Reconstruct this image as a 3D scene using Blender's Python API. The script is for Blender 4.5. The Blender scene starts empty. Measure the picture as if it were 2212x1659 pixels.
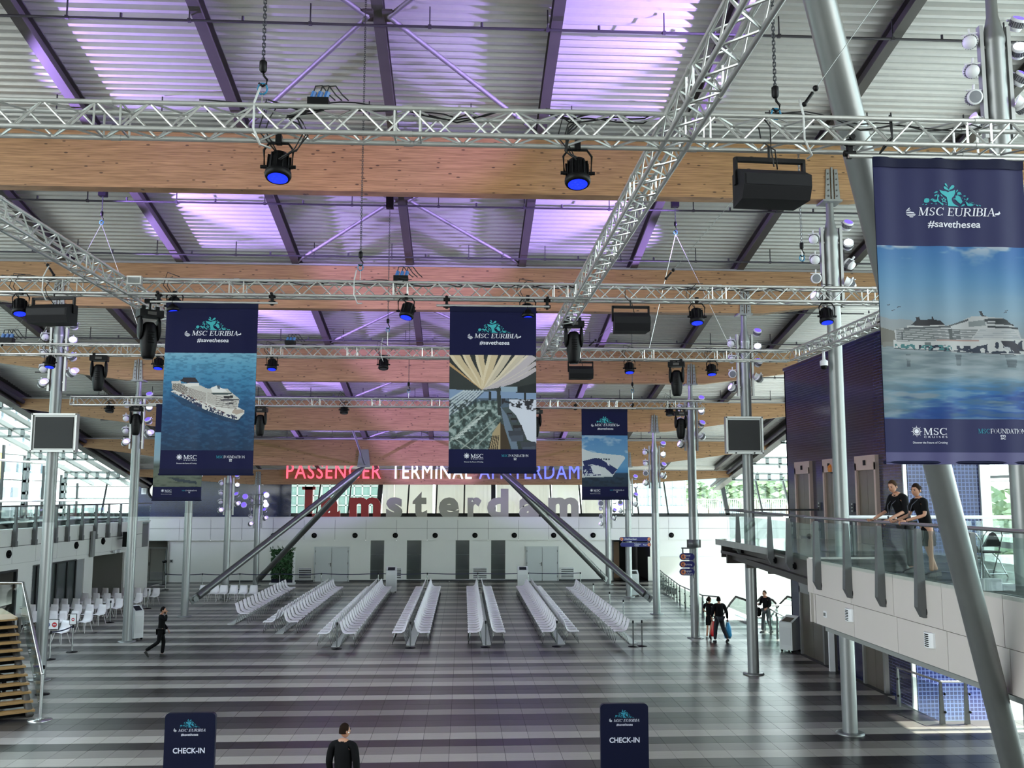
import bpy, bmesh, math, random
import numpy as np
from mathutils import Matrix, Vector
random.seed(7); rng = np.random.RandomState(5)
SC = bpy.context.scene; COL = SC.collection
PI = math.pi
# ---------------------------------------------------------------- camera, world, sun, exposure
F, YAW, PITCH, ROLL, CAMH = 2028.0, .0513, .1173, .0012, 5.8
def _axes():
    f = Vector((math.sin(YAW)*math.cos(PITCH), math.cos(YAW)*math.cos(PITCH), math.sin(PITCH)))
    r = Vector((math.cos(YAW), -math.sin(YAW), 0)); u = r.cross(f)
    r2 = r*math.cos(ROLL)+u*math.sin(ROLL); u2 = -r*math.sin(ROLL)+u*math.cos(ROLL)
    return r2, u2, f
RT, UP, FW = _axes()
cam = bpy.data.objects.new('camera', bpy.data.cameras.new('camera')); COL.objects.link(cam)
cam.matrix_world = Matrix(((RT.x, UP.x, -FW.x, 0), (RT.y, UP.y, -FW.y, 0), (RT.z, UP.z, -FW.z, CAMH), (0, 0, 0, 1)))
cam.data.sensor_width = 36; cam.data.lens = F/2212*36; cam.data.clip_end = 2000; cam.data.clip_start = .05
SC.camera = cam
w = bpy.data.worlds.new('world'); SC.world = w; w.use_nodes = True
nt = w.node_tree; bg = nt.nodes['Background']
tc = nt.nodes.new('ShaderNodeTexCoord'); sx = nt.nodes.new('ShaderNodeSeparateXYZ'); cr = nt.nodes.new('ShaderNodeValToRGB')
nt.links.new(tc.outputs['Generated'], sx.inputs[0]); nt.links.new(sx.outputs['Z'], cr.inputs[0]); nt.links.new(cr.outputs[0], bg.inputs[0])
cr.color_ramp.elements[0].position = 0; cr.color_ramp.elements[0].color = (.95, 1, .98, 1)
cr.color_ramp.elements[1].position = .8; cr.color_ramp.elements[1].color = (.72, .86, 1, 1)
bg.inputs[1].default_value = 6.0
sun = bpy.data.objects.new('sun', bpy.data.lights.new('sun', 'SUN')); COL.objects.link(sun)
sun.data.energy = 8.5; sun.data.angle = .01; sun.data.color = (1, .95, .85)
SUND = Vector((-.50, -.14, -1.0)).normalized()
sun.rotation_euler = SUND.to_track_quat('-Z', 'Y').to_euler()
SC.view_settings.view_transform = 'Standard'; SC.view_settings.look = 'None'; SC.view_settings.gamma = 1
SC.view_settings.use_curve_mapping = False; SC.view_settings.exposure = 0.34
SC.cycles.max_bounces = 8; SC.cycles.diffuse_bounces = 4; SC.cycles.glossy_bounces = 3
SC.cycles.transparent_max_bounces = 24; SC.cycles.transmission_bounces = 4
SC.cycles.sample_clamp_indirect = 4; SC.cycles.caustics_reflective = False; SC.cycles.caustics_refractive = False
# ---------------------------------------------------------------- helpers
CAM = Vector((0, 0, CAMH))
def ray(x, y): return RT*((x-1106)/F)-UP*((y-829.5)/F)+FW
def atY(x, y, Y): d = ray(x, y); return CAM+d*(Y/d.y)
def atX(x, y, X): d = ray(x, y); return CAM+d*(X/d.x)
def atZ(x, y, z=0): d = ray(x, y); return CAM+d*((z-CAMH)/d.z)
def lin(c): return tuple(((v/12.92) if v <= .04045 else ((v+.055)/1.055)**2.4) for v in c)
def hx(h): return lin(tuple(int(h[i:i+2], 16)/255 for i in (0, 2, 4)))
MATS = {}
def mat(name, col, rough=.5, metal=0, noise=None, bump=0, scale=20, emit=0, spec=.5, stretch=(1, 1, 1), var=0, coords='Object', ecol=None):
    """noise = second colour mixed in by a noise texture"""
    if name in MATS: return MATS[name]
    m = bpy.data.materials.new(name); m.use_nodes = True; MATS[name] = m
    nt = m.node_tree; b = nt.nodes['Principled BSDF']
    if isinstance(col, str): col = hx(col)
    b.inputs['Base Color'].default_value = (*col, 1); b.inputs['Roughness'].default_value = rough
    b.inputs['Metallic'].default_value = metal; b.inputs['Specular IOR Level'].default_value = spec
    N = nt.nodes.new; L = nt.links.new
    tc = N('ShaderNodeTexCoord'); mp = N('ShaderNodeMapping'); mp.inputs['Scale'].default_value = stretch
    L(tc.outputs[coords], mp.inputs[0])
    nz = N('ShaderNodeTexNoise'); nz.inputs['Scale'].default_value = scale; nz.inputs['Detail'].default_value = 4
    L(mp.outputs[0], nz.inputs['Vector'])
    out = None
    if noise is not None:
        if isinstance(noise, str): noise = hx(noise)
        mx = N('ShaderNodeMix'); mx.data_type = 'RGBA'; mx.inputs[6].default_value = (*col, 1); mx.inputs[7].default_value = (*noise, 1)
        L(nz.outputs['Fac'], mx.inputs[0]); out = mx.outputs[2]
    else:
        mr0 = N('ShaderNodeMapRange'); mr0.inputs[3].default_value = max(rough-.04, 0); mr0.inputs[4].default_value = rough+.04
        L(nz.outputs['Fac'], mr0.inputs[0]); L(mr0.outputs[0], b.inputs['Roughness'])
    if var:
        g = N('ShaderNodeNewGeometry'); oi = N('ShaderNodeObjectInfo'); ad = N('ShaderNodeMath'); ad.operation = 'ADD'
        L(g.outputs['Random Per Island'], ad.inputs[0]); L(oi.outputs['Random'], ad.inputs[1])
        fr = N('ShaderNodeMath'); fr.operation = 'FRACT'; L(ad.outputs[0], fr.inputs[0])
        mr = N('ShaderNodeMapRange'); mr.inputs[3].default_value = 1-var; mr.inputs[4].default_value = 1+var
        L(fr.outputs[0], mr.inputs[0])
        hs = N('ShaderNodeHueSaturation'); hs.inputs['Color'].default_value = (*col, 1)
        if out is not None: L(out, hs.inputs['Color'])
        L(mr.outputs[0], hs.inputs['Value']); out = hs.outputs[0]
    if out is not None: L(out, b.inputs['Base Color'])
    if bump:
        bp = N('ShaderNodeBump'); bp.inputs['Strength'].default_value = bump; bp.inputs['Distance'].default_value = .02
        L(nz.outputs['Fac'], bp.inputs['Height']); L(bp.outputs[0], b.inputs['Normal'])
    if emit:
        b.inputs['Emission Color'].default_value = (*(ecol or col), 1); b.inputs['Emission Strength'].default_value = emit
    return m
def glass_mat(name, tint, refl=.12):
    m = bpy.data.materials.new(name); m.use_nodes = True; nt = m.node_tree; nt.nodes.clear(); N = nt.nodes.new; L = nt.links.new
    o = N('ShaderNodeOutputMaterial'); mx = N('ShaderNodeMixShader'); t = N('ShaderNodeBsdfTransparent'); g = N('ShaderNodeBsdfGlossy')
    g.inputs['Roughness'].default_value = .02; t.inputs[0].default_value = (*tint, 1)
    fr = N('ShaderNodeLayerWeight'); fr.inputs[0].default_value = .25
    mr = N('ShaderNodeMapRange'); mr.inputs[3].default_value = refl*.5; mr.inputs[4].default_value = min(1, refl*4)
    L(fr.outputs['Fresnel'], mr.inputs[0]); L(mr.outputs[0], mx.inputs[0]); L(t.outputs[0], mx.inputs[1]); L(g.outputs[0], mx.inputs[2]); L(mx.outputs[0], o.inputs[0])
    return m
class MB:
    def __init__(s): s.v = []; s.f = []; s.m = []; s.s = []
    def add(s, vs, fs, m=0, smooth=False):
        o = len(s.v); s.v += [tuple(v) for v in vs]
        for f in fs: s.f.append(tuple(i+o for i in f)); s.m.append(m); s.s.append(smooth)
        return s
    def box(s, c, d, R=None, m=0):
        vs = [Vector((sx*d[0]/2, sy*d[1]/2, sz*d[2]/2)) for sz in (-1, 1) for sy in (-1, 1) for sx in (-1, 1)]
        if R is not None: vs = [R @ v for v in vs]
        c = Vector(c)
        return s.add([v+c for v in vs], [(0, 2, 3, 1), (4, 5, 7, 6), (0, 1, 5, 4), (2, 6, 7, 3), (0, 4, 6, 2), (1, 3, 7, 5)], m)
    def cbox(s, c, d, b=.1, R=None, m=0):   # box with chamfered vertical (z) edges
        x, y = d[0]/2, d[1]/2; b = min(b, x*.9, y*.9)
        p = [(-x+b, -y), (x-b, -y), (x, -y+b), (x, y-b), (x-b, y), (-x+b, y), (-x, y-b), (-x, -y+b)]
        return s.prism(p, -d[2]/2, d[2]/2, c, R, m)
    def prism(s, poly, z0, z1, c=(0, 0, 0), R=None, m=0):
        n = len(poly); vs = [Vector((p[0], p[1], z0)) for p in poly]+[Vector((p[0], p[1], z1)) for p in poly]
        if R is not None: vs = [R @ v for v in vs]
        c = Vector(c); vs = [v+c for v in vs]
        return s.add(vs, [tuple(range(n))[::-1], tuple(range(n, 2*n))]+[(i, (i+1) % n, (i+1) % n+n, i+n) for i in range(n)], m)
    def tube(s, a, b, r, n=8, r2=None, cap=True, m=0):
        a, b = Vector(a), Vector(b); d = b-a
        if d.length < 1e-6: return s
        q = d.to_track_quat('Z', 'Y').to_matrix(); r2 = r if r2 is None else r2; vs = []
        for p, rr in ((a, r), (b, r2)):
            for i in range(n): t = 2*PI*i/n; vs.append(p+q @ Vector((rr*math.cos(t), rr*math.sin(t), 0)))
        s.add(vs, [(i, (i+1) % n, (i+1) % n+n, i+n) for i in range(n)], m, n > 5)
        if cap: s.add(vs, [tuple(range(n))[::-1], tuple(range(n, 2*n))], m)
        return s
    def path(s, pts, r, n=5, m=0):
        pts = [Vector(p) for p in pts]; rings = []; vs = []
        for i, p in enumerate(pts):
            d = (pts[min(i+1, len(pts)-1)]-pts[max(i-1, 0)])
            if d.length < 1e-6: d = Vector((0, 0, 1))
            q = d.to_track_quat('Z', 'Y').to_matrix()
            for k in range(n): t = 2*PI*k/n; vs.append(p+q @ Vector((r*math.cos(t), r*math.sin(t), 0)))
        fs = []
        for i in range(len(pts)-1):
            for k in range(n): fs.append((i*n+k, i*n+(k+1) % n, (i+1)*n+(k+1) % n, (i+1)*n+k))
        fs += [tuple(range(n))[::-1], tuple(range((len(pts)-1)*n, len(pts)*n))]
        return s.add(vs, fs, m, True)
    def lathe(s, prof, n=16, c=(0, 0, 0), R=None, m=0, smooth=True, sc=(1, 1)):
        vs = []; fs = []
        for r, z in prof:
            for i in range(n): t = 2*PI*i/n; vs.append(Vector((r*sc[0]*math.cos(t), r*sc[1]*math.sin(t), z)))
        if R is not None: vs = [R @ v for v in vs]
        c = Vector(c); vs = [v+c for v in vs]
        for j in range(len(prof)-1):
            for i in range(n): fs.append((j*n+i, j*n+(i+1) % n, (j+1)*n+(i+1) % n, (j+1)*n+i))
        s.add(vs, fs, m, smooth)
        if prof[0][0] > 1e-4: s.add(vs[:n], [tuple(range(n))[::-1]], m)
        if prof[-1][0] > 1e-4: s.add(vs[-n:], [tuple(range(n))], m)
        return s
    def ball(s, c, r, n=10, m=0, R=None):
        if not hasattr(r, '__len__'): r = (r, r, r)
        prof = [(max(math.sin(PI*k/(n//2+1)), 0), -math.cos(PI*k/(n//2+1))) for k in range(n//2+2)]
        vs = []; fs = []
        for a, z in prof:
            for i in range(n):
                t = 2*PI*i/n; vs.append(Vector((a*math.cos(t)*r[0], a*math.sin(t)*r[1], z*r[2])))
        if R is not None: vs = [R @ v for v in vs]
        c = Vector(c)
        for j in range(len(prof)-1):
            for i in range(n): fs.append((j*n+i, j*n+(i+1) % n, (j+1)*n+(i+1) % n, (j+1)*n+i))
        return s.add([v+c for v in vs], fs, m, True)
    def mesh(s, name, mats):
        me = bpy.data.meshes.new(name); me.from_pydata(s.v, [], s.f)
        for m in (mats if isinstance(mats, (list, tuple)) else [mats]): me.materials.append(m)
        me.polygons.foreach_set('material_index', s.m); me.polygons.foreach_set('use_smooth', s.s); me.update(); return me
    def build(s, name, mats, parent=None, local=False, **kw):
        """vertices are world coordinates unless local; the parent's position is taken off"""
        off = Vector((0, 0, 0))
        if parent is not None and not local:
            off = parent.location.copy(); pp = parent.parent
            while pp is not None: off += pp.location; pp = pp.parent
            s.v = [(v[0]-off.x, v[1]-off.y, v[2]-off.z) for v in s.v]
        return inst(name, s.mesh(name, mats), parent, **kw)
KIDS = {}
def tag(o, label=None, cat=None, group=None, kind=None):
    if label: o['label'] = label
    if cat: o['category'] = cat
    if group: o['group'] = group
    if kind: o['kind'] = kind
def thing(name, label, cat, loc=(0, 0, 0), rz=0, group=None):
    o = bpy.data.objects.new(name, None); COL.objects.link(o); o.location = loc; o.rotation_euler = (0, 0, rz); o.empty_display_size = .1
    tag(o, label, cat, group); return o
def inst(name, mesh, parent=None, loc=(0, 0, 0), rot=(0, 0, 0), **kw):
    o = bpy.data.objects.new(name, mesh); COL.objects.link(o); o.location = loc; o.rotation_euler = rot; tag(o, **kw)
    if parent is not None: o.parent = parent; KIDS.setdefault(parent.name, []).append(o)
    return o
def dup(root, loc, rz=None, label=None, group=None, rot=None):
    r = root.copy(); COL.objects.link(r); r.location = loc
    if rz is not None: r.rotation_euler = (0, 0, rz)
    if rot is not None: r.rotation_euler = rot
    if label: r['label'] = label
    if group: r['group'] = group
    def rec(a, b):
        for ch in KIDS.get(a.name, ()):
            c = ch.copy(); COL.objects.link(c); c.parent = b; rec(ch, c)
    rec(root, r); return r
def ordn(k): return ['first', 'second', 'third', 'fourth', 'fifth', 'sixth', 'seventh', 'eighth', 'ninth', 'tenth', 'eleventh', 'twelfth', 'thirteenth', 'fourteenth', 'fifteenth', 'sixteenth', 'seventeenth', 'eighteenth', 'nineteenth', 'twentieth', 'twenty-first', 'twenty-second', 'twenty-third', 'twenty-fourth', 'twenty-fifth', 'twenty-sixth', 'twenty-seventh', 'twenty-eighth', 'twenty-ninth', 'thirtieth'][k]
def along(d, up=Vector((0, 0, 1))):   # matrix whose z axis is d
    return Vector(d).normalized().to_track_quat('Z', 'Y').to_matrix()
# materials
STEEL = mat('silver_painted_steel', '787b7b', .34, .5, noise='828584', scale=3)
DKSTEEL = mat('dark_grey_painted_steel', '444240', .55, .15, noise='504d4a', scale=2)
POSTM = mat('gunmetal_post', '5c5f60', .45, .35, noise='6a6c6c', scale=5)
CHROME = mat('brushed_stainless', 'b9bbbb', .25, .9)
ALU = mat('truss_aluminium', 'd8d9d6', .3, .75, noise='c2c4c1', scale=9)
BLACK = mat('black_plastic', '070709', .5, spec=.2)
BLACK2 = mat('matt_black', '050506', .75, spec=.15)
CABLE = mat('black_cable_rubber', '0e0e10', .6)
WHITEP = mat('white_plastic', 'e4e6e8', .35, noise='dcdee0', scale=4)
WALLW = mat('white_wall_panel', 'e0e1dd', .55, noise='d9dbd7', scale=1.2, var=.012)
SEAM = mat('dark_seam', '6f716f', .8)
GLASS = glass_mat('clear_greenish_glass', (.92, .98, .96), .1)
GLASSW = glass_mat('window_glass', (.9, .97, .96), .07)
GLASSD = mat('dark_tinted_glass', '39403f', .12, noise='454d4c', scale=.6, spec=.8)
FRAME = mat('dark_window_frame', '15191b', .4)
# ---------------------------------------------------------------- structure
Y0, PITCHY = 23.36, 7.72
XL, XR, XC, XTIP = -13.25, 9.5, -1.88, 19.75
def zb(Y): return 13.41-.1935*(Y-Y0)            # underside of the beams
HB = 1.45
TW, TX0, TY0 = .6314, -.281, 21.40
# floor
def ok_floor(X, Y):
    if Y > 44.1 and X > (11.45 if Y < 50 else 11.45+(Y-50)*.1 if Y < 58 else 12.25+(Y-58)*.25): return False
    if X > 12.2 and 24.25 < Y < 27.6 : return False
    if X > 20 or X < (-19.2 if Y < 50 else -24): return False
    if X > 12.5 and 27 < Y < 36: return False
    return True
SLAB = mat('grout', '3a3938', .9)
fl = MB()
for (x0, x1, y0, y1) in ((-24, 11.45, -12, 64.4), (11.45, 12.0, 54, 64.4), (12.0, 13.2, 58.5, 64.4), (11.45, 12.2, -12, 44.1), (12.2, 12.6, 27.6, 36.1), (12.2, 20, -12, 24.25), (12.2, 20, 36, 44.1)):
    fl.box(((x0+x1)/2, (y0+y1)/2, -.156), (x1-x0, y1-y0, .3))
floor = fl.build('floor', SLAB, kind='structure')
TILE = {'L': mat('light_grey_tile', 'aaa59d', .3, spec=.4, noise='98938c', scale=2.2, stretch=(1, 5, 1), bump=.05, var=.08),
        'G': mat('mid_grey_tile', '7d7873', .3, spec=.4, noise='6f6a65', scale=2.2, stretch=(1, 5, 1), bump=.05, var=.09),
        'D': mat('charcoal_tile', '242224', .3, spec=.35, noise='1d1b1e', scale=2.2, stretch=(1, 5, 1), bump=.05, var=.1),
        'd': mat('dark_grey_tile', '373435', .3, spec=.35, noise='2f2c2d', scale=2.2, stretch=(1, 5, 1), bump=.05, var=.09)}
SEQ = 'LGDLGdDGdDLdDLGDLGDLGdDGdDLdDLGDLdDLGDGdLDGdLGDdLGDGDLdDGLdDGLDdGLdDGLDDGL'
def rowcol(n):
    if n < 0: return 'DdLGDLdDGLdDLGDLdDGLdDGLdDGLDdGLDdGLDGLDGd'[(-n-1) % 40]
    return SEQ[n % len(SEQ)]
TROT = 0.0
def tile_pts(X, Y, g=.004):
    return X+g, X+TW-g, Y+g, Y+TW-g
tile_mesh = {}
for k, m in TILE.items():
    b = MB().box((0, 0, -.01), (TW-.009, TW-.009, .02)); tile_mesh[k] = b.mesh('tile', m)
rest = MB(); keys = list(TILE); ntile = 0
for n in range(-52, 69):
    Y = TY0+n*TW; c = rowcol(n)
    for j in range(-31, 33):
        X = TX0+j*TW
        if not ok_floor(X+TW/2, Y+TW/2): continue
        d = FW.dot(Vector((X+.3, Y+.3, -CAMH)))
        px = 1106+F*RT.dot(Vector((X+.3, Y+.3, -CAMH)))/d if d > 0 else -9
        if -1 <= n <= 7 and -30 < px < 2100 and ntile < 300:
            ntile += 1
            inst('tile', tile_mesh[c], floor, (X+TW/2, Y+TW/2, .0)); continue
        rest.box((X+TW/2, Y+TW/2, -.01), (TW-.009, TW-.009, .02), m=keys.index(c))
rest.build('tile_field', [TILE[k] for k in keys], floor, kind='stuff')
# roof: deck, purlins, beams -------------------------------------------------
DECK = mat('galvanised_roof_deck', 'c6c6c3', .42, .2, noise='bababa', scale=6)
def zdeck(Y): return zb(Y)+HB+.36
def deck(xa, xb, ya, yb):
    b = MB(); P = .25; prof = []
    y = ya
    while y < yb-1e-6:
        for dy, dz in ((0, 0), (.095, 0), (.135, .09), (.21, .09)): prof.append((y+dy, zdeck(y+dy)+dz))
        y += P
    prof.append((y, zdeck(y)))
    vs = []; fs = []
    for (yy, z) in prof: vs += [(xa, yy, z), (xb, yy, z)]
    for i in range(len(prof)-1): fs.append((2*i, 2*i+1, 2*i+3, 2*i+2))
    n = len(vs); vs += [(a, bb, c+.012) for a, bb, c in vs]
    fs += [(a+n, d+n, c+n, bb+n) for a, bb, c, d in fs]
    fs += [(0, 1, n+1, n), (n-2, n-1, 2*n-1, 2*n-2)]
    b.add(vs, fs); return b
ceiling = MB().box((XC, 28, 20.2), (.02, .02, .02)).build('ceiling', DECK, kind='structure') if False else None
roof = bpy.data.objects.new('ceiling', None); COL.objects.link(roof); roof['kind'] = 'structure'
for k in range(-5, 6):
    ya, yb = Y0+PITCHY*k+.1, Y0+PITCHY*(k+1)+.1
    if yb > 66: yb = 65.9
    deck(XC-XTIP, XC+XTIP, ya, yb).build('deck_sheet', DECK, roof)
# roof above the deck (keeps daylight out)
MB().add([(XC-XTIP, -15, zdeck(-15)+.3), (XC+XTIP, -15, zdeck(-15)+.3), (XC+XTIP, 66.5, zdeck(66.5)+.3), (XC-XTIP, 66.5, zdeck(66.5)+.3)], [(0, 1, 2, 3)]).build('roof_skin', DKSTEEL, roof)
WOOD = bpy.data.materials.new('laminated_timber'); WOOD.use_nodes = True
def _wood():
    nt = WOOD.node_tree; b = nt.nodes['Principled BSDF']; N = nt.nodes.new; L = nt.links.new
    tc = N('ShaderNodeTexCoord'); mp = N('ShaderNodeMapping'); mp.inputs['Scale'].default_value = (.5, 1, 16); L(tc.outputs['Object'], mp.inputs[0])
    n1 = N('ShaderNodeTexNoise'); n1.inputs['Scale'].default_value = 3; n1.inputs['Detail'].default_value = 6; L(mp.outputs[0], n1.inputs['Vector'])
    r1 = N('ShaderNodeValToRGB'); e = r1.color_ramp.elements; e[0].position = .3; e[0].color = (*hx('7a5a38'), 1); e[1].position = .7; e[1].color = (*hx('aa8459'), 1)
    L(n1.outputs['Fac'], r1.inputs[0])
    # knots
    mp2 = N('ShaderNodeMapping'); mp2.inputs['Scale'].default_value = (1.6, 1, 4.2); L(tc.outputs['Object'], mp2.inputs[0])
    vo = N('ShaderNodeTexVoronoi'); vo.inputs['Scale'].default_value = 1.7; vo.inputs['Randomness'].default_value = 1; L(mp2.outputs[0], vo.inputs['Vector'])
    r2 = N('ShaderNodeValToRGB'); e = r2.color_ramp.elements; e[0].position = .1; e[0].color = (.12, .1, .08, 1); e[1].position = .16; e[1].color = (1, 1, 1, 1)
    L(vo.outputs['Distance'], r2.inputs[0])
    # lamella joints
    sx = N('ShaderNodeSeparateXYZ'); L(tc.outputs['Object'], sx.inputs[0]); mo = N('ShaderNodeMath'); mo.operation = 'MODULO'; mo.inputs[1].default_value = .13
    ad = N('ShaderNodeMath'); ad.operation = 'ADD'; ad.inputs[1].default_value = 20; L(sx.outputs['Z'], ad.inputs[0]); L(ad.outputs[0], mo.inputs[0])
    gt = N('ShaderNodeMath'); gt.operation = 'GREATER_THAN'; gt.inputs[1].default_value = .006; L(mo.outputs[0], gt.inputs[0])
    mr = N('ShaderNodeMapRange'); mr.inputs[3].default_value = .82; mr.inputs[4].default_value = 1; L(gt.outputs[0], mr.inputs[0])
    m1 = N('ShaderNodeMix'); m1.data_type = 'RGBA'; m1.blend_type = 'MULTIPLY'; m1.inputs[0].default_value = .85; L(r1.outputs[0], m1.inputs[6]); L(r2.outputs[0], m1.inputs[7])
    m2 = N('ShaderNodeMix'); m2.data_type = 'RGBA'; m2.blend_type = 'MULTIPLY'; m2.inputs[0].default_value = 1; L(m1.outputs[2], m2.inputs[6]); L(mr.outputs[0], m2.inputs[7])
    L(m2.outputs[2], b.inputs['Base Color']); b.inputs['Roughness'].default_value = .55
_wood()
GREYB = mat('grey_beam_cap', '8a8b89', .5)
BEAMY = [Y0+PITCHY*k for k in range(-2, 6)]
def beam(Y, k):
    z0 = zb(Y) if k < 5 else zb(Y)+.5; z1 = zb(Y)+HB; a, b = XL-.6, XR+.6
    tipz = z1-.42
    poly = [(XC-XTIP, tipz), (a, z0), (b, z0), (XC+XTIP, tipz), (XC+XTIP, z1), (XC-XTIP, z1)]
    t = thing('timber_beam', ('brown laminated timber roof beam, %s in view counted from the camera' % ordn(k)) if k >= 0 else ('timber roof beam over the viewer', 'timber roof beam just above the top frame edge')[k+2], 'beam', (XC, Y, z0))
    m = MB(); d = .2
    for s in (-d, d): m.add([(x, Y+s, z) for x, z in poly], [tuple(range(6)) if s < 0 else tuple(range(6))[::-1]])
    vs = [(x, Y-d, z) for x, z in poly]+[(x, Y+d, z) for x, z in poly]
    m.add(vs, [(i, i+6, (i+1) % 6+6, (i+1) % 6) for i in range(6)]); m.build('timber', WOOD, t)
    MB().box((XC, Y, z1+.03), (XTIP*2, .5, .06)).build('cap', GREYB, t)
    return t
for k, Y in enumerate(BEAMY): beam(Y, k-2)
# purlins: I sections between beams, running with the slope
PX = [-16.9, -13.15, -9.4, -5.62, -1.85, 1.92, 5.7, 9.35, 13.1, 16.7]
SL = math.atan(.1935)
bays = [(Y0+PITCHY*k, Y0+PITCHY*(k+1)) for k in range(-2, 5)]
bayname = ['bay over the viewer', 'nearest visible roof bay', 'second roof bay', 'third roof bay', 'fourth roof bay', 'fifth roof bay', 'farthest roof bay']
for bi, (ya, yb) in enumerate(bays):
    for pi_, X in enumerate(PX):
        m = MB(); c = Vector((X, (ya+yb)/2, (zdeck(ya)+zdeck(yb))/2)); R = Matrix.Rotation(-SL, 3, 'X'); ln = (yb-ya)/math.cos(SL)-.02
        for dz, wdt, h in ((-.02, .24, .03), (-.345, .24, .035), (-.18, .03, .32)): m.box(c+R @ Vector((0, 0, dz)), (wdt, ln, h), R)
        m.build('roof_purlin', DKSTEEL, label='dark grey purlin of the %s, %s' % (bayname[bi], 'on the centre line' if pi_ == 4 else '%s %s of the centre one' % (ordn(abs(pi_-4)-1), 'left' if pi_ < 4 else 'right')), cat='purlin', group='purlins under the roof deck')
# cross bracing: node on the centre purlin near the front of each bay
ROD = mat('grey_brace_rod', '6f6d70', .55, .15)
for bi, (ya, yb) in enumerate(bays[:6]):
    yn = ya+3.1; zn = zdeck(yn)-.38; X = PX[4]
    t = thing('roof_bracing', 'pair of crossing round steel rods in the %s' % bayname[bi], 'bracing', (X, yn, zn), group='rod bracing under the roof deck')
    for sx in (-1, 1):
        for ye, dx in ((yb-.25, 3.75), (ya+.25, 2.9)):
            a = Vector((X+sx*.22, yn, zn)); b = Vector((X+sx*dx, ye, zdeck(ye)-.3))
            MB().tube(a, b, .055, 8).build('rod', ROD, t)
        MB().box((X+sx*.2, yn, zn+.03), (.22, .45, .05)).build('gusset_plate', DKSTEEL, t)
# sprinkler pipes
PIPE = mat('dark_galvanised_pipe', '3c3a40', .6, .1)
for bi, (ya, yb) in enumerate(bays[:6]):
    for q, fr in enumerate((.42, .86)):
        Y = ya+fr*(yb-ya); z = zdeck(Y)-.47
        t = thing('sprinkler_pipe', '%s thin dark pipe across the %s' % (('nearer', 'farther')[q], bayname[bi]), 'pipe', (XC, Y, z), group='sprinkler pipes under the roof')
        MB().tube((XC-17, Y, z), (XC+17, Y, z), .028, 6).build('tube', PIPE, t)
        m = MB(); m2 = MB()
        for i in range(14):
            x = XC-16.4+i*2.5+(q*.9); m.box((x, Y, z+.22), (.025, .03, .45)); m.box((x, Y, z), (.07, .07, .07))
            m2.tube((x+1.1, Y, z+.02), (x+1.1, Y, z+.12), .03, 6)
        m.build('hanger', PIPE, t, kind='stuff'); m2.build('sprinkler_head', PIPE, t, kind='stuff')
# eave girders
for s, nm in ((-1, 'left'), (1, 'right')):
    X = XC+s*XTIP; a, b = Y0-PITCHY*2, 66
    t = thing('eave_girder', 'dark curved steel girder along the %s roof edge' % nm, 'girder', (X, 23, zdeck(23)))
    m = MB()
    for (dz, h, wd) in ((.05, .06, .5), (-.75, .08, .5), (.0, .8, .05)):
        m.add([(X-wd/2, a, zdeck(a)+dz), (X+wd/2, a, zdeck(a)+dz), (X+wd/2, b, zdeck(b)+dz), (X-wd/2, b, zdeck(b)+dz)]+[(X-wd/2, a, zdeck(a)+dz-h), (X+wd/2, a, zdeck(a)+dz-h), (X+wd/2, b, zdeck(b)+dz-h), (X-wd/2, b, zdeck(b)+dz-h)], [(0, 1, 2, 3), (7, 6, 5, 4), (0, 4, 5, 1), (2, 6, 7, 3), (1, 5, 6, 2), (0, 3, 7, 4)])
    m.build('girder_web', DKSTEEL, t)
    MB().tube((X-s*.35, a, zdeck(a)-.55), (X-s*.35, b, zdeck(b)-.55), .1, 8).build('gutter_pipe', PIPE, t)
# columns --------------------------------------------------------------------
CR = .18
side = {XL: 'left', XR: 'right'}
colpos = [(XR, k) for k in range(-1, 6)]+[(XL, k) for k in range(0, 6)]
def colname(X, k):
    if X == XR: return 'right row, %s column' % ordn(k+1)
    return 'left row, off-frame column' if k == 0 else 'left row, %s visible column' % ordn(k-1)
for X, k in colpos:
    Y = Y0+PITCHY*k; B = zb(Y) if k < 5 else zb(Y)+.5
    far = colname(X, k)
    t = thing('steel_column', 'tall round silver column: %s counted from the camera' % far, 'column', (X, Y, 0), group='round columns in two rows')
    MB().lathe([(.34, 0), (.34, .03), (.3, .05), (CR, .05)], 20, (X, Y, 0)).build('base_flange', STEEL, t)
    MB().lathe([(CR, .03), (CR, 4.9)], 20, (X, Y, 0)).build('lower_sleeve', mat('bright_sleeve', '8e9191', .3, .45, noise='949797', scale=2), t)
    MB().lathe([(CR-.004, 4.9), (CR-.004, B-1.05), (CR+.012, B-1.0), (CR+.012, B-.93), (.1, B-.5), (.095, B)], 20, (X, Y, 0)).build('shaft', STEEL, t)
    m = MB(); PLM = mat('bracket_plate', '7d807f', .45, .3)
    for s in (-1, 1):
        for sx in (-1, 1): m.add([(X+sx*.2, Y+s*.215, B-.05), (X+sx*.06, Y+s*.215, B-.05), (X+sx*.06, Y+s*.215, B+.8), (X+sx*.15, Y+s*.215, B+.8)]+[(X+sx*.2, Y+s*.235, B-.05), (X+sx*.06, Y+s*.235, B-.05), (X+sx*.06, Y+s*.235, B+.8), (X+sx*.15, Y+s*.235, B+.8)], [(0, 1, 2, 3), (7, 6, 5, 4), (0, 4, 5, 1), (1, 5, 6, 2), (2, 6, 7, 3), (3, 7, 4, 0)])
        m.box((X, Y+s*.225, B+.4), (.05, .03, .9))
    m.box((X, Y, B-.03), (.5, .5, .05)); m.build('bracket_plate', PLM, t)
    m = MB()
    for s in (-1,):
        for sx in (-.11, .11):
            for q in range(5): m.tube((X+sx, Y+s*.235, B+.08+q*.15), (X+sx, Y+s*.26, B+.08+q*.15), .02, 6)
    m.build('bolts', DKSTEEL, t, kind='stuff')
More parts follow.
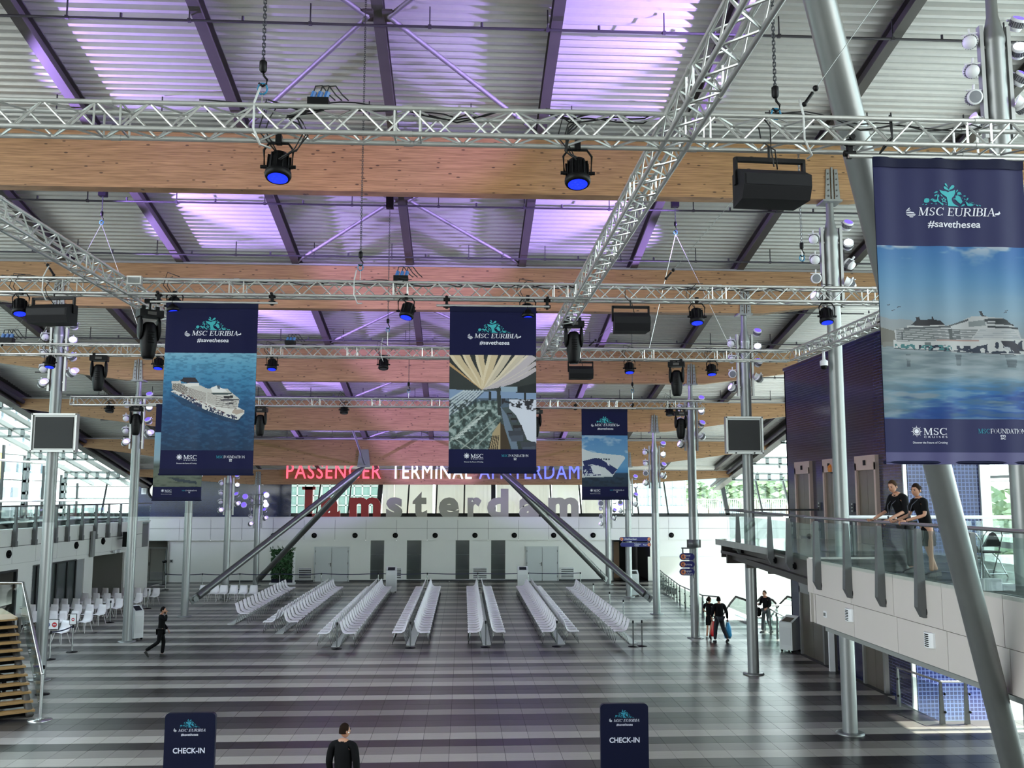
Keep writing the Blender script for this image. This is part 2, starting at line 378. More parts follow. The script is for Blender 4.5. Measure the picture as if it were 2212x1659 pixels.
# raking struts
RAK = [((9.0, 15.2, .6), (1.94, 7.92, zb(7.92)), 'big grey raking column leaning past the nearest banner', CR+.0),
       ((9.2, 46.8, .75), (1.94, 54.2, 7.35), 'right front raking strut rising from beside the row of columns', .17),
       ((9.2, 61.2, .4), (1.94, 54.2, 7.35), 'right rear raking strut against the back wall', .17),
       ((-12.95, 46.8, .75), (-5.7, 54.2, 7.35), 'left front raking strut rising from beside the row of columns', .17),
       ((-12.95, 61.2, .4), (-5.7, 54.2, 7.35), 'left rear raking strut in front of the back wall', .17)]
RAKM = mat('raking_steel', '636564', .3, .6, noise='6e706f', scale=3)
for a, b, lab, r in RAK:
    a, b = Vector(a), Vector(b); d = (b-a).normalized(); t = thing('raking_strut', lab, 'strut', a)
    MB().tube(a+d*.9, b-d*.5, r, 20, cap=False).tube(b-d*.5, b, r, 20, r*.5).build('shaft', RAKM if r < .18 else STEEL, t)
    MB().tube(a+d*.3, a+d*.9, r+.02, 16).tube(a, a+d*.3, .05, 8).build('foot_socket', RAKM, t)
    q = along(d); MB().box(a+d*.1, (.06, .34, .5), q).tube(a+d*.1+q @ Vector((-.12, 0, 0)), a+d*.1+q @ Vector((.12, 0, 0)), .13, 12).build('pin_joint', STEEL, t)
for X in (-5.7, 1.94):
    t = thing('beam_node', 'perforated steel plate node where %s raking struts meet the beam' % ('left' if X < 0 else 'right'), 'bracket', (X, 54.2, 7.35))
    MB().add([(X-.35, 53.98, 7.35), (X+.4, 53.98, 7.35), (X+.28, 53.98, 8.35), (X-.22, 53.98, 8.35), (X-.35, 53.95, 7.35), (X+.4, 53.95, 7.35), (X+.28, 53.95, 8.35), (X-.22, 53.95, 8.35)], [(3, 2, 1, 0), (4, 5, 6, 7), (0, 1, 5, 4), (1, 2, 6, 5), (2, 3, 7, 6), (3, 0, 4, 7)]).build('plate', mat('bracket_plate', '7d807f'), t)
    MB().tube((X+.1, 53.85, 7.5), (X-.35, 50.5, zdeck(50.5)-.4), .06, 8).build('tie_rod', STEEL, t)
# ---------------------------------------------------------------- back wall and gallery
BY = 64.4
def bx(px, y=1200, Y=BY): return atY(px, y, Y).x
bw = bpy.data.objects.new('wall_back', None); COL.objects.link(bw); bw['kind'] = 'structure'
def panel_mesh(w, h, d=.04): return MB().box((0, 0, 0), (w-.02, d, h-.02)).mesh('panel', WALLW)
MB().box((-1.5, BY+.12, 3.5), (52, .1, 1.5)).build('backing', SEAM, bw)
pm1, pm2 = panel_mesh(2.06, .72), panel_mesh(2.06, .8)
x = -27.14
while x < 24:
    if x < 24: inst('panel', pm1, bw, (x+1.03, BY, 3.88)); inst('panel', pm2, bw, (x+1.03, BY, 3.12))
    x += 2.06
MB().box((-1, BY+.1, 4.27), (52, .36, .06)).build('ledge_cap', WALLW, bw)
# lower wall, with openings for the corridor and the door recess
GY = BY+.25
glx = [(799, 829), (878, 910), (984, 1014), (1061, 1092)]
dox = [(680, 752), (1138, 1205)]
cor = (bx(1325), bx(1405))
rec = (bx(290), bx(362))
xs = [rec[1]]+[v for a, b in glx for v in (bx(a), bx(b))]+[cor[0]]
lowm = MB()
for i in range(0, len(xs)-1, 2): lowm.box(((xs[i]+xs[i+1])/2, GY, 1.36), (xs[i+1]-xs[i], .1, 2.72))
lowm.box(((cor[1]+26)/2, GY-.15, .3), (26-cor[1], .1, 4.9)); lowm.box(((-26+rec[0])/2, GY, 1.36), (rec[0]+26, .1, 2.72))
lowm.build('lower_wall', WALLW, bw)
for i, (a, b) in enumerate(glx):
    a, b = bx(a), bx(b)
    t = thing('window_%d' % (i+1), None, None, ((a+b)/2, GY+.1, 0)); t['kind'] = 'structure'
    for z0, z1 in ((.1, .72), (.72, 1.75), (1.75, 2.72)): MB().box(((a+b)/2, GY+.12, (z0+z1)/2), (b-a-.04, .03, z1-z0-.03)).build('pane', GLASSD, t)
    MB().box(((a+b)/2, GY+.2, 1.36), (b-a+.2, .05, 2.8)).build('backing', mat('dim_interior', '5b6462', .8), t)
    MB().box(((a+b)/2, GY-.02, .06), (b-a+.1, .1, .12)).build('sill', WHITEP, t)
DOORW = mat('white_door', 'bfc5c6', .4)
def ddoor(n, a, b, h, y, m, kick=False, world=True):
    t = thing('door_%d' % n, None, None, ((a+b)/2, y, 0)); t['kind'] = 'structure'; c = (a+b)/2
    MB().box((a-.04, y, h/2), (.06, .12, h)).box((b+.04, y, h/2), (.06, .12, h)).box((c, y, h+.03), (b-a+.14, .12, .06)).build('door_frame', DOORW, t)
    for s in (-1, 1):
        d = MB().box((c+s*(b-a)/4, y-.03, h/2), ((b-a)/2-.03, .05, h-.02)).build('door_leaf', m, t)
        for z in (.3, 1.2, h-.25): MB().tube((c+s*((b-a)/2-.02), y-.08, z-.07), (c+s*((b-a)/2-.02), y-.08, z+.07), .02, 6).build('hinge', STEEL, d)
        if kick: MB().box((c+s*(b-a)/4, y-.06, .3), ((b-a)/2-.05, .01, .55)).build('kick_plate', CHROME, d)
    MB().box((c-.06, y-.09, 1.12), (.05, .03, .24)).tube((c-.06, y-.13, 1.17), (c-.2, y-.13, 1.17), .014, 6).build('door_handle', DKSTEEL, t)
    return t
for i, (a, b) in enumerate(dox): ddoor(i+1, bx(a), bx(b), 2.25, GY-.06, DOORW)
# recess with grey double doors at the left
RY = BY+1.4
MB().box(((rec[0]+rec[1])/2, RY+.1, 1.36), (rec[1]-rec[0]+1, .1, 2.72)).box((rec[1], BY+.8, 1.36), (.1, 1.4, 2.72)).box((rec[0], BY+.8, 1.36), (.1, 1.4, 2.72)).box(((rec[0]+rec[1])/2, BY+.8, 2.76), (rec[1]-rec[0]+.2, 1.5, .1)).box(((rec[0]+rec[1])/2, BY+.7, -.05), (rec[1]-rec[0]+.2, 1.5, .1)).build('recess_wall', mat('grey_recess', '93938c', .6), bw)
ddoor(3, bx(293, 1200, RY), bx(358, 1200, RY), 2.15, RY, mat('warm_grey_door', '8d8c84', .5), kick=True)
# corridor opening on the right
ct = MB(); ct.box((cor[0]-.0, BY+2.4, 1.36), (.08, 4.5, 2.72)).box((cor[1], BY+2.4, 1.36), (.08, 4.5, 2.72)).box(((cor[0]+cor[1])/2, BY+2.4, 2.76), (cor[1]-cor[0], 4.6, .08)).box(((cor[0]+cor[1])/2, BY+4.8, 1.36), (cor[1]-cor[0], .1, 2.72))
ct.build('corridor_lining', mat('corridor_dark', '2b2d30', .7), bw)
MB().box((cor[0]+.42, BY+2.3, 1.25), (.7, .08, 2.5)).build('corridor_door', mat('brown_timber', '6b4a2a', .5), bw)
MB().box(((cor[0]+cor[1])/2+.5, BY+2.4, -.05), (cor[1]-cor[0]+1.2, 5, .1)).build('corridor_floor', mat('charcoal_tile', '2c2a2c'), bw)
MB().box((-3, GY-.08, .05), (26, .04, .1)).build('baseboard_back', mat('dark_skirting', '2c3034', .5), kind='structure')
# vents
for i, (a, b) in enumerate(((645, 673), (838, 867), (1022, 1052), (1212, 1240))):
    a, b = bx(a), bx(b); t = thing('wall_vent', 'white louvred wall vent, %s from the left on the back wall' % ordn(i), 'vent', ((a+b)/2, GY, .55), group='louvred vents low on the back wall')
    MB().box(((a+b)/2, GY-.055, .5), (b-a, .02, .72)).build('backing', FRAME, t)
    MB().box((a, GY-.07, .5), (.05, .06, .76)).box((b, GY-.07, .5), (.05, .06, .76)).box(((a+b)/2, GY-.07, .88), (b-a, .06, .05)).box(((a+b)/2, GY-.07, .12), (b-a, .06, .05)).build('frame', WHITEP, t)
    R = Matrix.Rotation(.6, 3, 'X')
    for q in range(6): MB().box(((a+b)/2, GY-.08, .2+q*.12), (b-a-.06, .08, .03), R).build('slat', WHITEP, t)
# black wall nozzles
NZ = [591, 679, 767, 854, 940, 1026, 1111, 1196, 1281, 1450]
for i, px in enumerate(NZ):
    X = bx(px, 1157); t = thing('air_nozzle', 'round black air nozzle, %s from the left along the white back fascia' % ordn(i), 'nozzle', (X, BY, 3.06), group='round black nozzles on the back fascia')
    R = Matrix.Rotation(PI/2, 3, 'X')
    MB().lathe([(.17, .02), (.18, .05), (.14, .07), (.12, .03)], 16, (X, BY, 3.06), R).build('ring', BLACK2, t)
    MB().ball((X, BY-.04, 3.06), .11, 10).build('ball', BLACK, t)
# gallery floor, upper glazing -------------------------------------------------
MB().box((3, BY+5, 4.16), (46, 10, .16)).build('floor_gallery', mat('terrace_deck', 'd8cfc0', .6), kind='structure')
MB().box((4.6, BY+1.6, 4.38), (36, .2, .26)).build('baseboard_gallery', FRAME, kind='structure')
mx = [622, 689, 756, 820, 882, 943, 1003, 1066, 1130, 1190, 1253, 1312, 1375, 1438, 1500, 1565, 1640, 1700]
WY = BY+1.6
wn = 4
t = thing('window_5', None, None, (0, WY, 4.3)); t['kind'] = 'structure'
for i, px in enumerate(mx):
    X = bx(px, 1080, WY); tk = .32 if i in (3, 7, 11) else (.3 if i == 15 else .1); ln = (X-1.5)*.012
    MB().add([(X-tk/2+ln, WY-.1, 4.4), (X+tk/2+ln, WY-.1, 4.4), (X+tk/2-ln*2, WY-.1, 8), (X-tk/2-ln*2, WY-.1, 8), (X-tk/2+ln, WY+.1, 4.4), (X+tk/2+ln, WY+.1, 4.4), (X+tk/2-ln*2, WY+.1, 8), (X-tk/2-ln*2, WY+.1, 8)], [(0, 1, 2, 3), (7, 6, 5, 4), (0, 4, 5, 1), (1, 5, 6, 2), (3, 2, 6, 7), (0, 3, 7, 4)]).build('mullion', FRAME, t)
    if i < len(mx)-1:
        X2 = bx(mx[i+1], 1080, WY); MB().box(((X+X2)/2, WY, 6.2), (X2-X-.1, .02, 3.6)).build('pane', GLASSW, t)
# curtains / pale lit blinds behind the middle windows
CURT = bpy.data.materials.new('sheer_curtain'); CURT.use_nodes = True
def _c():
    nt = CURT.node_tree; nt.nodes.clear(); N = nt.nodes.new; L = nt.links.new; o = N('ShaderNodeOutputMaterial'); mx_ = N('ShaderNodeMixShader'); mx_.inputs[0].default_value = .16
    d = N('ShaderNodeBsdfDiffuse'); t_ = N('ShaderNodeBsdfTranslucent'); d.inputs[0].default_value = (.86, .74, .66, 1); t_.inputs[0].default_value = (.86, .72, .62, 1)
    nz = N('ShaderNodeTexNoise'); nz.inputs['Scale'].default_value = 1; mxc = N('ShaderNodeMix'); mxc.data_type = 'RGBA'; mxc.inputs[6].default_value = (.9, .74, .62, 1); mxc.inputs[7].default_value = (.8, .75, .72, 1)
    L(nz.outputs[0], mxc.inputs[0]); L(mxc.outputs[2], t_.inputs[0])
    L(d.outputs[0], mx_.inputs[1]); L(t_.outputs[0], mx_.inputs[2]); L(mx_.outputs[0], o.inputs[0])
_c()
for i, (a, b, pl) in enumerate(((826, 852, 1), (852, 935, 0), (940, 1062, 1), (1072, 1188, 1), (1192, 1250, 0), (1256, 1262, 0), (1262, 1308, 1))):
    Yc = WY+.45; a, b = bx(a, 1080, Yc), bx(b, 1080, Yc); t = thing('curtain', ('pleated pale curtain' if pl else 'flat pale blind')+' behind the gallery windows, %s from the left' % ordn(i), 'curtain', ((a+b)/2, Yc, 4.3), group='pale curtains behind the white letters')
    m = MB(); n = max(2, int((b-a)/.07)) if pl else 1; vs = []
    for q in range(n+1):
        x = a+(b-a)*q/n; yy = Yc+(.07*(q % 2)*(1+.4*math.sin(q*1.7)) if pl else 0); vs += [(x, yy, 4.5), (x, yy, 8)]
    m.add(vs, [(2*q, 2*q+2, 2*q+3, 2*q+1) for q in range(n)], 0, True); m.build('cloth', CURT, t)
MB().box((0, WY+2.2, 8.05), (14, 4, .1)).build('trim_1', WHITEP, kind='structure') if False else None
# blue mosaic wall, upper left
def brickmat(name, c1, c2, grout, sx, sz, off=.5, rough=.15, face='X'):
    if name in MATS: return MATS[name]
    m = bpy.data.materials.new(name); m.use_nodes = True; MATS[name] = m; nt = m.node_tree; b = nt.nodes['Principled BSDF']; N = nt.nodes.new; L = nt.links.new
    tc = N('ShaderNodeTexCoord'); s = N('ShaderNodeSeparateXYZ'); cb = N('ShaderNodeCombineXYZ'); L(tc.outputs['Object'], s.inputs[0])
    L(s.outputs['X' if face == 'X' else 'Y'], cb.inputs[0]); L(s.outputs['Z'], cb.inputs[1])
    br = N('ShaderNodeTexBrick'); L(cb.outputs[0], br.inputs['Vector']); br.inputs['Scale'].default_value = 1; br.offset = off
    br.inputs['Color1'].default_value = (*hx(c1), 1); br.inputs['Color2'].default_value = (*hx(c2), 1); br.inputs['Mortar'].default_value = (*hx(grout), 1)
    br.inputs['Brick Width'].default_value = sx; br.inputs['Row Height'].default_value = sz; br.inputs['Mortar Size'].default_value = min(sx, sz)*.12; br.inputs['Mortar Smooth'].default_value = .1
    L(br.outputs['Color'], b.inputs['Base Color']); b.inputs['Roughness'].default_value = rough
    bp = N('ShaderNodeBump'); bp.inputs['Strength'].default_value = .4; bp.inputs['Distance'].default_value = .01; bp.invert = True; L(br.outputs['Fac'], bp.inputs['Height']); L(bp.outputs[0], b.inputs['Normal'])
    return m
MOS = brickmat('blue_mosaic_wall', '0d1436', '161f4c', '2a3160', .1, .06)
mw = thing('wall_mosaic', None, None, (0, BY+1.3, 4.3)); mw['kind'] = 'structure'
MB().box(((bx(262)+bx(618))/2, BY+1.35, 6.1), (bx(618)-bx(262), .12, 3.8)).build('mosaic_face', MOS, mw)
c = atY(340, 1060, BY+1.25); R = Matrix.Rotation(PI/2, 3, 'X')
t = thing('porthole_window', 'round porthole window with black rim in the dark blue mosaic wall', 'window', c)
MB().lathe([(.64, 0), (.64, .1), (.5, .12), (.5, 0)], 24, c, R).build('rim', BLACK, t)
MB().lathe([(.5, .0), (.5, .02), (0, .02)], 24, c, R).build('pane', mat('bright_porthole', 'e8ece8', .3, emit=.8), t)
c = atY(311, 1061, BY+1.25); tag(MB().box(c, (.34, .02, .42)).box(c+Vector((0, -.02, .08)), (.2, .02, .05), m=1).box(c+Vector((0, -.02, -.05)), (.2, .02, .05), m=1).build('wall_notice', [WHITEP, mat('notice_grey', '8c8f90')]), 'small white notice on the blue mosaic wall', 'notice')
# ---------------------------------------------------------------- left side wall
LA, LB = Vector((-20.85, 29.4, 0)), Vector((-17.93, 64.4, 0)); LD = (LB-LA).normalized(); LN = Vector((LD.y, -LD.x, 0)); LL = 27.9
LROT = math.atan2(LD.y, LD.x)
def lw(px, y):
    d = ray(px, y); t = (LA-CAM).dot(LN)/d.dot(LN); P = CAM+d*t; return (P-LA).dot(LD), P.z
def lp(s, z, n=0): return LA+LD*s+LN*n+Vector((0, 0, z))
LR = Matrix.Rotation(LROT, 3, 'Z')
MB().box((-24.5, 33, 1.6), (.2, 66, 5.3)).box((-26.2, 33, 4.15), (3.6, 66, .1)).build('wall_left_sky_block', mat('shop_grey', '6d6f6c', .6), kind='structure')  # added to stop sky light leaking in under the left gallery
wl = bpy.data.objects.new('wall_left', None); COL.objects.link(wl); wl['kind'] = 'structure'
ops = [(-1, lw(38, 1240)[0]-0, 0, 2.45), (lw(70, 1240)[0], lw(181, 1240)[0], .05, 2.55), (lw(201, 1220)[0], lw(268, 1220)[0], 0, 2.6)]
m = MB(); s0 = 0
def lbox(m, s0, s1, z0, z1, n0, n1, mi=0): m.box(lp((s0+s1)/2, (z0+z1)/2, (n0+n1)/2), (s1-s0, n1-n0, z1-z0), LR, mi)
cuts = [(ops[0][1], ops[1][0]), (ops[1][1], ops[2][0]), (ops[2][1], LL)]
for a, b in cuts: lbox(m, a, b, 0, 2.75, -.12, 0)
for a, b, z0, z1 in ops: lbox(m, max(a, -2), b, z1, 2.75, -.12, 0)
m.build('lower_wall', WALLW, wl)
ms = MB(); lbox(ms, -14, LL, 2.7, 4.2, -.2, -.03); ms.build('backing', SEAM, wl)
pA, pB = MB().box((0, 0, 0), (1.9, .03, .68)).mesh('panel', WALLW), MB().box((0, 0, 0), (1.9, .03, .74)).mesh('panel', WALLW)
for i in range(-5, int(LL/1.92)):
    for me, z in ((pA, 3.87), (pB, 3.13)): inst('panel', me, wl, lp(i*1.92+.96, z), (0, 0, LROT))
ee = MB(); lbox(ee, LL-.1, LL, 0, 4.2, -7, 0); ee.build('return_wall', WALLW, wl)
mm = MB(); lbox(mm, -14, LL, 4.2, 4.27, -.3, .05); mm.build('ledge_cap', WALLW, wl)
# dark glazed shopfront
a, b, z0, z1 = ops[1]; t = thing('window_6', None, None, lp((a+b)/2, 0)); t['kind'] = 'structure'
gx = [lw(p, 1240)[0] for p in (70, 81, 123, 146, 164)]
m = MB()
for g in gx: lbox(m, g-.05, g+.05, z0, z1, -.12, .0)
lbox(m, a, gx[-1], z1-.05, z1+.03, -.12, .0); m.build('frame', FRAME, t)
for i in range(len(gx)-1): q = MB(); lbox(q, gx[i]+.05, gx[i+1]-.05, z0, z1, -.09, -.06); q.build('pane', GLASSD, t)
q = MB(); lbox(q, gx[-1]+.05, b, z0, z1, -.1, -.05); q.build('side_panel', mat('mid_grey_panel', '8a8e8e', .5), t)
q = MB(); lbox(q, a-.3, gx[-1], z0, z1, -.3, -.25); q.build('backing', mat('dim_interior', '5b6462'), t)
# passage opening and shop opening
a, b, z0, z1 = ops[2]; t = thing('door_4', None, None, lp((a+b)/2, 0)); t['kind'] = 'structure'
q = MB(); lbox(q, a-.3, b+1, 0, 2.9, -3, -2.9); lbox(q, b, b+.1, 0, 2.9, -3, -.1); lbox(q, a-.1, a, 0, 2.9, -3, -.1); q.build('passage_lining', mat('passage_grey', '85857f', .6), t)
q = MB(); lbox(q, a, b, -.03, .01, -3, 0); q.build('passage_floor', mat('charcoal_tile', ''), t)
q = MB(); lbox(q, -14, ops[0][1]+.3, 0, 2.9, -2.1, -2.0); lbox(q, -14, ops[0][1], -.03, .01, -2, 0); q.build('shop_lining', mat('shop_grey', '6d6f6c', .6), wl)
q = MB(); lbox(q, ops[0][1]-.12, ops[0][1], 0, 2.5, -.12, .01); lbox(q, -3, ops[0][1], 2.4, 2.5, -.12, .01); q.build('shop_frame', FRAME, wl)
for i, (px, py, c) in enumerate(((4, 1240, '3c4048'), (14, 1241, '7a4a34'), (22, 1240, 'c9c5bd'), (12, 1252, 'b8b4ab'))):
    s, z = lw(px, py); P = lp(s-.4, z, -1.6); tag(MB().box(P, (.5, .25, .35), LR).box(P+Vector((0, 0, -.2)), (.6, .3, .04), LR, 1).build('shelf_display', [mat('display%d' % i, c), STEEL]), ['dark grey', 'brown', 'upper pale', 'lower pale'][i]+' display box on the shelf inside the left shop opening', 'display')
for i, (px, py) in enumerate(((17, 1197), (163, 1178), (221, 1169))):
    s, z = lw(px, py); P = lp(s, z); t = thing('air_nozzle', 'round black air nozzle on the left side wall, %s from the camera' % ordn(i), 'nozzle', P, group='round black nozzles on the left wall')
    R = LR @ Matrix.Rotation(PI/2, 3, 'X'); MB().lathe([(.17, .0), (.18, .05), (.13, .07), (.1, .03)], 14, P+LN*.02, along(LN)).build('ring', BLACK2, t); MB().ball(P+LN*.06, .11, 10).build('ball', BLACK, t)
s, z = lw(195, 1180); q = MB(); lbox(q, s-.18, s+.12, 2.6, 3.9, .1, .2); t = q.build('column_speaker', mat('grey_metal_box', '8a8d8c', .4, .4)); tag(t, 'tall slim grey line speaker on the left side wall', 'speaker')
s, z = lw(255, 1145); P = lp(s, 3.3, .3); t = thing('wall_speaker', 'black wedge speaker on an arm high on the left side wall', 'speaker', P)
MB().prism([(-.3, -.25), (.3, -.25), (.2, .25), (-.2, .25)], -.35, .45, P+Vector((.3, 0, .0)), LR).build('cabinet', BLACK, t); MB().box(P+Vector((-.15, 0, .1)), (.5, .08, .08), LR).build('arm', STEEL, t)
s, z = lw(246, 1176); P = lp(s, 2.72, .1); t = thing('emergency_lights', 'white twin emergency spotlights above the left passage', 'lamp', P)
MB().box(P, (.25, .1, .12), LR).build('box', WHITEP, t)
for e in (-.25, .25): MB().lathe([(.08, -.07), (.1, 0), (.1, .08), (0, .08)], 12, P+LD*e+LN*.08, along(LN)).build('lamp_head', WHITEP, t)
# left gallery: floor, railing
gf = MB(); gf.add([tuple(lp(-14, 4.2, 0)), tuple(lp(LL, 4.2, 0)), (-22.6, 58, 4.2), (-22.6, 66, 4.2), (-27, 66, 4.2), (-27, 14, 4.2)], [(0, 1, 2, 3, 4, 5), (5, 4, 3, 2, 1, 0)]); gf.build('floor_left_gallery', mat('gallery_floor', 'b9bdba', .2, spec=.8), kind='structure')
gr = thing('glass_railing', 'glass railing on dark steel posts along the left gallery', 'railing', lp(14, 4.25))
for px, py in ((-90, 1158), (27, 1150), (70, 1148), (115, 1144), (141, 1142), (172, 1139), (202, 1136), (229, 1134), (255, 1132), (279, 1131)):
    s, z = lw(px, py); m = MB(); P = lp(s, 0, .12)
    m.box(P+Vector((0, 0, 4.85)), (.09, .1, .8), LR).box(P+Vector((0, 0, 4.1)), (.14, .16, .75), LR).prism([(-.1, -.1), (.1, -.1), (.06, .1), (-.06, .1)], 3.5, 3.75, P, LR)
    o = m.build('post', POSTM, gr); 
    mm = MB()
    for zz in (4.15, 4.5, 4.85): mm.ball(P+LN*-.08+Vector((0, 0, zz)), .05, 6)
    mm.build('glass_clamp', BLACK, o)
MB().tube(lp(-14, 5.27, .08), lp(LL, 5.27, .08), .035, 8).build('handrail', POSTM, gr)
sp = [lw(px, 1140)[0] for px in (-90, 27, 70, 115, 141, 172, 202, 229, 255, 279)]+[LL]
for i in range(len(sp)-1): q = MB(); lbox(q, sp[i]+.03, sp[i+1]-.03, 4.1, 5.1, -.01, .01); q.build('glass_panel', GLASS, gr)
# left facade ---------------------------------------------------------------
FACG = mat('facade_grey', '6f7673', .4, .3)
FX = -25.6
lf = thing('window_7', None, None, (FX, 40, 4.25)); lf['kind'] = 'structure'
def zc(Y): return zdeck(Y)-.75
m = MB()
for Y in [14+2.65*i for i in range(20)]:
    if Y > 65: continue
    MB().box((FX-.6, Y+1.3, (4.25+zc(Y))/2), (.12, .16, zc(Y)-4.25)).build('mullion', FRAME, lf)
    MB().box((FX-.65, Y+1.3, 2+(zc(Y))/2), (.02, 2.5, zc(Y)-4)).build('pane', GLASSW, lf)
for z in (4.3, 6.55): MB().tube((FX+.2, 12, z+1.1), (FX+.2, 65, z+1.1), .07, 8).build('rail_tube', mat('cream_tube', 'd8d6cc', .4), lf)
MB().box((FX-.6, 38, 4.35), (.3, 54, .2)).build('sill', FRAME, lf)
for Y in (46.1, 51.4, 56.7, 62):
    t = thing('facade_post', 'pale steel post with oval holes in the left glazed front, %s from the back wall' % ordn(int((62-Y)/5.3+.1)), 'post', (FX, Y, 4.25), group='perforated posts of the left glazed front')
    h = zc(Y)-4.25; w_ = .55; m = MB(); n = 5; hh = (h-.3)/n
    for q in range(n):          # ladder of frame pieces leaves real openings
        z = 4.4+q*hh
        m.box((FX, Y-w_/2+.08, z+hh/2), (.12, .16, hh)).box((FX, Y+w_/2-.08, z+hh/2), (.12, .16, hh)).box((FX, Y, z+.07), (.12, w_, .16))
        for sy in (-1, 1): m.prism([(-.06, 0), (.06, 0), (.06, .1), (-.06, .1)], 0, .1, (FX, Y+sy*.13-.05, z+.13))
    m.build('perforated_web', FACG, t); MB().box((FX+.03, Y, 4.3), (.3, .5, .12)).build('foot', FACG, t)
    # canopy rafter
    t2 = thing('canopy_rafter', 'perforated rafter of the left glass canopy, %s from the back wall' % ordn(int((62-Y)/5.3+.1)), 'rafter', (FX+2, Y, zc(Y)), group='rafters of the left glass canopy')
    m = MB(); n = 6; x0, x1 = FX, XC-XTIP
    for q in range(n):
        xa = x0+(x1-x0)*q/n; xb = x0+(x1-x0)*(q+1)/n; m.box(((xa+xb)/2, Y, zc(Y)+.22), (xb-xa, .12, .12)).box(((xa+xb)/2, Y, zc(Y)-.2), (xb-xa, .12, .12)).box((xa+.08, Y, zc(Y)), (.18, .12, .4))
    m.build('perforated_web', FACG, t2)
for i, X in enumerate((FX+.3, FX+1.5, FX+2.7, FX+3.7)):
    t = thing('canopy_beam', 'dark beam along the left glass canopy, %s from the outside' % ordn(i), 'beam', (X, 38, zc(38)), group='long beams of the left glass canopy')
    MB().add([(X+dx, Y, zc(Y)+dz+.25) for Y in (12, 66) for dx, dz in ((-.08, -.12), (.08, -.12), (.08, .12), (-.08, .12))], [(0, 1, 5, 4), (1, 2, 6, 5), (2, 3, 7, 6), (3, 0, 4, 7), (3, 2, 1, 0), (4, 5, 6, 7)]).build('beam_section', FACG, t)
cg = thing('glass_canopy', 'sloping glass canopy roof beside the left roof edge', 'canopy', (FX+2, 38, zc(38)))
for i in range(18):
    Y = 12+3*i; MB().add([(FX-.6, Y+.04, zc(Y)+.45), (XC-XTIP, Y+.04, zc(Y)+.45), (XC-XTIP, Y+2.96, zc(Y+3)+.45), (FX-.6, Y+2.96, zc(Y+3)+.45)], [(0, 1, 2, 3)]).build('glass_panel', GLASSW, cg)
# end glazing of the left gallery (slanted bars)
lg = thing('window_8', None, None, (-22, 65.8, 4.25)); lg['kind'] = 'structure'
for (xa, xb) in ((-27.0, -27.0), (-24.6, -24.2), (-22.6, -21.6), (-20.4, -20.4), (-18.3, -18.3)):
    MB().tube((xa, 65.8, 4.3), (xb, 65.8, 7.2), .07, 6).build('mullion', FRAME, lg)
for z in (4.4, 5.5, 6.3, 7.2): MB().box((-22.5, 65.8, z), (9, .08, .07 if z > 4.5 else .25)).build('transom', FRAME if z < 5 else FACG, lg)
MB().box((-22.6, 65.9, 5.8), (9, .02, 3)).build('pane', GLASSW, lg)
# ---------------------------------------------------------------- lift block and right balcony
EX, EYA, EYB, EZ = 12.6, 26.55, 36.15, 10.65
MOSD = brickmat('dark_blue_tile_courses', '0c0f28', '121732', '2f3054', .45, .088, face='Y', rough=.18)
MOSL = brickmat('royal_blue_mosaic', '132056', '101a48', '526090', .112, .112, off=0, face='X', rough=.2)
wr = bpy.data.objects.new('wall_lift_block', None); COL.objects.link(wr); wr['kind'] = 'structure'
def yx(px, py=1200, X=EX): return atX(px, py, X).y
MB().add([(EX, EYA, -3.5), (EX, EYB, -3.5), (EX, EYB, EZ), (EX, EYA, EZ), (EX+.3, EYB, -3.5), (EX+.3, EYA, -3.5), (EX+.3, EYB, EZ), (EX+.3, EYA, EZ)], [(1, 0, 3, 2), (4, 1, 2, 6), (5, 4, 6, 7), (0, 5, 7, 3), (3, 7, 6, 2)]).build('dark_tiled_face', MOSD, wr)
MB().box((13.85, EYA-.02, 3.6), (2.2, .06, 14.1)).build('mosaic_face', MOSL, wr)
MB().box((12.66, EYA-.03, 5), (.1, .1, 11)).box((15.0, EYA-.03, 3.6), (.3, .2, 14.1)).build('corner_trim', mat('aluminium_trim', 'c9cccb', .35, .5), wr)
MB().box((13.8, EYB-.05, 3.6), (2.4, .1, 14)).box((13.8, 31.3, EZ+.05), (2.5, 9.7, .1)).build('rear_face', MOSD, wr)
LIFTM = mat('lift_door_steel', '6d665c', .3, .6, noise='756e63', scale=4)
LIFTF = mat('lift_frame_pinkish', 'c9b3a8', .35, .4)
def lift(n, ya, yb, z0, h, fr, lab):
    t = thing('lift_door', lab, 'lift door', (EX, (ya+yb)/2, z0), group='steel lift doors in the blue tiled block')
    f = .12
    MB().box((EX-.05, ya-f/2, z0+h/2), (.14, f, h+.4)).box((EX-.05, yb+f/2, z0+h/2), (.14, f, h+.4)).box((EX-.05, (ya+yb)/2, z0+h+.2), (.14, yb-ya+2*f, .45)).build('frame', fr, t)
    for s in (-1, 1): MB().box((EX-.02, (ya+yb)/2+s*(yb-ya)/4, z0+h/2), (.06, (yb-ya)/2-.015, h)).build('door_leaf', LIFTM, t)
    MB().box((EX-.13, (ya+yb)/2, z0+h+.2), (.02, .16, .16)).build('indicator', BLACK, t)
    return t
UF = 4.3
l1 = lift(1, yx(1755, 1080), yx(1727, 1080), UF, 2.3, LIFTF, 'upper level steel lift door at the far end of the blue block')
l2 = lift(2, yx(1812, 1080), yx(1789, 1080), UF, 2.3, LIFTF, 'upper level steel lift door partly hidden behind a column')
l3 = lift(3, yx(1898, 1080), yx(1860, 1080), UF, 2.3, LIFTF, 'wide upper level steel lift door nearest the man at the railing')
LF2 = mat('lift_frame_grey', '8f8f8d', .35, .5)
l4 = lift(4, yx(1785, 1380), yx(1738, 1380), 0, 2.25, LF2, 'ground level steel lift door behind the white cabinet')
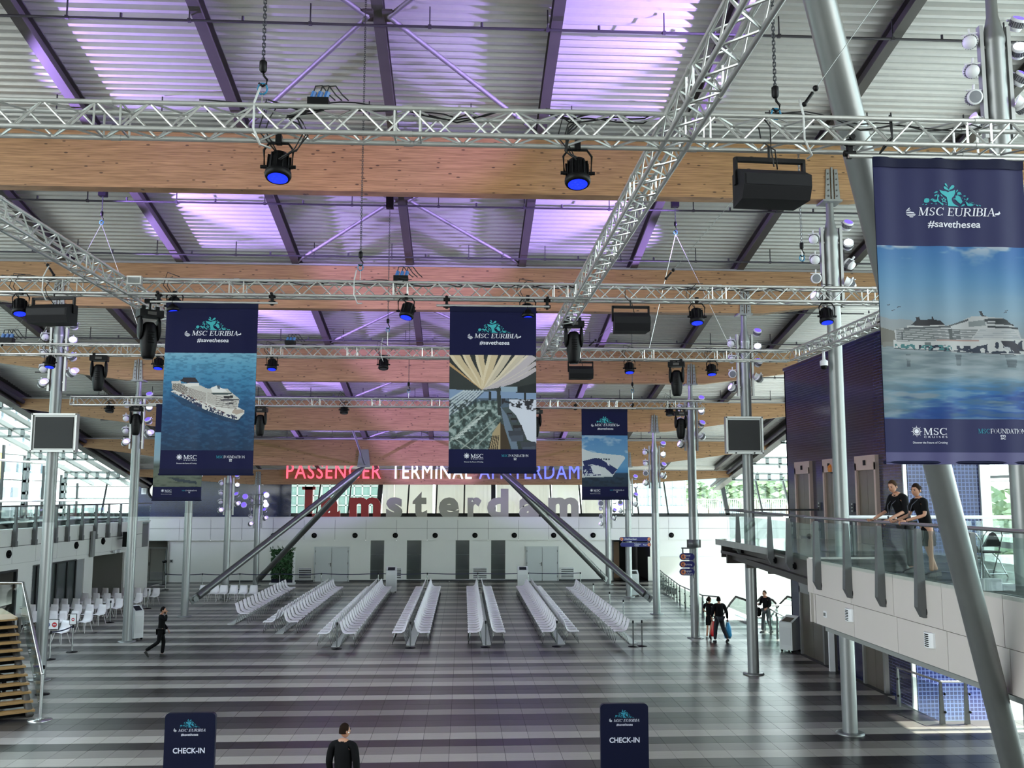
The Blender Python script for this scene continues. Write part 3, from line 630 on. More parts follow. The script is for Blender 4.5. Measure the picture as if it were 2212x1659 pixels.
l5 = lift(5, yx(1918, 1480), yx(1877, 1480), 0, 2.25, LF2, 'ground level steel lift door right of the round column')
for i, (px, py, z) in enumerate(((1845, 1107, 5.4), (1773, 1107, 5.4), (1786, 1380, 1.3), (1857, 1400, 1.3))):
    Y = yx(px, py); tag(MB().box((EX-.04, Y, z), (.05, .1, .28)).box((EX-.075, Y, z+.05), (.02, .05, .05), m=1).box((EX-.075, Y, z-.05), (.02, .05, .05), m=1).build('call_button', [CHROME, BLACK]), ['steel lift call plate left of the wide upper door', 'steel lift call plate between the far upper doors', 'steel lift call plate at ground level near the column', 'steel lift call plate right of the round column'][i], 'button panel')
c = atX(1795, 1012, EX-.1); t = thing('alarm_beacon', 'small amber beacon high on the blue tiled block', 'beacon', c)
MB().lathe([(.1, -.12), (.12, -.05), (.11, .08), (0, .16)], 10, c).build('lens', mat('amber_lens', 'c9751c', .3), t); MB().box(c+Vector((.06, 0, -.15)), (.12, .12, .06)).build('base', DKSTEEL, t)
# balcony slab and white fascia
BX = 8.25
BW = mat('white_balcony_panel', 'c8c1bb', .5, noise='c2bbb5', scale=1.5, var=.012)
bf = MB()
for (x0, x1, y0, y1) in ((BX, 24, -8, 22.3), (8.75, EX, 22.3, 32.6), (EX, 24, 22.3, 23.7), (17.6, 24, 23.7, 36)): bf.box(((x0+x1)/2, (y0+y1)/2, UF-.11), (x1-x0, y1-y0, .2))
bal = bf.build('floor_balcony', mat('balcony_floor', '9c9d9a', .12, noise='858684', scale=.6, stretch=(.2, 6, 1), spec=.7), kind='structure')
ii = 0
for y0 in [4+.63*i for i in range(34)]:
    c = 'LGDLGdDLdGDL'[ii % 12]; ii += 1
    for X0 in (8.35, 9.6, 10.85):
        if y0 > 22 and X0 < 8.7: continue
        inst('tile', {k: v for k, v in tile_mesh.items()}[c], bal, (X0+.6, y0+.3, UF-.01), (0, 0, 0)).scale = (1.96, 1, 1)
wf = bpy.data.objects.new('wall_balcony_fascia', None); COL.objects.link(wf); wf['kind'] = 'structure'
ups = [22.42, 22.05, 19.9, 17.9, 16.05, 14.2, 12.3, 10.4, 8.5]
for i in range(len(ups)-1):
    a, b = ups[i+1], ups[i]
    MB().box((BX, (a+b)/2, 3.9), (.06, b-a-.015, .78)).build('panel', BW, wf)
    MB().box((BX, (a+b)/2-.12-(.1 if i == 0 else 0), 3.17), (.06, b-a-.015 if i else .1, .66)).build('panel', BW, wf)
MB().box((BX+.06, 15.4, 3.55), (.04, 13.7, 1.5)).build('backing', SEAM, wf)
MB().box((BX+.9, 22.36, 3.57), (1.8, .08, 1.5)).build('end_panel', BW, wf)
MB().box((BX+.3, 15.2, 2.74), (.04, 14, .22)).box((BX+2.3, 14.8, 2.84), (4, 14.8, .04)).build('grey_soffit', mat('soffit_grey', '8b8d8b', .5), wf)
for i, (px, py) in enumerate(((1838, 1328), (2012, 1382))):
    P = atX(px, py, BX-.02); t = thing('fascia_sounder', 'white half-round slotted unit on the balcony fascia, %s from the left' % ordn(i), 'sounder', P)
    n = 8; poly = [(-.11*math.sin(PI*q/n), .16*math.cos(PI*q/n)) for q in range(n+1)]
    MB().prism(poly, -.13, .13, P).build('housing', WHITEP, t)
    m = MB()
    for q in range(7): m.box(P+Vector((-.09, -.03, -.1+q*.033)), (.05, .1, .016))
    m.build('slots', BLACK2, t, kind='stuff')
P = atX(1783, 1327, BX-.03); tag(MB().box(P, (.03, .16, .14)).box(P+Vector((-.02, 0, 0)), (.02, .08, .07), m=1).build('wall_socket', [WHITEP, SEAM]), 'small square socket on the lower balcony fascia', 'socket')
# bridge structure
br = thing('steel_bridge', 'dark steel footbridge edge leading to the lifts', 'bridge', (8.7, 27, 3.9))
BRD = mat('bridge_steel', '3a3733', .45, .3)
a, b = Vector((8.35, 22.4, 0)), Vector((9.25, 32.7, 0)); d = (b-a).normalized(); q = Matrix.Rotation(math.atan2(d.y, d.x), 3, 'Z'); L_ = (b-a).length; c = (a+b)/2
for z, h, w_ in ((4.2, .12, .2), (3.7, .16, .35), (3.95, .4, .05)): MB().box(c+Vector((.15, 0, z)), (L_, w_, h), q).build('edge_beam', BRD if z != 3.95 else DKSTEEL, br)
MB().box(((8.9+EX)/2, 27.5, 3.85), (EX-8.9, 10, .1)).build('underside', BRD, br)
MB().box((10.8, 32.75, 3.95), (3.6, .1, .6)).build('end_beam', BRD, br)
for i in range(5): MB().box((10.8, 23.3+i*2.2, 3.65), (3.6, .14, .32)).build('cross_beam', BRD, br)
# railings
def railpost(P, par, n, ang=0, z0=3.72, z1=5.2):
    R = Matrix.Rotation(ang, 3, 'Z'); m = MB()
    m.add([R @ Vector(v)+P for v in [(-.09, -.07, z0+.1), (.09, -.07, z0+.1), (.09, .07, z0+.1), (-.09, .07, z0+.1), (-.04, -.055, z1), (.04, -.055, z1), (.04, .055, z1), (-.04, .055, z1), (.0, -.07, z0-.08), (.09, -.07, z0-.08), (.09, .07, z0-.08), (0, .07, z0-.08)]],
          [(0, 1, 5, 4), (1, 2, 6, 5), (2, 3, 7, 6), (3, 0, 4, 7), (4, 5, 6, 7), (0, 8, 9, 1), (1, 9, 10, 2), (2, 10, 11, 3), (3, 11, 8, 0), (11, 10, 9, 8)])
    o = m.build('post', POSTM, par)
    mm = MB()
    for zz in (4.45, 4.75, 5.0): mm.tube(P+R @ Vector((.04, .05, zz)), P+R @ Vector((.04, .13, zz)), .028, 8).ball(P+R @ Vector((.04, .14, zz)), .035, 6)
    mm.tube(P+R @ Vector((.06, .0, z0+.02)), P+R @ Vector((.15, .0, z0+.02)), .09, 12)
    mm.build('glass_clamp', BLACK, o)
rr = thing('balcony_railing', 'glass balcony railing on grey steel posts in front of the two people leaning', 'railing', (BX, 17, 4.3))
RYS = [yx(px, 1200, BX-.1) for px in (1764, 1829, 1899, 1984, 2100)]+[11.9, 9.8, 7.7]
for Y in RYS: railpost(Vector((BX-.1, Y, 0)), rr, 0)
RY0 = yx(1745, 1150, BX-.1)
MB().tube((BX-.16, RY0, 5.28), (BX-.16, 2, 5.28), .034, 10).build('handrail', CHROME, rr)
ys = [RY0]+RYS
for i in range(len(ys)-1): MB().box((BX-.02, (ys[i]+ys[i+1])/2, 4.7), (.02, abs(ys[i]-ys[i+1])-.04, .94)).build('glass_panel', GLASS, rr)
rb = thing('bridge_railing', 'glass railing along the steel footbridge to the lifts', 'railing', (9, 28, 4.3))
BP = []
for px, py in ((1598, 1172), (1668, 1186), (1710, 1196)):
    best = min([i/200 for i in range(201)], key=lambda s: abs(1106+F*RT.dot(a+(b-a)*s+Vector((0, 0, -1.8)))/FW.dot(a+(b-a)*s+Vector((0, 0, -1.8)))-px)); BP.append(best); railpost(a+(b-a)*best-Vector((.05, 0, 0)), rb, 0, math.atan2(d.y, d.x)-PI/2, 3.95)
MB().tube(a+Vector((-.1, 0, 5.28)), b+Vector((-.1, 0, 5.28)), .034, 8).tube(b+Vector((-.1, 0, 5.28)), (EX, 33.1, 5.28), .034, 8).build('handrail', POSTM, rb)
BP = sorted(BP+[.0]); BP.append(1)
for i in range(len(BP)-1):
    p, q_ = a+(b-a)*BP[i], a+(b-a)*BP[i+1]; MB().box((p+q_)/2+Vector((.03, 0, 4.65)), ((q_-p).length-.05, .02, .9), q).build('glass_panel', GLASS, rb)
t = thing('void_railing', 'white-railed glass barrier round the opening beside the blue mosaic wall', 'railing', (14, 23.62, 4.3)); MB().tube((9.75, 23.62, 5.24), (17.6, 23.62, 5.24), .045, 8).build('handrail', WHITEP, t)
for X in (9.9, 12.4, 15, 17.5): MB().box((X, 23.62, 4.75), (.06, .06, .95)).build('post', POSTM, t)
for X in (13.7, 16.25): MB().box((X, 23.62, 4.75), (2.4, .015, .8)).build('glass_panel', GLASS, t)
# right facade --------------------------------------------------------------
rf = thing('window_9', None, None, (22, 30, 4)); rf['kind'] = 'structure'
RFX = 23.5
for i in range(24):
    Y = 2+2.65*i; top = zc(Y)+.2
    MB().box((RFX, Y, (top)/2-1), (.14, .14, top+2)).build('mullion', FRAME if i % 2 else FACG, rf)
    MB().box((RFX, Y+1.32, top/2-1), (.02, 2.5, top+2)).build('pane', GLASSW, rf)
for z in (1.2, 4.2, 6.6): MB().box((RFX-.1, 33, z), (.12, 63, .12 if z != 4.2 else .3)).build('transom', FACG, rf)
MB().tube((RFX-.6, 22, 7.4), (RFX-.6, 65, 7.4), .09, 8).tube((RFX-.6, 22, 6.4), (RFX-.6, 65, 6.4), .06, 8).build('rail_tube', mat('cream_tube', ''), rf)
for i, Y in enumerate((15, 20.3, 25.6, 30.9, 36.2, 41.5, 46.8, 52.1, 57.4, 62)):
    t = thing('facade_post', 'pale steel post with oval holes in the right glazed front, %s from the back wall' % ordn(9-i), 'post', (RFX-.5, Y, 0), group='perforated posts of the right glazed front')
    h = zc(Y)+1; m = MB(); n = int(h/.8); hh = h/n
    for q_ in range(n):
        z = -1+q_*hh; m.box((RFX-.6, Y-.2, z+hh/2), (.12, .16, hh)).box((RFX-.6, Y+.2, z+hh/2), (.12, .16, hh)).box((RFX-.6, Y, z+.07), (.12, .5, .18))
    m.build('perforated_web', FACG, t)
    t2 = thing('canopy_rafter', 'perforated rafter of the right glass canopy, %s from the back wall' % ordn(9-i), 'rafter', (20, Y, zc(Y)), group='rafters of the right glass canopy')
    m = MB(); n = 7; x0, x1 = XC+XTIP, RFX
    for q_ in range(n):
        xa = x0+(x1-x0)*q_/n; xb = x0+(x1-x0)*(q_+1)/n; m.box(((xa+xb)/2, Y, zc(Y)+.22), (xb-xa, .12, .12)).box(((xa+xb)/2, Y, zc(Y)-.2), (xb-xa, .12, .12)).box((xa+.1, Y, zc(Y)), (.2, .12, .4))
    m.build('perforated_web', FACG, t2)
cg = thing('glass_canopy', 'sloping glass canopy roof beside the right roof edge', 'canopy', (20, 38, zc(38)))
for i in range(21):
    Y = 2+3*i; MB().add([(XC+XTIP, Y+.04, zc(Y)+.45), (RFX+.5, Y+.04, zc(Y)+.45), (RFX+.5, Y+2.96, zc(Y+3)+.45), (XC+XTIP, Y+2.96, zc(Y+3)+.45)], [(0, 1, 2, 3)]).build('glass_panel', GLASSW, cg)
# void edges and railings on the ground floor --------------------------------
VW = mat('white_void_wall', 'd2d2cb', .6)
MB().box((17.5, 44.05, -1.9), (12.2, .12, 3.7)).build('wall_void', VW, kind='structure')
MB().box((18.2, BY+.05, -.9), (11.2, .1, 5)).build('wall_void_back', VW, kind='structure')
MB().box((17.5, 54, -3.8), (13, 21, .1)).build('floor_lower', mat('lower_floor', 'a5a39c', .5), kind='structure')
def grail(name, lab, pts, step=1.3, rail=POSTM, top=1.05):
    t = thing(name, lab, 'railing', pts[0])
    for i in range(len(pts)-1):
        a, b = Vector(pts[i]), Vector(pts[i+1]); d = b-a; L_ = d.length; n = max(1, round(L_/step)); q = Matrix.Rotation(math.atan2(d.y, d.x), 3, 'Z')
        MB().tube(a+Vector((0, 0, top)), b+Vector((0, 0, top)), .03, 8).build('handrail', rail, t)
        for k in range(n+1):
            if k == n and i < len(pts)-2: continue
            p = a+d*(k/n); o = MB().add([q @ Vector(v)+p for v in [(-.07, -.03, -.05), (.07, -.03, -.05), (.07, .03, -.05), (-.07, .03, -.05), (-.03, -.02, top), (.03, -.02, top), (.03, .02, top), (-.03, .02, top)]], [(0, 1, 5, 4), (1, 2, 6, 5), (2, 3, 7, 6), (3, 0, 4, 7), (4, 5, 6, 7)]).build('post', POSTM, t)
            m = MB()
            for z in (.3, .75): m.ball(p+q @ Vector((.07, -.05, z)), .035, 6)
            m.build('glass_clamp', BLACK, o)
            if k < n:
                p2 = a+d*((k+1)/n); MB().box((p+p2)/2+Vector((0, 0, top/2-.03)), ((p2-p).length-.12, .015, top-.16), q).build('glass_panel', GLASS, t)
    return t
grail('floor_railing', 'glass railing along the stair void beside the far right columns', [(12.5, 60, 0), (12.2, 57.5, 0), (11.45, 50, 0), (11.4, 45.0, 0), (12.0, 44.3, 0)])
grail('floor_railing', 'glass railing running from the white cabinet towards the escalator', [tuple(atZ(1712, 1402)), tuple(atZ(1651, 1362)), tuple(atZ(1651, 1362)+Vector((1.9, .3, 0)))], rail=CHROME)
p1, p2, p3 = atZ(1942, 1526), atZ(2036, 1564), atZ(2090, 1564)
grail('floor_railing', 'glass railing with round clamps round the floor opening under the balcony', [tuple(p1), tuple(p2), tuple(p3)], step=3, rail=CHROME)
# escalator
es = thing('escalator', 'escalator going down beside the bright white wall', 'escalator', (14, 44.1, 0))
for i, X in enumerate((13.0, 14.25, 15.5)):
    m = MB(); pts = [(X, 43.2, .95), (X, 42.9, .8), (X, 42.85, .55), (X, 43.0, .2)]; 
    MB().path([(X, 52.5, -3.0), (X, 46, .55), (X, 45, .98), (X, 43.4, 1.0), (X, 43.0, .9), (X, 42.85, .6), (X, 43.0, .2)], .05, 6).build('handrail_belt', BLACK2, es)
    MB().add([(X-.01, 43.0, .1), (X-.01, 45, .1), (X-.01, 52, -3.3), (X-.01, 52.3, -2.9), (X-.01, 46, .5), (X-.01, 45, .95), (X-.01, 43.2, .95)]+[(X+.01, 43.0, .1), (X+.01, 45, .1), (X+.01, 52, -3.3), (X+.01, 52.3, -2.9), (X+.01, 46, .5), (X+.01, 45, .95), (X+.01, 43.2, .95)], [tuple(range(7)), tuple(range(7, 14))[::-1]]).build('balustrade_glass', GLASS, es)
    MB().box((X, 44.1, .06), (.22, 2.2, .14)).build('newel_base', CHROME, es)
for q_ in range(2):
    MB().box((13.62+q_*1.25, 43.7, .012), (1.0, 1.5, .02)).build('comb_plate', CHROME, es)
    m = MB()
    for k in range(16): m.box((13.62+q_*1.25, 44.6+k*.4, -.1-max(0, k-1)*.22), (1.0, .4, .2))
    m.build('steps', DKSTEEL, es, kind='stuff')
# stairs on the left ----------------------------------------------------------
st = thing('staircase', 'timber-treaded staircase with glass side at the lower left', 'staircase', (-11.2, 26.1, 0))
U = Vector((-.56, .83, 0)).normalized(); V = Vector((-U.y, U.x, 0)); q = Matrix.Rotation(math.atan2(V.y, V.x), 3, 'Z')
TRD = mat('oak_tread', 'a58352', .45, noise='8f6d42', scale=4, stretch=(1, 8, 1))
S0 = Vector((-11.19, 26.1, 0))
for k in range(12):
    p = S0+U*(.31*k)+Vector((0, 0, .18*(k+1)))
    MB().box(p+V*1.6+U*.15+Vector((0, 0, -.025)), (3.2, .33, .05), q).build('tread', TRD, st)
    MB().box(p+V*1.6+U*.28+Vector((0, 0, -.12)), (3.1, .02, .13), q).build('riser', BLACK2, st)
pe = S0+U*(.31*12)+Vector((0, 0, 2.16))
MB().box(pe+V*1.6+U*1.4+Vector((0, 0, -.04)), (3.4, 2.8, .08), q).build('landing', TRD, st)
MB().path([S0+V*.12+Vector((0, 0, .05)), pe+V*.12+Vector((0, 0, -.12))], .1, 6).path([S0+V*3.1+Vector((0, 0, .05)), pe+V*3.1+Vector((0, 0, -.12))], .1, 6).build('stringer', DKSTEEL, st)
hb = atZ(86, 1556)
sr = thing('stair_railing', 'stainless handrail with glass panels beside the left staircase', 'railing', hb)
tb = Vector((hb.x, hb.y, 1.15)); tt = pe+Vector((.15, .1, 1.0)); t3 = tt+U*.1+V*1.6+Vector((0, 0, .08))
MB().tube(hb, tb, .045, 10).lathe([(.3, 0), (.3, .02), (.05, .04)], 14, hb).build('post', CHROME, sr)
MB().path([tb, tt, t3], .045, 8).build('handrail', CHROME, sr)
n = 4
for k in range(n):
    a_, b_ = k/n+.01, (k+1)/n-.01
    P = [tb.lerp(tt, s) for s in (a_, b_)]; w_ = U.cross(Vector((0, 0, 1)))*.01
    vs = [P[0]+Vector((0, 0, -.95)), P[1]+Vector((0, 0, -.95)), P[1]+Vector((0, 0, -.1)), P[0]+Vector((0, 0, -.1))]
    MB().add([v-w_ for v in vs]+[v+w_ for v in vs], [(3, 2, 1, 0), (4, 5, 6, 7), (0, 1, 5, 4), (2, 3, 7, 6), (1, 2, 6, 5), (0, 4, 7, 3)]).build('glass_panel', GLASS, sr)
    mm = MB()
    for s in (a_, b_):
        c = tb.lerp(tt, s); mm.tube(c+Vector((0, 0, -.7)), c+Vector((0, 0, -.7))-w_*6, .03, 8)
    mm.build('glass_clamp', CHROME, sr)
MB().box((tt+t3)/2+Vector((0, 0, -.5)), (1.6, .015, .85), q).build('glass_panel', GLASS, sr)
for c0 in (pe,):
    MB().tube(c0+Vector((.1, .1, -2.16)), c0+Vector((.1, .1, 0)), .06, 8).tube(c0+V*3+U*2.6+Vector((0, 0, -2.16)), c0+V*3+U*2.6, .06, 8).build('support_post', DKSTEEL, st)
MB().box((0, -14, 9), (52, .3, 26)).build('wall_light_block', mat('light_block_grey', 'a9aaa6', .7), kind='structure')  # unseen wall added behind the camera to block sky light from that side
# outside ------------------------------------------------------------------
GND = mat('pale_bounce_paving', 'd5d2c8', .8, noise='c8c5bb', scale=.5)  # colour raised so the sunlit ground bounces light up to the roof deck
ext = MB(); ext.box((-90, 60, -4.2), (128, 300, .1)).box((110, 60, -4.2), (172, 300, .1)).box((0, 150, 3.4), (52, 160, .1)).box((0, -60, -4.2), (60, 96, .1))
ext.build('ground', GND, kind='structure')
FAC = [mat('far_wall_%d' % i, c, .7) for i, c in enumerate(('8d877c', '77838a', '9a958c', '6f787b', '86705c'))]
WIN = mat('far_window', '5c6a74', .3)
def building(lab, X, Y, w_, d_, h, mi, nx, nz, z0=0):
    t = thing('building', lab, 'building', (X, Y, z0)); MB().box((X, Y+d_/2, z0+h/2), (w_, d_, h)).build('wall', FAC[mi], t)
    MB().box((X, Y+d_/2, z0+h+.3), (w_+.6, d_+.6, .6)).box((X+w_*.2, Y+d_/2, z0+h+1.6), (w_*.2, d_*.4, 2.2)).build('roof', FAC[3], t)
    wm = MB().box((0, 0, 0), (w_/nx*.62, .25, h/nz*.55)).mesh('window', WIN)
    for i in range(nx):
        for k in range(nz): inst('window', wm, t, (-w_/2+(i+.5)*w_/nx, -.08, (k+.5)*h/nz))
for i, (px0, px1, Y, py, mi) in enumerate(((1485, 1548, 190, 1040, 4), (1552, 1600, 160, 1032, 1), (1645, 1690, 175, 1042, 0), (1602, 1640, 230, 1044, 2), (1700, 1760, 200, 1046, 3))):
    a, b = atY(px0, py, Y), atY(px1, py, Y); building('%s apartment block outside beyond the terrace' % ['brownish', 'blue-grey', 'beige', 'far white', 'far grey'][i], (a.x+b.x)/2, Y, b.x-a.x, 14, a.z+2, mi, 7, 6, -2)
# near pale building with green-tinted panels behind gallery
t = thing('terrace_building', 'pale panelled building wing on the terrace behind the gallery', 'building', (8, 80, 4.2))
x0, x1 = atY(1375, 1060, 80).x, atY(1480, 1060, 80).x
MB().box(((x0+x1)/2, 81, 6.4), (x1-x0, 2, 5.8)).build('wall', mat('pale_green_panel', '8ea3a3', .4), t)
m = MB()
for k in range(5): m.box(((x0+x1)/2, 79.95, 4.9+k*.75), (x1-x0, .06, .06))
for k in range(5): m.box((x0+(x1-x0)*k/4, 79.95, 6.4), (.08, .06, 3.8))
m.build('frame', mat('mid_grey_panel', '8a8e8e'), t); MB().box(((x0+x1)/2, 79.9, 4.5), (x1-x0, .2, .7)).build('plinth', mat('plinth_grey', '9a9ea4'), t)
t = thing('terrace_building', 'greenish glazed building behind the red letters', 'building', (-9, 80, 4.2))
x0, x1 = atY(625, 1060, 80).x, atY(818, 1060, 80).x
MB().box(((x0+x1)/2, 81, 6.4), (x1-x0, 2, 6.0)).build('wall', mat('pale_green_glass', '5d716a', .3), t)
m = MB()
for k in range(5): m.box(((x0+x1)/2, 79.95, 4.9+k*.8), (x1-x0, .06, .1))
for k in range(12): m.box((x0+(x1-x0)*k/11, 79.95, 6.4), (.12, .06, 4.6))
m.build('frame', mat('offwhite_frame', '8a8f88'), t)
tf = thing('terrace_fence', 'slatted metal fence along the far terrace edge', 'fence', (14, 96, 3.5))
m = MB(); x0, x1 = atY(1484, 1080, 96).x, atY(1720, 1080, 96).x; m.box(((x0+x1)/2, 96, 5.35), (x1-x0, .1, .1))
for k in range(60): m.box((x0+(x1-x0)*k/59, 96, 4.4), (.06, .06, 1.9))
m.build('bars', mat('fence_metal', 'a9aea8', .5), tf, kind='stuff')
# trees outside
LEAF = mat('tree_leaf', '8fa07c', .7, noise='768a64', scale=2, var=.2); BARK = mat('bark', '5a4a38', .9)
def tree(lab, c, r, n, sc=.5, g='trees outside the glass'):
    t = thing('tree', lab, 'tree', c, group=g); m = MB()
    for i in range(n):
        v = Vector(rng.normal(size=3)); v.normalize(); v *= r*(rng.rand()**.4); p = Vector(c)+Vector((0, 0, r*1.4))+Vector((v.x, v.y, v.z*.8)); s = sc*(.6+rng.rand()); q = Matrix.Rotation(rng.rand()*6, 3, 'Z') @ Matrix.Rotation(rng.rand()*3, 3, 'X')
        m.add([p+q @ Vector(w) for w in ((-s, 0, 0), (0, -s*.5, .1*s), (s, 0, 0), (0, s*.5, -.1*s))], [(0, 1, 2, 3)])
    m.build('foliage', LEAF, t, kind='stuff'); MB().tube(c, Vector(c)+Vector((0, 0, r*1.3)), r*.07, 6).build('trunk', BARK, t)
for i, (px, Y, r) in enumerate(((1500, 110, 2.4), (1530, 115, 2), (1575, 108, 2.6), (1635, 110, 3.2), (1665, 112, 2.6), (1700, 108, 2.8), (1600, 112, 2.2))):
    p = atY(px, 1090, Y); tree('light green tree beyond the terrace fence, %s from the left' % ordn([0, 1, 2, 4, 5, 6, 3][i]), (p.x, Y, 3.4), r*.75, 260)
for i, (px, Y, X) in enumerate(((2120, 0, 34), (2190, 0, 31), (2215, 0, 36))):
    p = atX(px, 1060, X); tree(['bare-branched tree seen through the right windows', 'leafy tree at the far right window', 'second leafy tree behind the far right window'][i], (X, p.y, -1), 3.4, 300)
# ship moored outside on the left
sh = thing('moored_ship', 'white cruise ship moored outside the left windows', 'ship', (-60, 70, -3))
MB().box((-62, 70, 1), (16, 150, 8)).build('hull', mat('ship_white', 'd5dbdc', .5), sh)
for k in range(5):
    MB().box((-62+k*.5, 70, 6+k*3.0), (15, 140-k*6, 2.9)).build('deck', mat('ship_white', ''), sh)
    wm = MB().box((0, 0, 0), (.3, 1.5, 1.2)).mesh('window', WIN)
    for j in range(36): inst('window', wm, sh, (5.6+k*.5, -58+j*3.3, 9+k*3.0))
MB().box((-53.8, 96, 8.2), (.3, 9, 4)).build('red_panel', mat('ship_red', 'b03a30', .5), sh)
MB().box((-53.8, 110, 9), (.3, 6, 3)).build('yellow_panel', mat('ship_yellow', 'c9b25a', .5), sh)
MB().box((-53.9, 70, 3.5), (.3, 150, 1.5)).build('dark_band', mat('ship_dark', '3c4247', .5), sh)
# ---------------------------------------------------------------- trusses
SEC = .27
def truss(name, lab, A, B, single=True, r=.027, step=.262, seg=3.0):
    A, B = Vector(A), Vector(B); d = (B-A); L_ = d.length; d.normalize(); up = Vector((0, 0, 1)); sd = d.cross(up).normalized(); up = sd.cross(d)
    t = thing(name, lab, 'truss', A, group='silver lighting trusses under the roof')
    h = SEC/2; cs = [(-h, h), (h, h), (h, -h), (-h, -h)]
    for a, b in cs: MB().tube(A+sd*a+up*b, B+sd*a+up*b, r, 8).build('chord', ALU, t)
    n = int(L_/step); st = L_/n; br = MB(); faces = [(0, 1), (1, 2), (2, 3), (3, 0)]
    um = MB().tube((0, 0, -.5), (0, 0, .5), r*.46, 5, cap=False); ln = math.sqrt(SEC**2+st**2)
    um.v = [(v[0], v[1], v[2]*ln) for v in um.v]; um = um.mesh('brace', ALU)
    for fi, (i, j) in enumerate(faces):
        P = [sd*cs[i][0]+up*cs[i][1], sd*cs[j][0]+up*cs[j][1]]
        for k in range(n):
            a = A+d*(k*st)+P[(k+fi) % 2]; b = A+d*((k+1)*st)+P[(k+fi+1) % 2]
            if single:
                inst('brace', um, t, (a+b)/2-A, (b-a).to_track_quat('Z', 'Y').to_euler())
            else: br.tube(a, b, r*.46, 4, cap=False)
    if not single: br.build('lattice', ALU, t, kind='stuff')
    k = 0
    while k*seg < L_:
        m = MB()
        for o in (-.13, .13):
            s = max(0, min(L_, k*seg+o))
            for i in range(4): a, b = cs[i], cs[(i+1) % 4]; m.tube(A+d*s+sd*a[0]+up*a[1], A+d*s+sd*b[0]+up*b[1], r*.45, 5, cap=False)
        for a, b in cs: m.tube(A+d*(max(0, k*seg-.05))+sd*a+up*b, A+d*min(L_, k*seg+.05)+sd*a+up*b, r*1.25, 8)
        m.build('joint_frame', ALU, t); k += 1
    return t
ZT = 9.72-SEC/2+.0; TY = [9.38, 17.33, 25.1, 31.6]; ZT4 = 8.86
truss('lighting_truss', 'nearest silver lighting truss, crossing in front of the first beam', (-6.6, TY[0], ZT), (8.9, TY[0], ZT))
truss('lighting_truss', 'second silver lighting truss, carrying the two middle banners', (-10.2, TY[1], ZT), (8.9, TY[1], ZT), step=.275)
truss('lighting_truss', 'third silver lighting truss with a corner at its right end', (-13.0, TY[2], ZT), (8.9, TY[2], ZT), single=False, seg=2)
truss('lighting_truss', 'farthest lowest lighting truss, carrying the small banner', (-12.95, TY[3], ZT4), (8.2, TY[3], ZT4), single=False, seg=2)
truss('lighting_truss', 'long right-hand lighting truss running away from the viewer', (2.2, 5.2, ZT+.0), (2.2, 25.1, ZT+.0), step=.285)
truss('lighting_truss', 'long left-hand lighting truss running away from the viewer', (-6.32, 6.5, ZT), (-6.32, 25.1, ZT), step=.285)
truss('lighting_truss', 'side lighting truss between the corner and the raking column', (9.03, 9.4, ZT), (9.03, 25.1, ZT), single=False)
# ---------------------------------------------------------------- stage lamps
LENSB = mat('blue_lens', (.02, .03, .9), .2, emit=1.3, ecol=(.01, .03, 1))
LENSW = mat('white_lens', (.9, .9, 1), .2, emit=3, ecol=(.86, .84, 1))
LENSV = mat('lilac_lens', (.6, .4, 1), .2, emit=1.6, ecol=(.62, .42, 1))
LENSI = mat('indigo_lens', (.15, .08, .8), .2, emit=1.0, ecol=(.16, .1, 1))
LENSD = mat('unlit_lens', '6d7077', .3)
def par(lab, px, py, Y, top, tilt=0, lens=LENSB, s=1.0):
    P = atY(px, py, Y); t = thing('par_lamp', lab, 'stage lamp', P, group='black stage lamps hanging from the trusses')
    R = Matrix.Rotation(tilt, 3, 'Y') @ Matrix.Rotation(-.24, 3, 'X')
    b = MB().lathe([(.1, 0), (.125, 0), (.138, .03), (.134, .07), (.115, .08), (.108, .22), (.09, .28), (.04, .295), (0, .3)], 20, P, R)
    h = b.build('housing', BLACK, t)
    m = MB()
    for k in range(12): a = k*PI/6; m.box(P+R @ Vector((.1*math.cos(a), .1*math.sin(a), .16)), (.05, .009, .18), R @ Matrix.Rotation(a, 3, 'Z'))
    m.build('cooling_fins', BLACK, h)
    l = MB().lathe([(.103, -.003), (0, -.003)], 20, P, R).build('lens', lens, t)
    m = MB()
    for k in range(7):
        a = k*PI/3; rr = .05 if k else 0; m.lathe([(.02, -.004), (0, -.009)], 8, P+R @ Vector((rr*math.cos(a), rr*math.sin(a), -.001)), R)
    m.build('led_cell', lens, l)
    ty = P.z+.42
    MB().path([P+Vector((-.14, 0, .1)), P+Vector((-.15, 0, .3)), P+Vector((-.1, 0, .37)), P+Vector((.1, 0, .37)), P+Vector((.15, 0, .3)), P+Vector((.14, 0, .1))], .013, 6).tube(P+Vector((-.18, 0, .12)), P+Vector((-.11, 0, .12)), .02, 8).tube(P+Vector((.11, 0, .12)), P+Vector((.18, 0, .12)), .02, 8).build('yoke', BLACK, t)
    MB().tube(P+Vector((0, 0, .36)), (P.x, P.y, top), .014, 6).box((P.x, P.y, top), (.06, .07, .1)).build('clamp', BLACK, t)
    m = MB()
    for q in range(2):
        x = -.1-.05*q; m.path([P+R @ Vector((0, 0, .26)), P+Vector((x*.6, 0, .36)), P+Vector((x*1.4, -.02, .5)), P+Vector((x, 0, .65+.1*q)), Vector((P.x-.02+q*.12, P.y-.1, top+.3))], .008, 4)
    m.build('power_cable', CABLE, t); return t
zb1 = ZT-SEC/2
for a in (('large blue-lit stage lamp left of centre on the nearest truss', 600, 385, TY[0]+.1), ('large blue-lit stage lamp right of centre on the nearest truss', 1248, 398, TY[0]+.1)): par(*a, zb1)
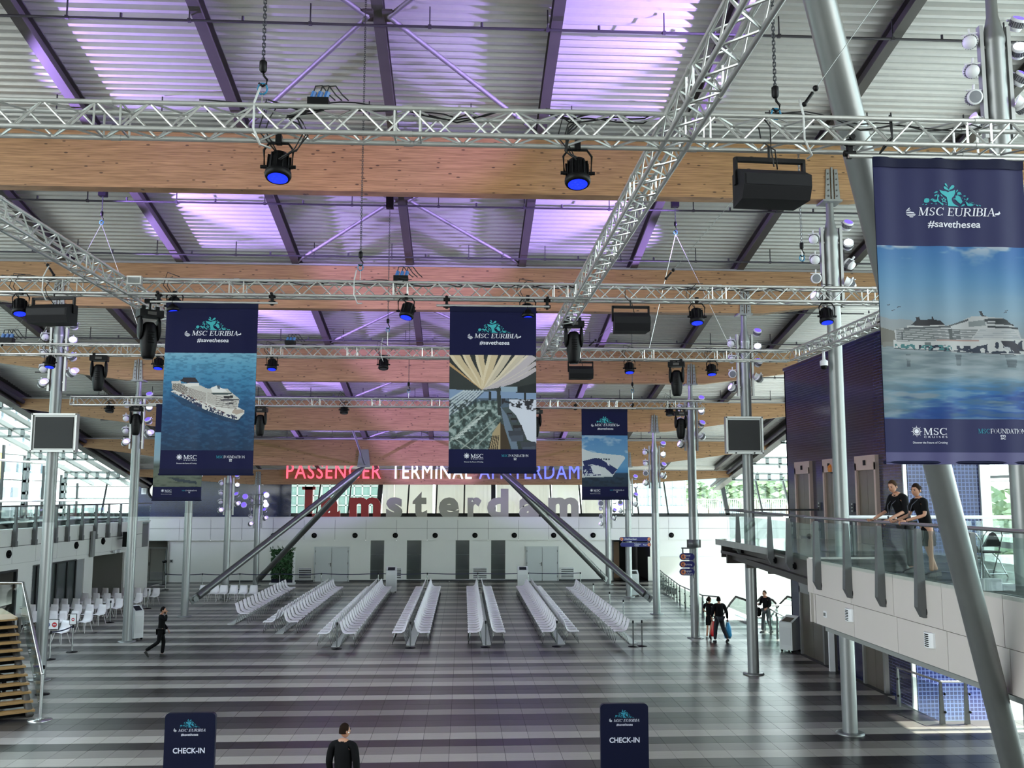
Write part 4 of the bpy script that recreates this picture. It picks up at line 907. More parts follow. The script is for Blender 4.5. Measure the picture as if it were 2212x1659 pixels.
for i, (px, py) in enumerate(((43, 678), (376, 675), (877, 686), (1140, 688), (1506, 698), (1787, 697))):
    par(['blue stage lamp at the far left of the second truss', 'blue stage lamp in front of the ship-at-sea banner top', 'blue stage lamp between the two middle banners', 'blue stage lamp in front of the restaurant banner top', 'blue stage lamp right of the restaurant banner on the second truss', 'blue stage lamp against the right column on the second truss'][i], px, py, TY[1]-.12, zb1, tilt=(-.15, -.1, .2, -.05, 0, 0)[i])
for i, (px, py) in enumerate(((107, 793), (341, 796), (587, 798), (828, 797), (1360, 805), (1538, 809))):
    par('small stage lamp on the third truss, %s from the left' % ordn(i), px, py, TY[2]-.1, zb1, lens=LENSB if i != 3 else LENSD)
for i, (px, py) in enumerate(((236, 890), (743, 893), (1447, 897))):
    par('tiny unlit stage lamp on the farthest truss, %s from the left' % ordn(i), px, py, TY[3]-.1, ZT4-SEC/2, lens=LENSD)
def mover(lab, px, py, Y, top=None, rz=0, pitch=0, h=.92):
    P = atY(px, py, Y); t = thing('moving_head_lamp', lab, 'stage lamp', P, group='big black moving stage lamps')
    Z = Matrix.Rotation(rz, 3, 'Z'); s = h/.92
    MB().box(P+Vector((0, 0, -.06)), (.44*s, .3*s, .13*s), Z).box(P+Z @ Vector((-.13, 0, .04)), (.07, .1, .1), Z).box(P+Z @ Vector((.13, 0, .04)), (.07, .1, .1), Z).box(P+Z @ Vector((0, -.155*s, -.06)), (.16*s, .01, .06*s), Z, 1).build('base', [BLACK, DKSTEEL], t)
    for sx in (-1, 1): MB().lathe([(.03, -.56*s), (.1*s, -.5*s), (.13*s, -.38*s), (.11*s, -.2*s), (.06*s, -.13*s)], 10, P+Z @ Vector((sx*.17*s, 0, 0)), Z, sc=(.35, 1)).build('yoke_arm', BLACK, t)
    R = Z @ Matrix.Rotation(pitch, 3, 'X'); c = P+Vector((0, 0, -.42*s))
    MB().lathe([(0, -.5*s), (.09*s, -.5*s), (.125*s, -.44*s), (.155*s, -.2*s), (.15*s, 0), (.13*s, .14*s), (.08*s, .2*s), (0, .21*s)], 16, c, R, sc=(1, .95)).build('lamp_head', BLACK, t)
    MB().lathe([(.085*s, -.503*s), (0, -.512*s)], 14, c, R).build('lens', LENSD, t)
    m = MB()
    for k in range(5): m.box(c+R @ Vector((0, -.148*s, -.2*s+k*.05*s)), (.12*s, .02, .012), R)
    m.build('cooling_fins', BLACK2, t)
    if top: MB().tube(P, (P.x, P.y, top), .02, 6).box((P.x, P.y, top), (.2, .08, .08)).build('clamp', BLACK, t)
for a in (('big moving head lamp left of the ship-at-sea banner', 324, 672, 17.9, zb1, .6), ('big moving head lamp right of the restaurant banner', 1239, 695, 20, zb1, 0), ('moving head lamp on the third truss near the left column', 215, 770, 25, zb1, .2), ('moving head lamp on the third truss right of the speaker', 1461, 783, 25, zb1, -.3),
          ('moving head lamp on the farthest truss left of the ship banner', 295, 880, 31.6, ZT4-SEC/2, .3), ('moving head lamp on the farthest truss right of the ship banner', 563, 882, 31.6, ZT4-SEC/2, 0), ('moving head lamp on the farthest truss just behind the restaurant banner', 1156, 886, 31.6, ZT4-SEC/2, .3), ('moving head lamp on the farthest truss near the right column', 1470, 890, 31.6, ZT4-SEC/2, 0)): mover(*a)
def speaker(lab, px0, px1, py0, py1, Y, rz=0):
    a, b = atY(px0, py0, Y), atY(px1, py1, Y); w_ = b.x-a.x; h = (a.z-b.z); c = (a+b)/2; t = thing('speaker', lab, 'speaker', c, group='black wedge speakers hanging from the trusses')
    Z = Matrix.Rotation(rz, 3, 'Z'); H = h*.74
    # cross-section (y,z): front baffle tilted down, chamfered
    poly = [(-.22, -H*.15), (-.16, -H*.5), (.2, -H*.5), (.2, H*.5), (-.02, H*.5), (-.22, H*.2)]
    vs = [Z @ Vector((sx*w_/2*(.92 if y > 0 else 1), y, z-h*.13))+c for sx in (-1, 1) for y, z in poly]
    MB().add(vs, [tuple(range(6))[::-1], tuple(range(6, 12))]+[(i, (i+1) % 6, (i+1) % 6+6, i+6) for i in range(6)]).build('cabinet', mat('speaker_paint', '0f0f12', .65, noise='151518', scale=60, spec=.2), t)
    MB().add([Z @ Vector((sx*w_*.47, y-.004, z-h*.13))+c for sx in (-1, 1) for y, z in ((-.222, -H*.13), (-.222, H*.18))], [(0, 2, 3, 1)]).build('grille', mat('speaker_grille', '15161a', .6, noise='0b0b0d', scale=180, spec=.2), t)
    MB().box(c+Z @ Vector((0, 0, h*.5-.02)), (w_*1.02, .06, .045), Z).box(c+Z @ Vector((-w_*.51, 0, h*.2)), (.03, .06, h*.6), Z).box(c+Z @ Vector((w_*.51, 0, h*.2)), (.03, .06, h*.6), Z).build('bracket', BLACK, t)
    MB().tube(c+Vector((0, 0, h*.5)), (c.x, c.y, zb1), .015, 6).path([c+Vector((.05, -.1, h*.2)), c+Vector((-.02, -.25, h*.5)), c+Vector((-.12, -.12, h*.8)), (c.x-.1, c.y, zb1+.2)], .008, 5).build('hanging_cable', CABLE, t)
speaker('largest black wedge speaker under the nearest truss', 1588, 1738, 342, 442, TY[0], .06)
speaker('black wedge speaker at the left end of the second truss', 70, 160, 642, 701, TY[1]-.1, -.15)
speaker('black wedge speaker right of the restaurant banner on the second truss', 1324, 1401, 661, 718, TY[1]-.1)
speaker('black wedge speaker under the third truss', 1228, 1280, 781, 819, TY[2]-.1)
# white column spotlights ------------------------------------------------------
LUMW = mat('white_lamp_metal', 'd2d3d6', .4); FIN = mat('grey_fins', '6f7076', .5)
def lum_mesh(lens, snoot=False):
    r = thing('column_spotlight', 'x', 'spotlight', (0, 0, -50)); r.rotation_euler = (0, 0, 0)
    MB().lathe([(.0, -.13), (.1, -.13), (.115, -.08), (.12, -.06)], 18).lathe([(.12, .04), (.135, .05), (.135, .09), (.11, .095)], 18).build('housing', LUMW, r, local=True)
    m = MB()
    for k in range(20): a = k*PI/10; m.box((.122*math.cos(a), .122*math.sin(a), -.01), (.02, .012, .1), Matrix.Rotation(a, 3, 'Z'))
    m.lathe([(.112, -.06), (.112, .04)], 18); m.build('cooling_fins', FIN, r, local=True)
    z = .098
    if snoot: MB().add([(.11*math.cos(2*PI*k/18), .11*math.sin(2*PI*k/18), .09+(.16*(1+math.cos(2*PI*k/18))/2 if e else 0)) for e in (0, 1) for k in range(18)], [(k, (k+1) % 18, (k+1) % 18+18, k+18) for k in range(18)], 0, True).build('snoot', LUMW, r, local=True)
    MB().lathe([(.108, z), (0, z+.004)], 18).build('lens', lens, r, local=True)
    MB().box((0, .17, 0), (.03, .12, .04)).box((0, .13, 0), (.26, .02, .04)).build('arm', LUMW, r, local=True)
    return r
protos = {'b': lum_mesh(LENSI), 'w': lum_mesh(LENSW), 'v': lum_mesh(LENSV, True), 'd': lum_mesh(LENSD)}
def spotset(X, k):
    Y = Y0+PITCHY*k; B = zb(Y) if k < 5 else zb(Y)+.5; sd = side[X]
    bb = MB()
    for s in (-1, 1): bb.box((X+s*(CR+.07), Y, B-1.75), (.07, .12, 2.1)).box((X+s*(CR+.03), Y, B-1.1), (.12, .05, .05)).box((X+s*(CR+.03), Y, B-2.5), (.12, .05, .05))
    t = bb.build('lamp_bar', mat('lamp_bar_grey', '9b9d9c', .4, .4)); tag(t, 'pair of grey lamp bars on the %s counted from the camera' % colname(X, k), 'lamp bar', 'lamp bars on the columns')
    rows = [(1, -.62, 'b', (.05, -.7, .7)), (1, -1.14, 'w', (-.3, -.85, .45)), (1, -1.66, 'b', (.25, -.6, .6)) if k else (1, -1.66, 'b', (-.5, .5, .6)), (1, -2.2, 'v', (-.8, -.3, .5)),
            (-1, -1.0, 'd', (.5, .7, .5)), (-1, -1.55, 'd', (.2, .8, .5)), (-1, -2.05, 'd', (-.1, -.9, -.2) if X > 0 else (.3, .6, .5)), (-1, -2.55, 'v', (-.6, -.6, .35))]
    for s, dz, c, dr in rows:
        s2 = s; dr = Vector(dr); dr.x *= (1 if X > 0 else -1)
        P = Vector((X+s2*(CR+.27), Y-.02, B+dz)); q = dr.normalized().to_track_quat('Z', 'Y').to_euler()
        o = dup(protos[c], P, rot=q, label='white spotlight of the %s, %s side, %s from the top' % (colname(X, k), 'right' if s2 > 0 else 'left', ordn([-.62, -1.14, -1.66, -2.2].index(dz) if s > 0 else [-1.0, -1.55, -2.05, -2.55].index(dz))), group='white spotlights strapped to the columns')
for X, k in colpos:
    spotset(X, k)
for p in protos.values():
    for c in KIDS[p.name]: bpy.data.objects.remove(c)
    bpy.data.objects.remove(p)
# real light of these lamps: violet washes on the roof deck
for X, k in colpos:
    if k == 5: continue
    Y = Y0+PITCHY*k; s = -1 if X > 0 else 1
    for dy, pw in ((-3.6, 1.0), (3.9, 1.0)):
        P = Vector((X+s*.45, Y+(-.35 if dy < 0 else .35), zb(Y)-.5)); tg = Vector((X+s*8.2, Y+dy, zdeck(Y+dy)))
        l = bpy.data.lights.new('roof_wash', 'SPOT'); l.energy = 8000; l.color = (.47, .3, 1.0); l.spot_size = .78; l.spot_blend = .4; l.shadow_soft_size = .06
        o = bpy.data.objects.new('roof_wash', l); COL.objects.link(o); o.location = P; o.rotation_euler = (tg-P).to_track_quat('-Z', 'Y').to_euler()
for X, Y, tx in ((-6, 16.5, -3.2), (4, 17.0, .5)):     # reddish wash on the first beams
    P = Vector((X*.6-1, 19.5, 10.2)); tg = Vector((tx, Y0-.3, zb(Y0)+.7)); l = bpy.data.lights.new('beam_wash', 'SPOT'); l.energy = 80; l.color = (1, .28, .3); l.spot_size = .6; l.spot_blend = 1; l.shadow_soft_size = .1
    o = bpy.data.objects.new('beam_wash', l); COL.objects.link(o); o.location = P; o.rotation_euler = (tg-P).to_track_quat('-Z', 'Y').to_euler()
for px, py in ((80, 1590), (1200, 1560), (1700, 1555)):  # violet pools on the floor
    tg = atZ(px, py); P = Vector((tg.x*.6, tg.y-3, 9.0)); l = bpy.data.lights.new('floor_wash', 'SPOT'); l.energy = 420 if px < 100 else 130; l.color = (.3, .25, 1); l.spot_size = .28; l.spot_blend = .8; l.shadow_soft_size = .1
    o = bpy.data.objects.new('floor_wash', l); COL.objects.link(o); o.location = P; o.rotation_euler = (tg-P).to_track_quat('-Z', 'Y').to_euler()
# lamp frame before the mosaic wall, upper left
for (px, py, c, lab) in ((530, 1073, LENSI, 'blue-lit spotlight on the small frame by the mosaic wall, upper left'), (576, 1070, LENSW, 'white-lit spotlight on the small frame by the mosaic wall, upper right'), (527, 1091, LENSI, 'blue-lit spotlight on the small frame by the mosaic wall, lower left'), (575, 1091, LENSW, 'white-lit spotlight on the small frame by the mosaic wall, lower right'),
                       (1298, 1088, LENSD, 'unlit spotlight on the left arm of the rear right column'), (1340, 1087, LENSI, 'blue spotlight on the right arm of the rear right column')):
    P = atY(px, py, 61.4); t = thing('column_spotlight', lab, 'spotlight', P); R = along((0, -1, .25))
    MB().lathe([(0, -.2), (.14, -.18), (.19, 0), (.19, .08), (.15, .09)], 14, P, R).build('housing', LUMW, t); MB().lathe([(.16, .095), (0, .1)], 14, P, R).build('lens', c, t)
a = atY(542, 1068, 61.6); b = atY(565, 1108, 61.6)
tag(MB().box(((a.x+b.x)/2, 61.6, a.z), (1.6, .05, .05)).box(((a.x+b.x)/2, 61.6, a.z-.65), (1.6, .05, .05)).box((a.x, 61.6, (a.z+b.z)/2), (.05, .05, 1.5)).box((b.x, 61.6, (a.z+b.z)/2), (.05, .05, 1.5)).build('lighting_rack', POSTM), 'small square lamp frame strapped to the rear left column', 'frame')
# chain hoists -----------------------------------------------------------------
CHAIN = mat('chain_steel', '54575b', .4, .8); BLUES = mat('blue_shackle', '2c7fa6', .4, .3)
def hoist(lab, px, py, Y, zend, box=False, sling=None, ztop=None, bh=.55):
    P = atY(px, py, Y); zt = (zdeck(Y)-.3) if ztop is None else ztop; t = thing('chain_hoist', lab, 'chain', (P.x, Y, P.z), group='chains and hooks holding up the trusses')
    m = MB(); z = P.z+.05; k = 0
    if box: zt = P.z+bh
    while z < zt:
        R = Matrix.Rotation(PI/2*(k % 2), 3, 'Z'); w_ = .014
        for sx in (-1, 1): m.box(Vector((P.x, Y, z+.022))+R @ Vector((sx*w_, 0, 0)), (.008, .008, .044), R)
        m.box(Vector((P.x, Y, z)), (.034, .008, .008), R).box(Vector((P.x, Y, z+.044)), (.034, .008, .008), R)
        z += .04; k += 1
    m.build('chain_links', CHAIN, t, kind='stuff')
    h = MB().lathe([(.025, .02), (.04, .04), (.04, .13), (.02, .15)], 8, P).path([P+Vector((.0, 0, .03)), P+Vector((.01, 0, -.02)), P+Vector((.045, 0, -.06)), P+Vector((.04, 0, -.11)), P+Vector((0, 0, -.13)), P+Vector((-.04, 0, -.1))], .013, 6)
    h.build('hook', BLACK, t)
    n = 10; MB().path([P+Vector((.05*math.cos(2*PI*k/n), 0, -.16+.06*math.sin(2*PI*k/n))) for k in range(n+1)], .01, 5).build('shackle', BLUES, t)
    s = MB()
    ends = sling or [(0, zend)]
    for dx, ze in ends: s.tube(P+Vector((0, 0, -.2)), (P.x+dx, Y, ze), .008, 5)
    s.build('steel_wire', CHROME, t)
    if box:
        MB().box((P.x, Y, zt+.22), (.2, .18, .42)).box((P.x, Y, zt+.5), (.06, .06, .2)).build('motor', BLACK, t)
        MB().tube((P.x, Y, zt+.5), (P.x, Y, zdeck(Y)-.3), .02, 6).build('hanger_rod', CHAIN, t)
ztp = ZT+SEC/2
hoist('chain with blue shackle on the nearest truss, left of the power box', 568, 160, TY[0], ztp)
hoist('chain with hook and twin sling on the nearest truss, left of the big column', 1675, 215, TY[0], ztp, sling=[(-.12, ztp), (.12, ztp)])
hoist('long chain with hook on the second truss, left of centre', 779, 560, TY[1], ztp)
hoist('chain hanging to the third truss from the middle roof motor', 838, 700, TY[2], ztp, True, bh=3.2)
hoist('thin chain down to the farthest truss near the centre', 883, 835, TY[3], ZT4+.13)
hoist('thin chain down to the farthest truss above the small banner', 1366, 835, TY[3], ZT4+.13)
hoist('black roof motor with hook and diverging wires, upper left', 220, 468, TY[2], ztp, True, [(-1.5, ztp), (1.3, ztp)])
hoist('black roof motor with hook and diverging wires, upper right', 1459, 490, TY[2], ztp, True, [(-.8, ztp), (1.5, ztp)])
hoist('small hook hanging on twin wires beside the big column', 1732, 540, TY[1], ztp, False, [(0, 12.2)], ztop=12.4)
for i, (a_, b_, Y, lab) in enumerate((((1900, -5), (1740, 222), TY[0], 'steel wire slanting down to the nearest truss past the big column'), ((1590, 425), (1440, 600), TY[1], 'thin steel wire slanting from the speaker to the second truss'), ((1325, 700), (1275, 745), TY[2], 'short steel wire beside the second truss speaker'), ((50, 690), (5, 745), TY[2], 'short steel wire at the far left'), ((95, 560), (115, 592), TY[1], 'wire with turnbuckle at the left of the second truss'))):
    A, B = atY(*a_, Y), atY(*b_, Y); t = thing('steel_wire', lab, 'wire', B); MB().tube(A, B, .0045, 5).build('wire', STEEL, t)
    d = (A-B).normalized(); MB().tube(B, B+d*.14, .02, 6).ball(B+d*.2, .035, 6).ball(B-d*.02, .03, 6).build('shackle', BLACK, t)
# white slings over trusses
for i, (px, Y, z0) in enumerate(((560, TY[0], 0), (1728, TY[0], 0), (777, TY[1], 0), (835, TY[2], 0), (125, TY[1], 0))):
    P = atY(px, 250, Y); x = P.x; r = .16
    tag(MB().path([(x, Y, ztp+.25), (x-.02, Y-.15, ztp+.02), (x-.02, Y-.16, ztp-.25), (x+.05, Y-.16, ztp-.42), (x+.1, Y+.1, ztp-.36)], .012, 5).build('lifting_sling', mat('white_sling', 'c9ccca', .6)), ['white lifting sling under the blue shackle on the nearest truss', 'white lifting sling beside the big raking column', 'white lifting sling on the second truss left of centre', 'white lifting sling on the third truss', 'white lifting sling at the left of the second truss'][i], 'sling')
# cables on trusses
def cable(lab, pts, r=.008, n=3, amp=.05, sag=0):
    m = MB()
    for q in range(n):
        out = []
        for i in range(len(pts)-1):
            a, b = Vector(pts[i]), Vector(pts[i+1]); k = max(2, int((b-a).length/.12))
            for j in range(k): s = j/k; p = a.lerp(b, s); out.append(p+Vector((amp*.5*math.sin(j*.5+q*2+i), amp*.6*math.cos(j*.4+q*1.3), amp*.9*math.sin(j*.7+q*2.1+i*1.7)-sag*math.sin(PI*s)+q*.012)))
        out.append(Vector(pts[-1])); m.path(out, r, 4)
    t = m.build('power_cable', CABLE); tag(t, lab, 'cable', 'black cables on the trusses'); return t
def P_(px, py, Y): return atY(px, py, Y)
cable('black cable bundle along the nearest truss, right of the left hook', [P_(575, 222, 9.4), P_(650, 238, 9.4), P_(735, 232, 9.4), P_(800, 234, 9.4), P_(860, 238, 9.4), P_(985, 262, 9.4), P_(1080, 240, 9.4)], n=3, amp=.03)
cable('black cable loop from the left lamp up to the nearest truss', [P_(605, 345, 9.4), P_(640, 325, 9.35), P_(662, 290, 9.3), P_(645, 262, 9.3), P_(620, 255, 9.3), P_(700, 238, 9.3)], n=3, amp=.03)
cable('black cable bundle above the right blue lamp on the nearest truss', [P_(1180, 243, 9.4), P_(1230, 262, 9.4), P_(1300, 255, 9.4), P_(1390, 258, 9.4), P_(1425, 246, 9.4)], n=4, amp=.04)
cable('black cable loop feeding the right blue lamp', [P_(1245, 345, 9.35), P_(1222, 330, 9.3), P_(1228, 285, 9.3), P_(1255, 262, 9.3)], n=3, amp=.02)
cable('black cable along the nearest truss beside the big column', [P_(1650, 250, 9.4), P_(1740, 245, 9.4), P_(1800, 253, 9.4), P_(1860, 275, 9.4), P_(1930, 272, 9.4), P_(2000, 280, 9.4), P_(2120, 276, 9.4)], n=2, amp=.03)
cable('black cable dropping to the big speaker', [P_(1645, 250, 9.3), P_(1663, 275, 9.2), P_(1665, 320, 9.2), P_(1672, 360, 9.15)], n=1, amp=.01)
cable('black cable tails above the nearest banner', [P_(1922, 250, 9.3), P_(1928, 300, 9.25), P_(1900, 332, 9.25)], n=3, amp=.03)
cable('thick dark cable tied along the top of the nearest truss', [P_(430, 215, 9.5), P_(560, 230, 9.5), P_(0, 214, 9.5)], n=1, amp=.015)
for i, (a_, b_) in enumerate(((0, 120), (480, 700), (700, 1000), (1000, 1240), (1430, 1700))):
    cable('black cable run along the second truss, %s from the left' % ordn(i), [P_(a_, 600+a_*.016, 17.3), P_((a_+b_)/2, 598+a_*.018, 17.3), P_(b_, 602+b_*.016, 17.3)], n=2, amp=.05)
for i, (a_, b_) in enumerate(((0, 60), (560, 700), (940, 1240), (1500, 1660))):
    cable('black cable run along the third truss, %s from the left' % ordn(i), [P_(a_, 741+a_*.01, 25.1), P_(b_, 741+b_*.01, 25.1)], n=2, amp=.06)
# power distribution boxes
def dist(lab, px, py, Y, s=1):
    P = atY(px, py, Y); t = thing('power_box', lab, 'power box', P)
    MB().box(P, (.34*s, .2*s, .12*s)).build('body', BLACK, t)
    for k in range(3):
        c = P+Vector(((-.08+.11*k)*s, -.04*s, .11*s)); R = Matrix.Rotation(.3, 3, 'Y'); MB().cbox(c, (.08*s, .09*s, .12*s), .02, R).build('socket', mat('blue_socket', '2a5f9e', .4), t)
        MB().path([c+Vector((0, 0, .05*s)), c+Vector((.02, 0, .16*s)), c+Vector((.14*s, 0, .17*s)), c+Vector((.25*s, 0, .02*s)), c+Vector((.36*s, 0, -.08*s))], .012*s, 5).build('plug_lead', CABLE, t)
dist('black power box with blue sockets on the nearest truss', 688, 222, 9.3, .62)
dist('black power box with blue sockets on the second truss', 866, 602, 17.3, .8)
dist('small black power box on the third truss left of centre', 627, 740, 25.1, .8)
dist('small black power box at the far left of the third truss', 15, 735, 25.1, 1.0)
P = atY(291, 606, 17.1); t = thing('junction_box', 'grey junction box where the left truss crosses the second truss', 'junction box', P); MB().box(P, (.26, .1, .16)).build('body', ALU, t); MB().box(P+Vector((0, -.055, 0)), (.2, .01, .1)).build('lid', STEEL, t)
# black clamps with handwheels on banner pipes
def clampset(lab, px, py, Y):
    P = atY(px, py, Y); t = thing('pipe_clamp', lab, 'clamp', P, group='black clamps holding the banner pipes')
    MB().box(P, (.05, .06, .2)).tube(P+Vector((-.06, 0, .07)), P+Vector((.06, 0, .07)), .035, 8).tube(P+Vector((-.06, 0, -.05)), P+Vector((.06, 0, -.05)), .035, 8).build('body', BLACK, t); MB().tube(P+Vector((0, -.06, .1)), P+Vector((0, -.1, .1)), .03, 6).build('wing_nut', BLACK, t)
for a in (('black clamp left of the nearest banner', 1835, 322, 9.3), ('black clamp left of the ship-at-sea banner', 343, 645, 17.2), ('black clamp right of the ship-at-sea banner', 588, 648, 17.2), ('black clamp left of the restaurant banner', 965, 655, 17.2), ('black clamp right of the restaurant banner', 1182, 657, 17.2), ('black clamp left of the small banner', 1243, 880, 31.5), ('black clamp right of the small banner', 1366, 879, 31.5)): clampset(*a)
# ---------------------------------------------------------------- screens on columns
def screen(lab, px0, px1, py0, py1, Y):
    a, b = atY(px0, py0, Y), atY(px1, py1, Y); c = (a+b)/2; w_, h = b.x-a.x, a.z-b.z; t = thing('display_screen', lab, 'screen', c)
    MB().box(c+Vector((0, .1, 0)), (w_, .18, h)).build('housing', mat('screen_housing', '9a9d9b', .4, .3), t)
    MB().box(c+Vector((0, .0, 0)), (w_*.84, .04, h*.82)).build('panel', mat('dark_screen', '333435', .6, noise='383939', scale=1, spec=.15), t)
    MB().box(c+Vector((0, -.02, h/2-.02)), (w_, .06, .05)).box(c+Vector((0, -.02, -h/2+.02)), (w_, .06, .05)).box(c+Vector((-w_/2+.02, -.02, 0)), (.05, .06, h)).box(c+Vector((w_/2-.02, -.02, 0)), (.05, .06, h)).build('frame', mat('screen_frame', 'a4a7a5', .35, .4), t)
    for s in (-.25, .25): MB().tube(c+Vector((w_*s, -.05, -h/2+.02)), c+Vector((w_*s, -.08, -h/2+.02)), .025, 8).build('knob', BLACK, t)
screen('large dark switched-off screen on the left column', 70, 163, 893, 976, 30.75)
screen('large dark switched-off screen on the right column', 1567, 1649, 900, 980, 30.75)
# CCTV dome
P = atY(1780, 790, 23.2); t = thing('dome_camera', 'white dome camera hanging left of the right column', 'camera', P)
MB().lathe([(.0, -.1), (.07, -.08), (.09, 0)], 12, P).build('dome', BLACK, t); MB().lathe([(.1, 0), (.1, .12), (.04, .16), (.03, .5)], 12, P).build('housing', LUMW, t)
# ---------------------------------------------------------------- lettering
_T = {}
def text2d(s, size, shear=0, off=0, sp=1.0):
    key = (s, size, shear, off, sp)
    if key in _T: return _T[key]
    cu = bpy.data.curves.new('t', 'FONT'); cu.body = s; cu.size = size; cu.shear = shear; cu.offset = off; cu.space_character = sp; cu.resolution_u = 3; cu.fill_mode = 'FRONT'; cu.dimensions = '2D'
    o = bpy.data.objects.new('t', cu); COL.objects.link(o); bpy.context.view_layer.update(); dg = bpy.context.evaluated_depsgraph_get()
    me = bpy.data.meshes.new_from_object(o.evaluated_get(dg)); vs = [(v.co.x, v.co.y) for v in me.vertices]; fs = [tuple(p.vertices) for p in me.polygons]
    bpy.data.objects.remove(o); bpy.data.meshes.remove(me)
    x0 = min(v[0] for v in vs); vs = [(x-x0, y) for x, y in vs]; W = max(v[0] for v in vs); _T[key] = (vs, fs, W); return _T[key]
def put_text(m, s, f, x, y, h, mi=0, center=False, width=None, shear=0, off=0, sp=1.0):
    """adds flat text to MB m; f maps (x, y up) to a 3D point; h = capital height"""
    vs, fs, W = text2d(s, 1.0, shear, off, sp); H = h/.72; sx = H
    if width: sx = width/W
    if center: x -= W*sx/2
    m.add([f(x+a*sx, y+b*H) for a, b in vs], fs, mi)
    return W*sx
# small serif alphabet made of strokes: (x0,y0,x1,y1,width) and arcs
def _arc(cx, cy, rx, ry, a0, a1, w0, w1, n=10):
    out = []; P = []
    for i in range(n+1):
        a = math.radians(a0+(a1-a0)*i/n); s = i/n; ww = w0+(w1-w0)*math.sin(PI*s)
        P.append(((cx+(rx+ww/2)*math.cos(a), cy+(ry+ww*.3)*math.sin(a)), (cx+(rx-ww/2)*math.cos(a), cy+(ry-ww*.3)*math.sin(a))))
    return [(P[i][0], P[i+1][0], P[i+1][1], P[i][1]) for i in range(n)]
def _st(x0, y0, x1, y1, w): return [((x0-w/2, y0), (x0+w/2, y0), (x1+w/2, y1), (x1-w/2, y1))]
def _br(x0, x1, y, h=.055): return [((x0, y), (x1, y), (x1, y+h), (x0, y+h))]
K, H_ = .15, .055
def _sf(x, y, w=.16): return _br(x-w, x+w, y)
GL = {
 'M': (_st(.14, 0, .14, 1, .06)+_st(.16, 1, .5, .05, K)+_st(.5, .05, .86, 1, .06)+_st(.88, 0, .88, 1, K)+_sf(.14, 0, .12)+_sf(.88, 0)+_br(0, .22, .945)+_br(.8, 1.04, .945), 1.06),
 'E': (_st(.17, 0, .17, 1, K)+_br(.02, .72, 0, .06)+_br(.02, .7, .94, .06)+_br(.17, .5, .48)+_st(.69, 0, .73, .25, .05)+_st(.67, .77, .69, 1, .05)+_st(.5, .38, .5, .62, .04), .78),
 'I': (_st(.18, 0, .18, 1, K)+_sf(.18, 0)+_sf(.18, .945), .38),
 'U': (_st(.18, .3, .18, 1, K)+_st(.78, .3, .78, 1, .06)+_sf(.18, .945)+_sf(.78, .945, .12)+_arc(.48, .32, .3, .27, 180, 360, .08, .12), .96),
 'R': (_st(.17, 0, .17, 1, K)+_sf(.17, 0)+_br(.02, .45, .945)+_br(.17, .45, .46)+_arc(.45, .73, .2, .22, -90, 90, .06, .15)+_st(.42, .48, .74, 0, K)+_br(.66, .9, 0), .9),
 'B': (_st(.17, 0, .17, 1, K)+_br(.02, .45, 0)+_br(.02, .45, .945)+_br(.17, .45, .5)+_arc(.44, .745, .18, .2, -90, 90, .06, .15)+_arc(.44, .27, .24, .24, -90, 90, .06, .16), .78),
 'A': (_st(.16, 0, .46, 1, .055)+_st(.78, 0, .46, 1, K)+_br(.26, .66, .3)+_sf(.14, 0, .13)+_sf(.8, 0, .16), .92),
 'S': (_arc(.36, .73, .2, .22, 20, 180, .05, .1)+_arc(.36, .73, .2, .2, 180, 260, .1, .15, 5)+_st(.56, .36, .2, .63, .15)+_arc(.36, .27, .2, .23, -180, 80, .05, .14)+_st(.12, 0, .12, .26, .045)+_st(.58, .74, .58, 1, .045), .7),
 'C': (_arc(.48, .5, .36, .46, 35, 325, .05, .16, 16)+_st(.8, .68, .8, 1, .045)+_st(.8, 0, .8, .2, .03), .88),
 'F': (_st(.17, 0, .17, 1, K)+_sf(.17, 0)+_br(.02, .68, .94, .06)+_br(.17, .5, .48)+_st(.67, .75, .69, 1, .05), .7),
 'O': (_arc(.48, .5, .36, .47, 0, 180, .06, .03, 10)+_arc(.48, .5, .36, .47, 180, 360, .06, .03, 10)+_st(.13, .3, .13, .7, .14)+_st(.83, .3, .83, .7, .14), .96),
 'N': (_st(.14, 0, .14, 1, .06)+_st(.15, 1, .8, 0, K)+_st(.82, 0, .82, 1, .06)+_sf(.14, 0, .12)+_sf(.82, .945, .12)+_br(0, .2, .945), .96),
 'D': (_st(.17, 0, .17, 1, K)+_br(.02, .45, 0)+_br(.02, .45, .945)+_arc(.42, .5, .36, .46, -90, 90, .06, .16, 10), .88),
 'T': (_st(.4, 0, .4, 1, K)+_sf(.4, 0)+_br(.04, .76, .94, .06)+_st(.05, .74, .07, 1, .045)+_st(.75, .74, .73, 1, .045), .8), ' ': ([], .45)}
def serif(m, s, f, x, y, h, width, shear=0, mi=0):
    tot = sum(GL[c][1] for c in s); k = width/tot; cx = x
    for c in s:
        for qd in GL[c][0]: m.add([f(cx+(p[0]+p[1]*shear*h/k)*k, y+p[1]*h) for p in qd], [(0, 1, 2, 3)], mi)
        cx += GL[c][1]*k
def poly(m, pts, f, mi=0): m.add([f(a, b) for a, b in pts], [tuple(range(len(pts)))], mi)
def drop(m, f, x, y, r, ang, mi=0, n=10, l=2.2):
    pts = []
    for i in range(n):
        t = 2*PI*i/n; px, py = math.cos(t)*r, math.sin(t)*r*.62
        if px < 0: px *= l; py *= max(0, 1-(abs(px)/(r*l))**1.2)+.02
        pts.append((x+px*math.cos(ang)-py*math.sin(ang), y+px*math.sin(ang)+py*math.cos(ang)))
    poly(m, pts, f, mi)
